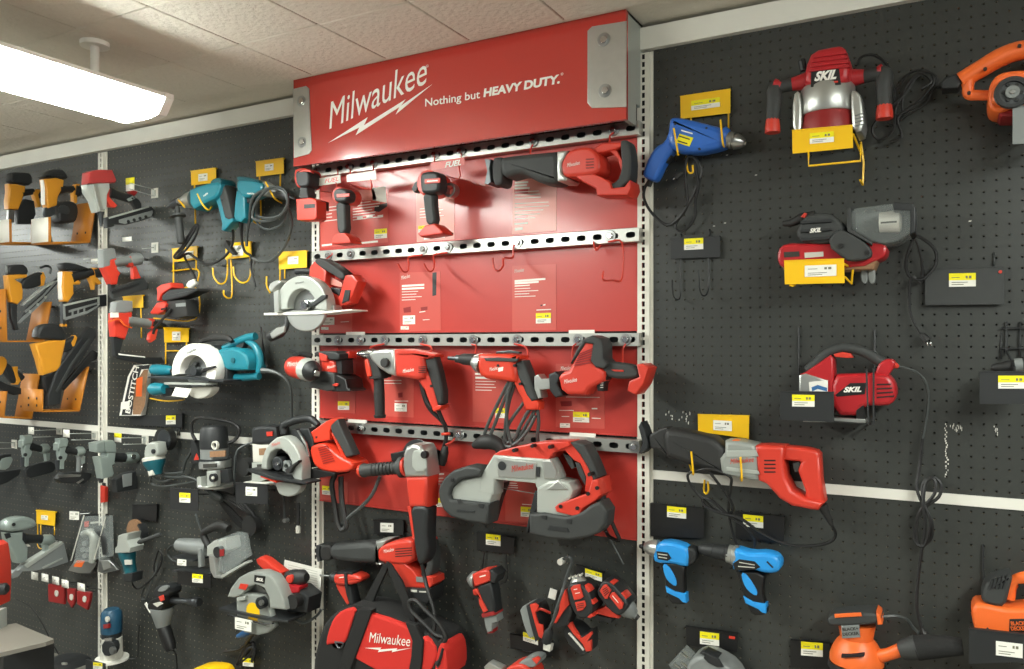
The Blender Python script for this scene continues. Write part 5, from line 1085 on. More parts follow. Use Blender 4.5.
nl('yellow and black coil nailer left of the red-capped nailer', E1, (960,450), [
    ('e','head_cap','charcoal',[(380,180),(450,150),(480,105),(590,95),(640,140),(662,205),(560,186),(470,200)],-9.5,-3,16,1), ('e','body','nailer',[(418,200),(520,180),(622,210),(612,290),(560,380),(548,470),(460,500),(440,440),(432,300)],-9.5,-3.5,16,0),
    ('e','body_edge','white',[(420,206),(448,212),(440,240),(440,460),(432,440),(430,280)],-8,-4.5,4), ('l','handle','charcoal',(600,300,-6),(750,300,-6),[(0,48),(.5,34),(1,36)]), ('e','handle_end','nailer',[(728,290),(760,248),(800,250),(764,300),(766,440),(738,452)],-8,-4,6), ('l','end_cap','charcoal',(756,310,-6),(822,330,-6),[(0,60),(.6,62),(1,40)]),
    ('e','coil_magazine','charcoal',[(548,500),(580,440),(650,424),(730,440),(756,520),(740,620),(700,650),(560,650),(540,600)],-11,-2.5,24,1), ('e','magazine_lid','darksteel',[(590,470),(690,464),(720,520),(700,560),(600,540)],-2.8,-2.2,8,1), ('e','nose','darksteel',[(440,490),(540,480),(545,560),(470,600),(440,560)],-7.5,-4.5,6), ('e','trigger','charcoal',[(545,300),(620,318),(600,360),(575,350)],-6.6,-5.4,3)])
nl('yellow nailer with long slanted silver magazine in the second row', E3, (705,950), [
    ('e','head_cap','charcoal',[(60,420),(150,402),(235,410),(270,505),(160,520),(50,510)],-9,-3.5,16,1), ('t','gauge','greyplastic',[(66,412,-4),(70,500,-4)],10,0), ('e','body','nailer',[(44,516),(140,504),(255,510),(240,540),(120,560),(190,600),(205,680),(200,760),(150,815),(92,790),(60,690)],-9,-3.5,12,0),
    ('e','handle','charcoal',[(200,570),(330,500),(400,480),(440,520),(430,610),(280,660),(190,640)],-8.5,-4,16,1), ('t','hook','charcoal',[(410,440,-5),(470,420,-5),(515,440,-5),(510,500,-5)],12), ('e','handle_end','nailer',[(385,520),(420,485),(440,540),(425,620),(390,630)],-8.6,-3.9,6),
    ('e','magazine','charcoal',[(190,980),(240,900),(560,560),(600,530),(610,600),(420,780),(200,1000)],-7.5,-4.5,5), ('e','magazine_frame','greyplastic',[(180,1000),(230,940),(420,780),(600,590),(604,610),(420,810),(200,1010)],-4.6,-4.0,2), ('e','magazine_frame','greyplastic',[(250,880),(430,720),(560,580),(574,590),(436,742),(262,900)],-4.6,-4.0,2), ('e','magazine_rib','lightgrey',[(290,900),(300,870),(320,876),(310,906)],-4.5,-3.9,1), ('e','magazine_rib','lightgrey',[(370,826),(380,800),(400,806),(390,832)],-4.5,-3.9,1), ('e','magazine_rib','lightgrey',[(450,752),(460,726),(480,732),(470,756)],-4.5,-3.9,1), ('e','rail','lightgrey',[(215,810),(420,640),(580,560),(582,574),(430,660),(220,826)],-7,-4,2), ('e','rail','charcoal',[(260,850),(440,690),(580,590),(584,606),(440,712),(264,870)],-6.5,-4.2,2),
    ('e','nose','darksteel',[(90,800),(160,812),(160,1010),(180,1070),(140,1080),(120,1010),(100,960)],-7,-5,4)])
nl('yellow brad nailer with grey open magazine left of the white upright', E4, (375,480), [
    ('e','head_cap','charcoal',[(-16,168),(20,150),(110,170),(185,200),(180,216),(60,210),(0,214)],-9,-3.5,10,1), ('e','body','nailer',[(0,214),(64,216),(70,250),(122,288),(116,306),(70,306),(72,370),(34,426),(2,420),(-8,320)],-9,-3.5,10,0), ('e','body_edge','white',[(-10,222),(2,216),(4,300),(2,410),(-6,400)],-8,-4.5,4),
    ('l','handle','charcoal',(70,262,-6),(215,220,-6),[(0,40),(.4,30),(1,30)]), ('e','handle_end','nailer',[(184,250),(214,190),(240,196),(226,240),(270,300),(250,306),(226,290),(218,340),(208,300)],-8,-4,4), ('l','end_cap','charcoal',(225,230,-6),(300,215,-6),[(0,36),(.6,36),(1,26)]),
    ('e','magazine','charcoal',[(18,440),(150,400),(270,376),(306,372),(306,450),(262,456),(190,500),(40,548),(20,540)],-7.5,-4.5,4), ('e','magazine_frame','lightgrey',[(20,440),(266,386),(266,398),(24,454)],-4.6,-4.1,1), ('e','magazine_frame','lightgrey',[(256,388),(268,386),(268,444),(256,448)],-4.6,-4.1,1), ('e','magazine_frame','greyplastic',[(60,480),(262,424),(262,436),(60,496)],-4.6,-4.1,1), ('e','magazine_frame','greyplastic',[(30,530),(190,482),(262,444),(262,454),(190,500),(36,548)],-4.6,-4.0,1), ('e','magazine_frame','greyplastic',[(20,446),(32,444),(38,540),(24,542)],-4.6,-4.1,1),
    ('e','magazine_rib','greyplastic',[(80,484),(90,482),(90,524),(80,526)],-4.6,-4.1,1), ('e','magazine_rib','greyplastic',[(118,474),(128,472),(128,512),(118,514)],-4.6,-4.1,1), ('e','magazine_rib','greyplastic',[(160,464),(170,462),(170,500),(160,502)],-4.6,-4.1,1), 
    ('e','nose','darksteel',[(4,420),(34,426),(32,540),(20,590),(6,580)],-7,-5,3), ('e','tip','nailer',[(4,572),(36,574),(36,590),(4,590)],-7,-5,1), ('t','hose_loop','darksteel',[(98,352,-5),(130,336,-5),(166,334,-5),(160,350,-5),(120,360,-5)],5)])
nl('large yellow and black framing nailer with wide dark magazine', A2, (446,280), [
    ('e','head_cap','charcoal',[(134,206),(140,170),(154,148),(200,138),(244,146),(266,196),(256,216),(200,208)],-9.5,-3,12,1), ('e','body','nailer',[(128,226),(190,212),(262,206),(256,240),(244,292),(240,320),(226,338),(166,356),(150,292)],-9.5,-3.5,8,0),
    ('e','handle','charcoal',[(240,228),(284,200),(312,188),(320,230),(264,264),(240,258)],-8.5,-4,8,1), ('e','handle_end','nailer',[(284,220),(304,188),(312,200),(300,236),(290,238)],-8.6,-3.9,3), ('e','magazine','charcoal',[(186,440),(226,330),(300,230),(362,154),(384,160),(390,194),(330,290),(250,400),(238,478),(190,486)],-8.5,-3.5,6),
    ('e','magazine_rail','black',[(250,404),(372,262),(384,252),(404,262),(398,290),(376,300),(262,420)],-7.5,-4.5,4), ('e','magazine_rib','grip',[(232,420),(300,300),(370,200),(378,206),(306,312),(240,430)],-3.6,-3.1,2), ('e','nose','black',[(176,360),(226,345),(222,430),(190,440)],-7.5,-4.5,5), ('e','catch','steel',[(384,262),(404,256),(400,300),(386,302)],-6.5,-5,1),
    ('e','trigger','charcoal',[(196,290),(214,284),(240,292),(230,300),(204,298)],-6.8,-5.2,2), ('e','catch','chrome',[(240,284),(268,278),(266,290),(242,294)],-6.6,-5.4,1)])
nl('yellow and black nailer cut by the left edge below the long-magazine nailer', E6, (440,300), [
    ('e','body','nailer',[(-60,20),(10,10),(50,60),(34,130),(-10,210),(-60,200)],-9,-3.5,12,1), ('e','handle','charcoal',[(30,90),(60,80),(110,130),(150,280),(110,296),(40,200),(20,140)],-8.5,-4,12,1), ('e','handle_end','nailer',[(104,124),(160,116),(156,180),(188,262),(160,304),(120,300),(150,262)],-8.3,-3.8,5), ('l','end_cap','charcoal',(150,190,-6),(230,240,-6),[(0,30),(.5,40),(1,30)]),
    ('e','coupler','steel',[(186,146),(214,142),(234,160),(210,168)],-6.6,-5.2,3), ('e','magazine','charcoal',[(-40,250),(60,300),(200,340),(200,400),(120,410),(-40,330)],-8,-4.5,8)])
nl('silver nailer with red cap and red grip beside the white upright, top row', E2, (950,420), [
    ('e','head_cap','capred',[(140,250),(148,132),(200,112),(270,104),(386,108),(432,214),(418,242),(250,246)],-9.5,-3,12,0), ('e','body','lightgrey',[(134,258),(250,244),(366,240),(372,300),(344,360),(338,500),(318,520),(236,542),(200,420),(140,330)],-9,-3.5,12,0), ('e','body_rib','aluminium',[(232,250),(272,250),(330,500),(300,510)],-3.6,-2.9,4),
    ('e','grip','red',[(346,300),(396,290),(380,350),(394,400),(462,468),(440,492),(392,482),(356,430),(340,370)],-8,-4.5,6), ('l','handle','charcoal',(390,330,-6),(620,400,-6),[(0,60),(.3,44),(.8,42),(1,46)]), ('e','rear_leg','charcoal',[(600,400),(680,390),(720,470),(690,520),(640,480)],-7.5,-4.5,8,1), ('e','badge','hitachi',[(580,400),(640,366),(660,400),(600,424)],-4.2,-3.7,3), ('e','handle_end','darkred',[(590,330),(640,300),(670,330),(640,372)],-8,-4.5,5),
    ('e','magazine','charcoal',[(392,590),(620,530),(810,478),(846,520),(830,580),(700,628),(560,664),(400,660)],-7.5,-4.5,4), ('e','magazine_edge','lightgrey',[(392,586),(800,472),(808,486),(396,604)],-4.6,-4.1,1), ('e','magazine_side','greyplastic',[(500,612),(840,516),(846,540),(828,576),(700,622),(560,656),(500,640)],-4.7,-4.2,3),
    ('d','window','charcoal',(596,631),17,-4.25,-4.0), ('d','window','charcoal',(656,615),17,-4.25,-4.0), ('d','window','charcoal',(716,598),17,-4.25,-4.0), ('d','window','charcoal',(776,582),17,-4.25,-4.0), ('e','magazine_body','charcoal',[(345,596),(400,580),(430,680),(360,700)],-8,-4,6), ('l','nose','darksteel',(312,530,-6),(320,680,-6),[(0,36),(.3,24),(1,14)])])
def peghook(label, crop, plate, wires, tg=None, ang=90, kind='y', m='steel'):
    c = bc(plate); t = T('display_hook', label, 'hook', max(q[0] for q in plate), c[1], 0, ang, crop, 'wire display hooks on the left boards')
    xs = [q[0] for q in plate]; ys = [q[1] for q in plate]; s = crop[2]
    t.ext('wall_plate', 'papergrey', [(max(xs)-s*.7,min(ys)),(max(xs),min(ys)),(max(xs),max(ys)),(max(xs)-s*.7,max(ys))], -3.8, .3, 1, hm=0)
    t.ext('plate_boss', 'lightgrey', [(max(xs)-s*1.6,min(ys)+s*2),(max(xs)-s*.7,min(ys)+s*2),(max(xs)-s*.7,max(ys)-s*2),(max(xs)-s*1.6,max(ys)-s*2)], -2.6, -.9, 1, hm=0)
    for w in wires: t.tube('wire', 'lightgrey', [(a, b, -1.5) for a, b in w], s*.4, 0, 6)
    if tg:
        (x, y), w, h = tg
        o = t.ext('price_tag', 'paper', [(x-s*.25,y-h/2),(x+s*.15,y-h/2),(x+s*.15,y+h/2),(x-s*.25,y+h/2)], -1.5-w, -1, 0)
        if kind == 'y': t.ext('yellow_band', 'yellowtag', [(x-s*.35,y-h/2),(x+s*.2,y-h/2),(x+s*.2,y),(x-s*.35,y)], -1.6-w, -.9, 0, parent=o)
    return t
peghook('steel wire hook with yellow tag above the silver nailer magazine', E2, [(840,285),(900,385)], [[(610,236),(860,300)],[(610,296),(870,372)]], ((606,250),4.5,135))
peghook('short steel hook plate below the silver nailer magazine', E4, [(640,15),(670,85)], [[(560,60),(650,50)]], ((450,-5),5,30), kind='n')
peghook('wire hook with pale tag above the grey and red brad nailer', E4, [(340,100),(372,160)], [[(160,130),(360,120)],[(180,150),(360,146)]], ((232,145),4.5,40), kind='n')
RS = [('grey and red brad nailer with dark magazine over the white upright', E4, (662,330), [
    ('e','head_cap','greyplastic',[(268,66),(330,56),(350,62),(364,126),(320,140),(316,180),(272,190)],-9,-3.5,8,0), ('e','body','red',[(274,184),(318,170),(318,136),(360,124),(366,200),(390,230),(376,250),(366,304),(330,306),(300,240)],-9,-3.5,8,0), ('l','handle','greyplastic',(356,158,-6),(470,138,-6),[(0,36),(.4,28),(1,30)]), ('e','handle_ring','red',[(446,124),(466,112),(486,178),(470,186),(452,170)],-8,-4,3),
    ('l','end_cap','greyplastic',(474,136,-6),(560,126,-6),[(0,30),(.3,44),(.8,42),(1,20)]), ('e','rear_leg','red',[(484,182),(506,180),(540,262),(490,268)],-7.5,-4.5,4), ('t','coupler','chrome',[(540,118,-6),(600,138,-6)],8,0), ('e','magazine','grip',[(344,334),(560,262),(586,300),(586,334),(420,384),(352,404)],-7.5,-4.5,4), ('e','magazine_slot','charcoal',[(350,350),(540,290),(540,304),(352,368)],-4.6,-4.3,0), ('e','nose','darksteel',[(330,300),(366,304),(352,344),(338,344)],-7,-5,2)]),
  ('red and grey stapler with grey barrel handle right of the white upright', E4, (785,560), [
    ('e','head_cap','greyplastic',[(358,424),(400,412),(470,418),(472,488),(420,500),(350,492)],-9,-3.5,8,0), ('e','badge','white',[(346,496),(396,494),(398,528),(344,530)],-3.8,-3.2,1), ('e','body','red',[(342,500),(468,494),(462,560),(440,620),(420,680),(350,660),(340,570)],-9,-3.5,10,0), ('l','handle','greyplastic',(450,548,-6),(606,572,-6),[(0,38),(.3,30),(1,32)]), ('e','handle_ring','red',[(596,536),(626,536),(632,602),(606,606),(588,570)],-8,-4,3),
    ('e','end_leg','red',[(604,640),(640,600),(656,610),(640,680),(610,700),(596,680)],-7.5,-4.5,5), ('l','tail','rubber',(620,572,-6),(720,590,-6),[(0,30),(.5,28),(1,16)]), ('t','guard_wire','orange',[(330,560,-3.4),(400,540,-3.2),(440,580,-3.2),(490,600,-3.4)],5), ('e','magazine','charcoal',[(360,780),(520,800),(680,800),(700,840),(560,850),(370,806)],-7.5,-4.5,4), ('e','nose','charcoal',[(350,660),(420,680),(390,790),(360,790)],-7.5,-4.5,5), ('e','print_strip','paper',[(400,775),(580,795),(580,803),(400,785)],-4.6,-4.4,0)])]
for a in RS: nl(*a)
# --- yellow hook plates on the second bay
holder('yellow hook plate over the left teal drill', A5, [(213,131),(318,117),(318,178),(215,190)], 1.2, 'yellow', [((263,156),38,30,-.12,'n')], [[(228,188,1),(232,350,1)], [(290,180,1),(305,250,6),(290,292,11),(262,270,13),(240,225,13)], [(165,262,5),(188,282,10),(160,250,13)]], wr=3.4, group=YG)
holder('yellow hook plate over the right teal drill', A5, [(485,91),(600,76),(602,140),(487,154)], 1.2, 'yellow', [((540,114),36,28,-.12,'n')], [[(588,140,1),(586,200,1)], [(500,150,1),(505,330,1),(480,345,5),(470,320,8)], [(525,175,13),(560,240,12),(590,262,6),(590,262,-.3)]], wr=3.4, group=YG)
holder('yellow hook plate with three empty hooks under the teal drills', A5, [(358,435),(465,425),(466,488),(358,500)], 1.2, 'yellow', [((408,463),46,44,-.1,'n')], [[(365,500,1),(365,560,1),(355,595,4),(330,600,6),(308,570,7),(305,535,7)], [(380,500,1),(385,640,1),(372,662,4),(352,650,6),(350,628,6)], [(462,490,1),(462,560,1),(448,592,4),(420,595,6),(396,570,7),(390,530,7)]], wr=3.4, group=YG)
holder('yellow hook plate under the side handle of the left teal drill', A5, [(135,456),(240,445),(240,500),(137,511)], 1.2, 'yellow', [((205,480),36,30,-.1,'n')], [[(140,510,1),(140,640,1)], [(135,548,1.2),(240,542,1.2),(240,600,1.2)], [(235,500,1),(235,545,1)]], wr=3.4, group=YG)
holder('yellow hook plate left of the cordless circular saw', A5, [(580,470),(698,463),(698,533),(582,542)], 1.2, 'yellow', [((640,503),44,32,-.05,'n')], [[(586,540,1),(586,600,1)], [(606,540,1),(606,580,1)], [(545,640,10),(530,610,11),(530,570,11)]], wr=3.4, group=YG)
holder('yellow hook plate above the teal circular saw', A6, [(285,212),(395,216),(395,276),(287,279)], 1.2, 'yellow', [((340,250),36,40,0,'n')], [[(293,280,1),(293,375,1)], [(386,278,1),(386,320,1)], [(293,316,1.1),(386,316,1.1)]], wr=3.4, group=YG)
holder('yellow hook plate behind the red and grey stapler', E4, [(430,388),(566,376),(568,462),(434,466)], 1.2, 'yellow', [], [[(484,460,1),(484,520,1)], [(552,460,1),(556,670,1)]], wr=4.5, group=YG)
# --- teal drills
t = T('corded_drill', 'teal corded drill with silver nose pointing left', 'drill', 420, 180, 0, 0, F5)
build(t, [('e','body','teal',[(302,142),(350,118),(440,92),(500,84),(526,108),(508,170),(480,205),(440,222),(334,276),(304,236)],5,13,22,0), ('l','gear_nose','aluminium',(306,200,9),(196,216,9),[(0,62),(.4,50),(.8,26),(1,22)],20), ('l','chuck','darksteel',(200,215,9),(118,256,9),[(0,30),(.3,34),(.6,28),(.62,12),(1,9)],16),
  ('e','rear_cap','darkteal',[(440,88),(470,62),(512,60),(524,96),(500,112),(450,104)],5.5,12.5,8,1), ('e','handle','teal',[(466,190),(500,150),(520,240),(540,330),(586,322),(588,352),(560,384),(524,420),(506,412),(512,370),(494,290)],6.5,11.5,12,0), ('e','grip','grip',[(490,160),(530,104),(546,150),(566,230),(590,330),(560,344),(534,330),(514,250)],6.3,11.8,12,0),
  ('l','side_handle','grip',(186,250,11),(212,500,11),[(0,14),(.2,14),(.22,50),(.27,50),(.3,24),(.6,26),(.95,26),(1,20)],16), ('d','lock_button','black',(492,206),9,11.4,12,), ('t','cord','cord',[(556,380,9),(568,440,7),(560,510,5),(520,580,4),(450,630,4),(380,640,4),(310,600,5),(260,570,6),(200,600,7),(165,590,8),(220,520,8),(290,400,7.5),(330,380,7),(300,470,7.5),(230,560,8),(180,600,8.2),(210,560,8.4),(280,450,8),(320,380,7.4)],9)])
t.text('lettering', 'white', 'makita', (366,184), (396,162), 14, 13.1, .2, .03)
t.ext('plug', 'rubber', [(510,520),(524,480),(540,510),(584,570),(572,580),(540,556)], 3, 5, 3)
t = T('corded_drill', 'teal corded drill with coiled cord pointing right', 'drill', 690, 130, 0, 0, F5)
build(t, [('e','body','teal',[(624,76),(660,64),(720,66),(788,90),(806,130),(770,170),(730,180),(690,200),(640,180),(618,130)],5,12,20,1), ('e','top_ridge','darkteal',[(618,60),(640,48),(720,60),(780,84),(770,96),(700,80),(630,80)],5.5,12,6,1), ('e','handle','teal',[(610,150),(640,130),(668,170),(674,330),(640,362),(600,346),(592,320),(600,220)],6,11,14,0),
  ('l','gear_nose','greyplastic',(790,130,8.5),(880,160,8.5),[(0,52),(.5,42),(1,30)],18), ('l','chuck','darksteel',(880,160,8.5),(990,196,8.5),[(0,30),(.4,30),(.6,22),(.62,10),(1,8)],16), ('e','trigger','charcoal',[(672,190),(700,186),(700,220),(676,230)],7,10,4),
  ('t','strain_relief','cord',[(622,355,8.5),(622,420,7),(630,500,6),(650,560,5),(690,590,4),(690,670,3.5),(720,800,3)],[16,12,9,9,9,8,8],4,8), ('t','cord','cordgrey',[(660,520,5),(662,440,6),(680,330,9),(690,230,12),(720,170,13),(800,130,13.5),(880,130,13.5),(930,180,13),(936,250,12.5),(880,320,12),(790,350,12),(720,340,12),(700,310,12),(720,230,13),(780,150,14),(850,115,14),(920,140,13.5),(940,220,13),(900,300,12.5),(820,330,12.5),(740,320,12.5)],10), ('t','cord','cordgrey',[(935,230,12),(965,330,9),(955,430,7),(900,550,5),(820,620,4),(750,625,4),(700,600,4.4)],10), ('t','cord','cordgrey',[(720,340,11),(760,390,10),(820,405,9.5),(900,370,10),(935,280,11)],8)])
t.text('lettering', 'white', 'makita', (662,164), (712,166), 12, 12.1, .2, .03)
# --- red and black corded screwdriver on a yellow rack
t = T('corded_screwdriver', 'red and black corded screwdriver hung left under the teal drills', 'screwdriver', 790, 400, 0, 0, E4)
build(t, [('e','head','red',[(686,326),(720,304),(782,292),(792,326),(744,356),(720,372),(704,420),(688,416),(690,360)],6,12,8,0), ('e','nose_cover','red',[(644,494),(664,468),(690,430),(736,422),(756,440),(736,490),(700,506),(652,508)],6,12.5,8,0), ('e','slot','vent',[(690,468),(728,458),(722,474),(690,480)],12.3,12.7,0),
  ('e','motor','charcoal',[(722,380),(770,340),(860,330),(960,330),(970,346),(880,390),(760,420),(720,414)],6,12,12,0), ('e','body','rubber',[(756,418),(880,408),(900,520),(820,540),(740,524)],5.5,11.5,10,0), ('e','label','greyplastic',[(790,434),(856,428),(858,452),(792,456)],11.4,11.7,1), ('t','cord','cord',[(760,470,12),(700,540,13),(650,600,13.5),(636,640,13.5)],9), ('l','plug','white',(930,282,9),(880,318,10),[(0,20),(.6,28),(1,22)],10), ('t','plug_cord','cord',[(930,284,9),(910,230,6),(860,140,4),(850,110,3)],8)])
hookpeg('yellow wire rack behind the red and black corded screwdriver', E4, [(776,150,.8),(776,280,.8),(776,340,1),(930,330,1),(925,540,4),(640,534,7)], 'yellow', 4.5, YG)
# --- teal circular saw
t = T('circular_saw', 'teal circular saw with white blade guard on the second bay', 'saw', 500, 330, 0, 0, F6)
build(t, [('e','upper_guard','white',arc(345,300,162,202,-22,190,20)+arc(340,300,98,116,190,-22,16),12,17,8,0), ('e','guard_web','charcoal',arc(340,300,110,130,-10,190,16),11.5,12.5,2,0), ('d','blade','steel',(352,310),118,13,13.3), ('e','lower_guard','papergrey',[(280,420),(470,408),(472,440),(440,480),(400,500),(350,502),(304,480)],12.5,16,8,1), ('d','arbor','darksteel',(330,300),34,13.3,16), ('e','guard_lever','black',[(376,300),(400,280),(470,262),(472,276),(420,296),(380,312)],16.2,18,3), ('e','guard_arm','grip',[(240,320),(330,230),(350,240),(300,330)],13.4,14.6,4),
  ('e','shoe','darksteel',[(40,336),(300,340),(590,366),(588,380),(300,356),(40,350)],8,18,2), ('e','fence','lightgrey',[(130,382),(440,388),(440,402),(130,398)],14,19,2), ('l','front_knob','teal',(160,298,13),(20,290,13),[(0,20),(.1,34),(.8,42),(.95,38),(1,22)],18), ('l','lower_knob','teal',(112,430,16),(10,432,16),[(0,36),(.7,48),(.95,40),(1,24)],18), ('l','knob_stem','black',(240,310,13),(150,300,13),[(0,18),(.5,24),(1,16)],12), ('e','lower_bracket','black',[(100,420),(180,430),(170,480),(110,490)],13,16,4),
  ('e','motor','teal',[(522,156),(560,134),(640,124),(700,140),(752,180),(768,240),(760,292),(660,296),(580,288),(540,230)],4,13,22,0), ('e','motor_end','darkteal',[(640,200),(720,150),(766,210),(766,290),(700,296)],3.5,12,12,0), ('d','cap_screw','darkteal',(608,222),18,12.6,13.4), ('t','handle','teal',[(540,140,8.5),(620,96,8.5),(700,62,8.5),(772,46,8.5)],[28,28,30,26],4,12), ('t','rear_handle','teal',[(700,76,8.5),(760,110,8.5),(796,170,8.5),(806,240,8.5),(800,310,8.5)],[18,24,26,26,28],4,12),
  ('t','lower_bar','teal',[(590,344,9),(680,346,9),(800,336,9)],[24,26,24],4,12), ('t','top_handle','rubber',[(370,90,11),(420,66,11),(500,54,11),(570,60,11),(602,84,11)],[14,20,24,22,14],4,12), ('e','gear_case','charcoal',[(470,110),(500,130),(550,230),(590,290),(590,370),(510,376),(510,250)],8,13,8,0), ('e','trigger','charcoal',[(640,110),(700,90),(690,130),(650,140)],7.5,10,4), ('t','cord','cordgrey',[(816,296,9),(870,300,8),(940,320,7),(1000,370,6),(1030,440,5),(1035,560,3),(1035,640,2)],[20,16,12,10,9,9,9],5,8), ('t','tie_cord','cord',[(810,-20,2),(826,120,4),(846,240,7),(860,270,8.5)],7)])
t.text('lettering', 'greyplastic', 'makita', (268,178), (338,146), 18, 17.1, .2, .03)
t.ext('price_card', 'paper', [(186,418),(302,430),(270,496),(158,482)], 18.6, 18.75, 0)
hookpeg('yellow wire support under the teal circular saw', F6, [(0,500,1),(120,520,3),(240,512,6),(250,505,.5)], 'yellow', 5, YG)
# --- boxed nailer accessories
t = T('product_box', 'slim white and orange printed box with vertical black lettering', 'box', 150, 500, 0, 20, A6)
b_ = t.ext('carton', 'paper', [(158,380),(226,374),(212,500),(190,604),(94,604),(132,430)], 2, 6, 2)
t.ext('black_panel', 'charcoal', [(96,602),(134,430),(160,382),(190,380),(160,480),(142,602)], 6, 6.05, 0, parent=b_)
t.ext('picture', 'brassbrown', [(150,470),(196,400),(214,400),(200,560),(180,600),(146,600)], 6, 6.05, 0, parent=b_); t.ext('picture', 'orange', [(162,440),(190,430),(186,520),(160,520)], 6.05, 6.1, 0, parent=b_); t.ext('picture', 'charcoal', [(170,384),(222,378),(218,396),(180,400)], 6.05, 6.1, 0, parent=b_)
t.text('lettering', 'white', 'BOSTITCH', (133,596), (174,388), 23, 6.2, 0, .02, parent=b_)
t.ext('price_sticker', 'paper', [(94,545),(132,540),(130,574),(92,578)], 6.05, 6.25, 0, parent=b_); t.tube('peg', 'black', [(180,420,2),(180,420,-.3)], 4, 0)
# --- lower half of the second bay
holder('black price plate under the teal circular saw', A7, [(0,84),(250,66),(250,132),(0,120)], 1.2, 'charcoal', [((195,95),46,42,-.02)], [[(228,130,1),(228,170,1)], [(236,130,1),(236,170,1)]], wr=3)
t = T('angle_grinder', 'silver and teal angle grinder with coiled grey cord left of the black-topped router', 'grinder', 120, 380, 0, 0, F7)
build(t, [('e','gear_head','lightgrey',[(62,290),(78,262),(110,248),(154,254),(168,330),(160,356),(60,392),(54,340)],8,12.5,14,0), ('d','spindle_button','charcoal',(104,326),17,12.3,13.2), ('l','ring','papergrey',(106,366,10.5),(110,396,10.5),[(0,74),(.3,82),(1,82)],22), ('l','body','darkteal',(110,392,10.5),(128,510,10.5),[(0,81),(.25,78),(.6,56),(1,42)],22), ('d','wheel_guard','rubber',(190,232),88,3.2,6.5), ('d','wheel','darksteel',(190,232),74,6.5,7), ('e','switch','papergrey',[(70,478),(106,470),(112,510),(82,520)],11,13.2,4),  # body in darker teal: the dim light down here is put into the colour
  ('t','cord','cordgrey',[(95,512,9),(80,560,8),(110,590,7),(200,600,6),(330,580,5.5),(440,560,6),(380,530,6.5),(250,530,7),(140,505,7.5),(260,500,7),(340,495,6),(200,560,7),(120,540,8),(110,520,8.5)],9)])
hookpeg('black peg hook under the silver and teal angle grinder', F7, [(140,400,-.3),(140,400,5),(140,380,6.5)])
t = T('router', 'silver router with black top and big cable loop', 'router', 590, 580, 0, 0, F7)
build(t, [('l','motor_top','charcoal',(585,300,10),(580,120,10),[(0,104),(.3,104),(.8,98),(.95,84),(1,50)],28), ('l','motor_band','greyplastic',(585,376,10),(585,296,10),[(0,100),(1,102)],28), ('l','label_band','darksteel',(588,395,10),(588,376,10),[(0,112),(1,112)],28), ('l','clamp_ring','aluminium',(596,450,10),(594,395,10),[(0,118),(.5,120),(1,116)],30), ('l','base_post','lightgrey',(600,580,10),(600,450,10),[(0,60),(1,62)],20), ('l','base_plate','aluminium',(600,600,10),(600,576,10),[(0,134),(.6,136),(1,130)],36),
  ('e','depth_bracket','lightgrey',[(534,482),(610,478),(612,600),(540,606)],14.6,16.6,3), ('d','depth_knob','charcoal',(574,534),30,16.6,18.2), ('d','knob_cap','papergrey',(572,534),11,18.2,18.7), ('e','side_post','lightgrey',[(468,526),(500,520),(504,600),(470,600)],12,16,4), ('e','window','charcoal',[(640,470),(700,466),(716,570),(640,576)],12.5,14.6,3), ('d','vent_ring','papergrey',(590,278),32,14.7,15.6,22), ('e','spec_label','brassbrown',[(550,326),(672,318),(672,366),(552,372)],14.6,15.1,1), ('e','name_label','ink',[(498,426),(600,420),(600,452),(500,456)],15.4,16,1),
  ('t','cable','cord',[(440,240,6),(412,190,6),(408,110,6),(450,66,6),(520,62,7),(620,76,7),(720,100,6),(776,140,6),(776,190,6),(740,240,7),(690,260,9)],13), ('t','stand_wire','cordgrey',[(900,250,2),(820,280,4),(760,330,6),(745,450,7),(742,600,7),(742,720,5)],9), ('t','power_cord','cordgrey',[(420,250,5),(400,330,4),(360,400,4),(340,480,3.5)],12)])
t.ext('cord_block', 'charcoal', [(404,240),(440,240),(474,330),(476,420),(420,420)], 3.5, 6, 4); t.ext('warning_mark', 'red', [(424,394),(444,340),(468,392)], 6, 6.2, 0); t.lathe('plug', 'cordgrey', (520,620,12), (640,700,10), [(0,10),(.3,22),(.8,26),(1,16)], 10)
t.tube('plug_cord', 'cordgrey', [(330,520,8),(420,540,10),(480,580,12),(530,625,12)], 8)
holder('black shelf plate under the silver router with black top', A7, [(190,420),(326,432),(326,532),(190,520)], 17.4, 'charcoal', [((262,467),52,46,.06)], [[(200,440,17.4),(260,450,10),(260,450,-.3)], [(320,450,17.4),(380,450,10),(380,450,-.3)]], wr=3, stud=False)
t = T('trim_router', 'grey and black trim router half hidden behind the corded circular saw', 'router', 640, 390, 0, 0, A7)
build(t, [('e','motor_top','charcoal',[(602,132),(640,120),(720,124),(728,200),(640,212),(600,206)],3,10,14,0), ('e','switch','red',[(652,152),(682,150),(682,172),(654,174)],10,10.4,2), ('e','motor','papergrey',[(600,206),(680,208),(684,300),(602,296)],3.5,9.5,12,0), ('e','spec_label','brassbrown',[(616,232),(650,230),(650,262),(618,264)],9.4,9.7,1), ('e','base','lightgrey',[(602,296),(680,296),(684,370),(640,390),(600,388)],3.5,10,6,0), ('e','base_plate','papergrey',[(574,386),(700,392),(704,402),(576,398)],2,12,2), ('d','side_wheel','rubber',(548,320),42,5,8), ('e','name_label','ink',[(606,308),(640,306),(640,328),(608,330)],10,10.2,1)])
holder('black shelf plate under the trim router', A7, [(505,396),(660,406),(660,500),(506,492)], 13, 'charcoal', [((580,437),54,42,.06,'n')], [[(515,420,13),(560,420,6),(560,420,-.3)], [(650,430,13),(690,430,6),(690,430,-.3)]], wr=3, stud=False)
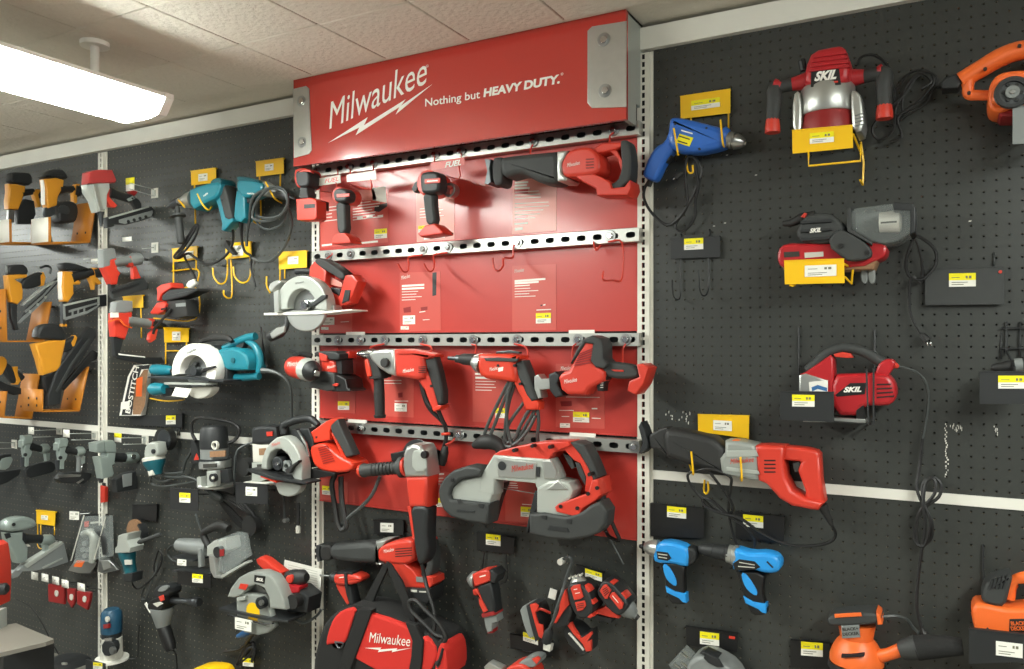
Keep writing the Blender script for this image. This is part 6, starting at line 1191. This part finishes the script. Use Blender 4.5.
t = T('looped_cord', 'bundled black cord hanging beneath the shelf of the silver router', 'power cord', 480, 470, 0, 0, A7)
for k in range(4): t.tube('cord', 'cord', [(400+k*6,450-k*4,9),(455+k*5,470-k*6,8),(520+k*8,510-k*5,6),(590+k*5,560+k*6,4),(600-k*6,610+k*3,3),(550-k*8,590+k*4,4),(480-k*6,520+k*3,6),(420,470,8)], 8)
t.lathe('plug', 'cordgrey', (380,440,9), (440,480,9), [(0,8),(.3,18),(.8,20),(1,10)], 10); t.tube('hook', 'black', [(590,570,4),(600,575,1),(600,575,-.3)], 4, 0)
t = T('hanging_plugs', 'pair of dark plugs hanging below the trim router', 'power cord', 740, 500, 0, 0, A7)
t.tube('cord', 'cordgrey', [(735,440,2),(738,560,2),(742,575,2)], 6); t.tube('cord', 'cord', [(805,490,2),(806,560,2),(804,600,2.2)], 7); t.lathe('plug', 'papergrey', (804,600,2.2), (804,636,2.4), [(0,8),(.3,12),(1,11)], 10); t.disc('plug', 'greyplastic', (742,576), 10, 1, 3); t.tube('hook', 'black', [(735,440,2),(800,440,1),(800,440,-.3)], 4, 0)
# --- grey and silver nailers below the white strip
def hit(label, dx, dy, wall, mag=True):
    q = lambda pts: [(a+dx, b+dy) for a, b in pts]
    it = [('e','head_cap','hitachi',q([(216,158),(300,152),(314,180),(300,240),(230,250),(200,280),(198,215),(216,200)]),-9,-4,10,0), ('e','body','hitachi',q([(226,250),(296,240),(282,296),(310,318),(296,368),(276,390),(272,470),(232,472),(236,380),(224,310)]),-8.5,-4.5,8,0), ('d','port','charcoal',(258+dx,356+dy),18,-4.6,-4.2), ('l','handle','charcoal',(306+dx,268+dy,-6.5),(430+dx,300+dy,-6.5),[(0,44),(.4,34),(1,34)]), ('l','end_cap','hitachi',(416+dx,296+dy,-6.5),(500+dx,290+dy,-6.5),[(0,42),(.3,52),(.8,48),(1,30)]),
          ('t','coupler','chrome',[(495+dx,290+dy,-6.5),(545+dx,275+dy,-6.5)],12,0), ('e','rear_leg','hitachi',q([(448,340),(496,336),(494,410),(460,420)]),-8,-5,6), ('e','nose','darksteel',q([(214,380),(236,380),(240,480),(220,480)]),-7.5,-5.5,3)]
    if mag: it.append(('e','magazine','charcoal',q([(240,480),(420,430),(540,420),(560,520),(440,560),(250,600)]),-8,-5,10,1))
    return nl(label, E7, wall, it)
hit('grey-green nailer hung under the first pale tag below the white strip', 0, 0, (665,250))
t_ = hit('grey-green nailer with clear-sided magazine under the second pale tag', 360, 30, (1005,300), False)
build(t_, [('e','magazine','charcoal',[(560,600),(620,540),(780,530),(896,536),(886,600),(820,652),(600,640)],-8.5,-4.5,8,0), ('e','magazine_side','steel',[(590,560),(700,552),(830,560),(820,580),(600,590)],-4.6,-4.1,3), ('e','magazine_side','steel',[(780,640),(850,600),(858,612),(800,652)],-4.6,-4.1,2), ('l','spring_tube','greyplastic',(812,370,-6.5),(800,550,-6.5),[(0,34),(.2,24),(1,22)]), ('t','rod','chrome',[(842,450,-5),(832,540,-5)],8,0)])
nl('grey-green nailer cut by the left edge below the white strip', E7, (300,450), [('e','end_cap','hitachi',[(-30,400),(60,370),(110,384),(100,430),(60,500),(-20,510)],-9,-4,10,1), ('e','handle','charcoal',[(-60,380),(20,350),(100,344),(90,372),(0,420),(-60,430)],-8.5,-4.5,8), ('t','coupler','chrome',[(70,390,-6),(120,400,-6)],12,0), ('e','magazine','charcoal',[(-60,540),(60,520),(200,500),(180,560),(60,640),(-60,680)],-8,-5,8)])
nl('large grey-green nailer in front of the white upright', E8, (690,420), [('e','head_cap','hitachi',[(112,232),(200,214),(206,318),(180,334),(120,322)],-10,-2.5,14,0), ('e','head_side','hitachi',[(206,212),(300,204),(326,240),(330,330),(230,330),(210,300)],-9.5,-3,12,0), ('e','body','hitachi',[(146,376),(232,366),(240,330),(326,330),(312,420),(326,440),(290,460),(306,540),(290,575),(190,598),(170,480)],-9.5,-3,14,0),
    ('l','handle','charcoal',(310,380,-6.5),(470,385,-6.5),[(0,62),(.3,46),(1,46)]), ('l','end_cap','hitachi',(456,388,-6.5),(590,385,-6.5),[(0,50),(.3,58),(.85,56),(1,40)],18), ('d','coupler','chrome',(545,375),26,-3.4,-2.6), ('e','magazine','charcoal',[(330,610),(420,550),(540,520),(560,600),(560,700),(350,740)],-8.5,-4,10), ('e','magazine_lid','greyplastic',[(430,560),(530,540),(530,670),(440,690)],-4.1,-3.6,6), ('l','nose','darksteel',(210,590,-6.5),(215,640,-6.5),[(0,30),(1,20)])])
t = T('red_marker', 'small red plastic tab clipped to the white upright', 'clip', 500, 345, 0, 0, A3); t.ext('tab', 'red', [(484,312),(506,322),(506,392),(484,396)], 1.8, 3.5, 3); t.ext('clip', 'charcoal', [(490,300),(500,302),(500,320),(490,320)], 1.7, 2.6, 1)
peghook('wire hook with the first pale tag below the white strip', E7, [(580,85),(635,150)], [[(330,108),(620,98)],[(340,176),(630,168)]], ((312,108),3.6,74), kind='n')
peghook('wire hook with the second pale tag below the white strip', E7, [(938,112),(1000,205)], [[(700,140),(960,136)],[(730,205),(980,200)]], ((672,136),3.8,80), kind='n')
peghook('wire hook without tag at the far left below the white strip', E7, [(110,205),(172,295)], [[(-60,232),(140,232)],[(-60,294),(150,290)]])
peghook('wire hook with yellow tag right of the white upright', E8, [(640,150),(700,255)], [[(410,184),(660,180)],[(440,250),(690,244)]], ((380,180),3.6,90))
# --- coil nailer, yellow holder and blister packs low on the left
nl('large grey-green coil nailer with round flat cap low on the left', F1, (780,420), [('e','cap','hitachi',[(0,290),(20,220),(90,176),(220,160),(300,186),(326,236),(310,268),(180,306),(30,318)],-11,-1.5,26,1), ('d','cap_slot','charcoal',(138,250),16,-1.8,-1.2), ('e','body','hitachi',[(24,330),(200,316),(196,400),(250,470),(246,600),(200,640),(140,640),(100,540),(46,450)],-9.5,-3,16,0), ('e','body_hollow','charcoal',[(40,345),(100,335),(112,380),(60,400)],-3.2,-2.8,3), ('l','handle','charcoal',(230,400,-6.5),(420,400,-6.5),[(0,60),(.3,46),(1,44)]), ('l','end_cap','hitachi',(416,410,-6.5),(540,405,-6.5),[(0,46),(.3,54),(.8,52),(1,36)],18),
    ('t','coupler','chrome',[(535,400,-6.5),(600,418,-6.5)],14,0), ('e','rear_leg','hitachi',[(430,460),(490,450),(470,520),(440,530)],-8,-5,6), ('e','trigger','papergrey',[(236,360),(264,350),(256,430),(300,470),(262,478),(240,440)],-7.5,-5.5,4), ('e','magazine','greyplastic',[(210,670),(606,418),(630,438),(660,560),(676,630),(500,690),(330,720),(140,730)],-9,-4.5,6), ('e','magazine_rail','lightgrey',[(214,660),(606,420),(622,440),(250,690)],-9,-3.9,3), ('e','magazine_slot','lightgrey',[(430,690),(640,590),(644,604),(440,706)],-4.6,-4.2,1), ('e','magazine_foot','greyplastic',[(80,760),(130,715),(210,720),(170,775),(110,800)],-8.5,-4.5,5)])
holder('yellow hook plate behind the grey-green coil nailer', F1, [(374,104),(568,124),(560,266),(374,242)], 1.2, 'yellow', [((455,180),70,46,.1,'n')], [[(386,245,1),(386,380,1),(380,440,8),(400,490,10),(440,500,10)], [(418,252,1),(418,360,1)], [(558,265,1),(558,360,1)]], wr=6, group=YG)
def blister(label, crop, pts, wall, ang=45):
    t = T('blister_pack', label, 'package', wall[0], wall[1], 0, ang, crop, 'clear blister packs low on the left'); return t
t = blister('clear blister pack of a sprayer tool with black backing card', A3, [(395,450),(555,450)], (470,540), 20)
t.ext('backing_card', 'black', [(398,452),(556,446),(560,660),(500,720),(340,700)], 2, 2.4, 1); t.ext('brand_square', 'red', [(404,486),(424,484),(424,510),(404,512)], 2.4, 2.6, 0)
t.bars('print', 'papergrey', [(432,492,475,488,9),(404,520,420,519,4)], 2.5)
t.tube('tool_body', 'lightgrey', [(392,545,4),(430,535,5),(450,560,5.5),(446,620,5.5),(440,680,5)], [12,18,20,18,14], 4, 10); t.tube('tool_grip', 'charcoal', [(470,520,4),(500,560,5),(510,640,5)], [22,20,18], 4, 10)
for k, q in enumerate(((405,590),(418,622),(405,650),(395,620))): t.disc('accessory', 'greyplastic', q, 11, 2.5, 4, 4, 14)
t.ext('clear_shell', 'clear', [(392,460),(540,456),(544,650),(350,690)], 5.8, 6.2, 4)
t.tube('shell_edge', 'papergrey', [(402,455,6.4),(372,560,6.4),(340,672,6.4)], 3, 0); t.tube('shell_edge', 'papergrey', [(506,462,6.4),(480,560,6.4),(450,668,6.4)], 3, 0); t.tube('peg', 'steel', [(540,440,1),(540,440,-.3)], 4, 0)
t = blister('silver foil pack lying in front under the sprayer blister pack', A4, [], (430,190), 45)
t.ext('foil_tray', 'steel', [(332,190),(362,142),(400,140),(472,150),(440,206),(380,204)], 2, 7, 4); t.ext('print_panel', 'orange', [(352,176),(372,146),(410,148),(392,180)], 7, 7.15, 1); t.tube('peg', 'steel', [(400,150,2),(400,150,-2)], 3, 0)
t = blister('silver foil pack at the white upright beside the first foil pack', A4, [], (530,190), 45)
t.ext('foil_tray', 'steel', [(478,140),(530,138),(578,188),(500,206),(470,196)], 2, 7, 5); t.ext('fold', 'aluminium', [(484,146),(524,144),(536,180),(498,196)], 7, 7.6, 3); t.tube('peg', 'steel', [(520,150,2),(520,150,-2)], 3, 0)
t = T('price_tag_card', 'pale price tag left of the sprayer blister pack', 'price tag', 355, 457, 0, 0, A3); t.tag((355,457), 46, 40, 5, .06, 'n'); t.tube('peg', 'steel', [(372,450,5),(430,446,2),(430,446,-.3)], 2.5, 0)
t = T('angle_grinder', 'teal angle grinder with brown grinding wheel and side handle', 'grinder', 240, 450, 0, 0, F3)
build(t, [('d','wheel','brassbrown',(292,262),98,3,4), ('d','wheel_guard','charcoal',(300,280),100,4,7,80,28,-60,60), ('e','gear_head','lightgrey',[(186,290),(220,276),(272,274),(262,330),(292,390),(284,432),(160,438),(162,392),(180,370)],6.5,13,12,0), ('l','body','darkteal',(224,428,9.5),(260,616,9.5),[(0,66),(.2,64),(.5,50),(1,46)],22), ('e','label','papergrey',[(206,502),(262,502),(264,540),(210,542)],12,12.6,1), ('l','side_handle','grip',(322,354,10),(512,286,10),[(0,12),(.1,20),(.3,17),(.9,18),(1,14)],14), ('e','tail','charcoal',[(216,606),(300,606),(296,680),(230,680)],7,12,10,0)])  # darker teal body paints in the low light near the bottom
t.tube('cord', 'cord', [(265,675,9),(280,720,7),(330,740,5),(450,640,3),(500,560,2.5),(520,480,2.2),(490,425,2.2),(450,560,2),(470,640,2)], 7); t.tube('peg', 'black', [(240,450,6.5),(240,450,-.3)], 5, 0)
holder('black price plate with white and red marks above the grinding wheel', A7, [(12,500),(130,500),(126,580),(10,570)], 1.2, 'black', [], [], wr=3)
# --- row of tags with red bags
for k, (x, y, kk) in enumerate(((207,97,'white blank tag, first'), (270,108,'white blank tag, second'), (335,125,'white blank tag, third'), (393,145,'pale price tag, fourth'), (492,165,'pale price tag, fifth'))):
    t = T('accessory_hook', kk+' in the row above the red bags', 'hook', x+170, y+20, 0, 90, F2, 'accessory hooks low on the left')
    t.ext('tag', 'paper', [(x,y-24),(x+2.5,y-24),(x+2.5,y+24),(x,y+24)], -4.2, .6, 0); t.tube('wire', 'darksteel', [(x,y,-2),(x+170,y+20,-2)], 2.5, 0)
    t.ext('wall_plate', 'charcoal', [(x+165,y-20),(x+171,y-20),(x+171,y+50),(x+165,y+50)], -4, .5, 1)
for k, (lab, pts) in enumerate((('red accessory bag hanging leftmost under the tags', [(298,148),(402,160),(398,272),(300,254)]), ('narrow red accessory bag hanging in the middle under the tags', [(414,172),(466,180),(462,260),(444,294),(416,250)]), ('red accessory bag hanging rightmost under the tags', [(474,190),(562,200),(556,250),(540,306),(476,270)]))):
    t = T('accessory_bag', lab, 'bag', pts[1][0], 215, 0, 20, F2, 'red accessory bags low on the left'); c = bc(pts)
    t.ext('bag', 'darkred', pts, 12, 14, 8); t.ext('contents', 'papergrey', [(c[0]-14,c[1]-24),(c[0]+10,c[1]-20),(c[0]+6,c[1]+20),(c[0]-16,c[1]+12)], 13.8, 14.4, 4, 1); t.tube('hanger', 'darksteel', [(c[0],pts[0][1]+4,13),(c[0]+60,pts[0][1]+4,4),(c[0]+62,pts[0][1]+4,-.3)], 3, 0)
# --- laminate trimmer, small polisher, biscuit joiner
t = T('laminate_trimmer', 'dark blue laminate trimmer with white base on the white upright', 'router', 685, 590, 0, 0, F2)
build(t, [('l','motor_top','navy',(685,440,9),(685,300,9),[(0,58),(.5,60),(.85,56),(1,40)],24), ('l','switch_band','charcoal',(685,472,9),(685,438,9),[(0,54),(1,57)],24), ('l','base','papergrey',(685,600,9),(690,470,9),[(0,62),(.7,58),(1,54)],24), ('l','base_plate','white',(688,612,9),(688,598,9),[(0,92),(1,92)],28), ('e','window','charcoal',[(634,496),(700,490),(716,540),(690,590),(640,580)],10.5,13.4,6,1), ('d','collet','steel',(690,556),22,13,14.2), ('d','badge','papergrey',(658,364),16,12.6,13.3), ('e','switch','darkred',[(636,394),(670,392),(670,418),(638,420)],12,13.1,3), ('e','clamp','chrome',[(640,480),(690,474),(690,498),(650,502)],12,13.2,3), ('t','cord','cord',[(760,600,6),(840,600,3),(850,480,2),(856,400,2)],4), ('t','shelf_peg','black',[(690,612,9),(690,616,2),(690,616,-.3)],5,0)])
t = T('small_polisher', 'grey and black small grinder with polished side handle low in the second bay', 'grinder', 480, 250, 0, 0, F4)
build(t, [('e','gear_head','charcoal',[(424,80),(450,40),(500,26),(548,44),(556,100),(510,130),(440,130)],6,12,14,1), ('e','head_cover','greyplastic',[(430,86),(456,48),(510,36),(520,60),(480,90)],11.6,12.6,6,1), ('e','ring','black',[(386,190),(420,130),(510,110),(520,170),(500,220),(420,230)],5.5,12.8,10,1), ('e','badge','red',[(440,126),(474,110),(484,150),(456,164)],12.7,13.1,3), ('e','name_label','papergrey',[(396,178),(450,164),(474,178),(430,204)],12.7,13.1,2), ('l','body','greyplastic',(468,206,9.5),(474,350,9.5),[(0,80),(.2,80),(.5,66),(1,46)],22), ('l','tail','black',(474,345,9.5),(536,528,9.5),[(0,46),(.3,50),(.8,44),(1,34)],20), ('l','side_handle','darksteel',(516,152,9),(748,168,9),[(0,26),(.1,22),(.6,22),(.75,24),(.8,32),(.95,36),(1,28)],16),
  ('t','cord','cord',[(540,520,8),(570,560,5),(580,680,2)],6), ('t','cord_loop','cordgrey',[(396,-20,3),(380,40,3),(340,140,3),(312,130,3),(330,60,3),(380,0,3),(420,-60,3),(430,-120,2.5)],7), ('e','paper_tag','paper',[(334,180),(348,166),(384,240),(376,250)],3,3.3,0), ('t','peg','black',[(480,200,6),(480,200,-.3)],6,0)])
t = T('biscuit_joiner', 'grey biscuit joiner with clear front fence above the grey-guard circular saw', 'joiner', 270, 220, 0, 0, F8)
build(t, [('l','motor','greyplastic',(258,196,10),(90,178,10),[(0,42),(.3,42),(.8,36),(.95,32),(1,20)],22), ('t','handle','rubber',[(252,190,12),(224,130,12),(244,104,12),(310,78,12),(354,96,12)],[16,16,18,22,18],5,12), ('e','gear_case','lightgrey',[(264,178),(300,150),(360,140),(370,200),(300,240),(262,230)],7,14,10,0), ('e','fence','clear',[(300,150),(400,112),(440,120),(462,238),(440,250),(340,330),(300,310),(310,220)],14,16,5), ('e','fence_frame','aluminium',[(262,226),(290,240),(300,330),(336,336),(330,350),(290,346),(270,310)],13,16.5,4), ('e','fence_edge','lightgrey',[(320,336),(450,262),(456,272),(328,348)],13.5,16.5,2), ('e','base','darksteel',[(90,302),(262,326),(262,336),(90,312)],6,14,2), ('e','base','darksteel',[(90,232),(200,252),(200,260),(90,242)],6,14,2), ('d','knob','charcoal',(300,216),26,14,16), ('e','red_mark','darkred',[(306,204),(330,200),(328,236),(308,240)],16,16.4,3), ('e','column','greyplastic',[(200,200),(214,200),(220,290),(204,296)],12,14,3), ('t','cord','cordgrey',[(92,176,10),(56,186,7),(36,216,5),(60,256,4),(100,268,3.5),(120,264,3.4)],5), ('t','cord','cordgrey',[(214,112,8),(200,70,4),(184,22,2)],5), ('d','rear_guard','rubber',(468,80),48,3,6)])
t.tag((112,270), 46, 32, 14.5, .1, 'n')
holder('black shelf plate under the grey biscuit joiner', F8, [(90,314),(262,340),(262,402),(90,380)], 15, 'black', [((193,352),54,44,.1)], [[(100,330,15),(150,330,8),(150,330,-.3)], [(250,350,15),(290,350,8),(290,350,-.3)]], wr=3, stud=False)
# --- grey circular saw with yellow disc and paper sheet
t = T('circular_saw', 'circular saw with grey guard, yellow blade label and red handle low by the upright', 'saw', 560, 430, 0, 0, F8)
build(t, [('e','upper_guard','toolgrey',[(362,442),(384,390),(420,344),(470,316),(530,312),(590,336),(630,392),(656,460),(664,508),(600,502),(582,500),(576,440),(552,396),(510,378),(466,392),(440,430),(400,446)],12,17,8,0), ('e','guard_web','charcoal',[(440,440),(462,396),(510,380),(552,398),(578,450),(580,500),(450,490)],11.6,12.6,2), ('d','blade','steel',(495,500),112,12.8,13.1), ('e','lower_guard','toolgrey',[(400,446),(450,424),(540,440),(570,500),(596,600),(560,630),(510,642),(440,628),(404,560)],13.4,16,8,0), ('d','blade_label','yellow',(478,524),44,16,16.2), ('d','arbor','charcoal',(520,478),28,16,18), ('d','arbor_bolt','steel',(520,478),12,18,19),
  ('e','name_badge','black',[(486,334),(542,342),(536,380),(484,370)],17,17.2,1), ('e','red_label','red',[(414,378),(456,384),(440,412),(404,404)],17,17.2,1), ('e','handle','red',[(506,250),(524,238),(550,248),(640,318),(640,350),(610,362),(512,274)],7,11,8,0), ('l','rear_knob','rubber',(660,352,9),(756,346,9),[(0,34),(.3,42),(.8,38),(1,20)],16), ('e','knob_cap','red',[(650,340),(680,330),(690,352),(680,378),(654,372)],10.5,12.4,5,1), ('e','motor','charcoal',[(640,380),(730,390),(790,440),(780,520),(680,520),(650,470)],5,12,12,0), ('e','motor_red','skilred',[(640,372),(732,390),(726,420),(650,424)],8,12.6,5), ('d','side_knob','rubber',(690,470),34,12,15),
  ('e','shoe','darksteel',[(336,492),(590,540),(690,556),(690,566),(580,556),(336,504)],8,17,2), ('e','rail','chrome',[(350,536),(544,584),(580,580),(580,588),(544,594),(350,544)],17,18,1), ('e','sight','lightgrey',[(398,450),(440,444),(440,462),(400,466)],16,17.4,2), ('t','cord','cordgrey',[(690,560,8),(740,582,8),(800,550,6),(830,515,4)],7), ('t','cord','cord',[(520,610,8),(480,640,6),(440,690,3),(400,720,2.2),(330,730,2)],7), ('l','plug','tagblue',(470,620,6),(400,650,5),[(0,12),(.5,18),(1,10)],10), ('t','peg','black',[(560,430,7),(560,430,-.3)],6,0)])
t.text('lettering', 'white', 'SKIL', (494,362), (532,368), 14, 17.4, .3, .05); t.tag((428,590), 84, 60, 18.2, .2, 'n')
t = T('paper_sheet', 'white printed instruction sheet hung behind the red-handled circular saw', 'paper', 740, 300, 0, 0, F8)
t.ext('sheet', 'paper', [(642,256),(832,304),(820,516),(690,474),(632,318)], 3.4, 3.5, 0); t.bars('print', 'papergrey', [(660,282+k*12,810,318+k*12,3) for k in range(10)], 3.6); t.tube('peg', 'black', [(780,310,3.4),(780,310,-.3)], 3, 0)
t = T('peg_hook', 'thin wire prong beside the white instruction sheet', 'hook', 840, 400, 0, 0, F8, 'plain peg hooks'); t.tube('wire', 'darksteel', [(848,385,1),(848,500,1.5),(820,512,3),(790,512,3.5)], 2.5)
t = T('dark_cord_bundle', 'bundled dark cord and tag at the lower edge left of the tool bag', 'power cord', 405, 610, 0, 0, A8)
t.tube('cord', 'cord', [(385,650,2.4),(420,580,2.4),(450,570,2.6),(440,610,2.8),(400,640,2.8),(430,590,3),(455,590,3),(445,640,3)], 8); t.tag((428,643), 42, 32, 3.2, .1); t.tube('peg', 'black', [(440,575,2.6),(440,575,-.3)], 4, 0)
t = T('yellow_tool', 'yellow and black tool just rising above the lower edge left of the tool bag', 'power tool', 270, 680, 0, 0, A8); t.ext('body', 'yellow', [(215,668),(240,656),(300,658),(330,672),(340,720),(210,720)], 4, 12, 10, 1); t.ext('base', 'charcoal', [(205,718),(345,718),(345,740),(205,740)], 3, 13, 4); t.tube('peg', 'black', [(270,700,4),(270,700,-.3)], 4, 0)
# ------------------------------------------------------------------ red machine with grey table in the corner, items on the deck
t = T('bench_band_saw', 'red bench band saw with grey table standing at the lower left corner', 'band saw', 20, 660, 62, 25, F2)
build(t, [('e','column_housing','red',[(-200,-70),(-110,-80),(-80,-60),(-62,60),(-60,190),(-66,310),(-200,330)],-12,4,16,0), ('e','latch','steel',[(-50,40),(-32,50),(-34,84),(-48,80)],4,5,3), ('l','knob','charcoal',(-20,180,5),(44,176,5),[(0,16),(.3,34),(.8,36),(1,24)],16), ('e','guide','lightgrey',[(-50,310),(10,305),(12,430),(-40,436)],-3,1,4), ('e','blade_guard','greyplastic',[(-70,320),(-50,318),(-52,440),(-72,440)],-2,1,2), ('e','stand','charcoal',[(-80,580),(180,560),(160,690),(-80,700)],-14,2,4)])
pts = [t.p(*q) for q in ((-90,540,0),(-90,590,0))]
zt = t.p(300,490,0).z
tb = [Vector((wallpt(15,623,45).x,0,0))]
def deckpt(x, y, z):
    r = ray(x, y); return CAM+r*((z-CAMZ)/r.z)
zt = .60
poly = [deckpt(-30,632,zt), deckpt(16,623,zt), deckpt(54,639,zt), deckpt(46,642,zt), deckpt(-30,660,zt)]
V = [(p_-t.o) for p_ in poly]+[(p_-t.o-Vector((0,0,.013))) for p_ in poly]; k = len(poly)
Fc = [tuple(range(k)), tuple(range(2*k-1, k-1, -1))]+[(i, i+k, (i+1) % k+k, (i+1) % k) for i in range(k)]
t.add('table', V, Fc, [False]*len(Fc), 'deck')
lg = bc([(p_.x, p_.y) for p_ in poly])
t.add('pedestal', [Vector((lg[0]+a*.1, lg[1]+b*.08, z))-t.o for a in (-1,1) for b in (-1,1) for z in (.171, zt-.0135)], [(0,1,3,2),(4,6,7,5),(0,4,5,1),(2,3,7,6),(0,2,6,4),(1,5,7,3)], [False]*6, 'charcoal')
t.tube('cord', 'cord', [(100,240,6),(190,290,4),(260,390,3),(300,470,2),(360,580,0)], 3)
t = T('deck_tool', 'dark tool with silver trim lying on the deck at the lower left', 'power tool', 280, 690, 22, 0, F2)
build(t, [('e','body','charcoal',[(160,664),(230,624),(330,620),(400,640),(420,700),(160,720)],-10,6,14,1), ('e','trim','aluminium',[(226,628),(256,622),(262,640),(236,644)],6,7,2), ('e','trim','aluminium',[(380,630),(404,632),(406,644),(384,644)],6,7,2)])
t = T('deck_price_tag', 'bright yellow price tag on the deck edge under the laminate trimmer', 'price tag', 590, 655, 20, 0, F2); t.ext('holder', 'charcoal', [(530,610),(640,640),(640,700),(530,690)], -1, 0, 0); t.tag((600,650), 56, 40, .1, .1)
# ------------------------------------------------------------------ flaked paint on the right-hand boards
brd = [o for o in bpy.data.objects if o.name.startswith('wall_pegboard_upper')][3]
R = random.Random(3); V = []; Fc = []
def chip(x, y, w, h):
    k = len(V); p_ = wallpt(x, y, .04)-brd.location
    for a, b in ((-w, -h), (w*.8, -h*1.1), (w, h), (-w*.9, h*.8)): V.append((p_.x+a, p_.y, p_.z+b))
    Fc.append((k, k+1, k+2, k+3))
for k in range(26): chip(946+R.uniform(-1, 3)*R.random()-.4, 424+k*2.1, .0006+R.random()*.0012, .002)
for k in range(14): chip(950+R.uniform(0, 12), 424+R.uniform(0, 10), .0008, .0016+R.random()*.003)
for k in range(9): chip(994+R.uniform(0, 5), 426+R.uniform(0, 9), .0008, .002)
for k in range(16): chip(662+R.uniform(0, 30), 411+R.uniform(0, 12), .0008+R.random()*.001, .002+R.random()*.002)
for x, y in ((714,226), (725,223), (970,221), (756,175), (727,155)): chip(x, y, .003, .0012)
o = link('paint_chips', mk('paint_chips', V, Fc, [False]*len(Fc)), 'whitepaint', brd); o['kind'] = 'stuff'
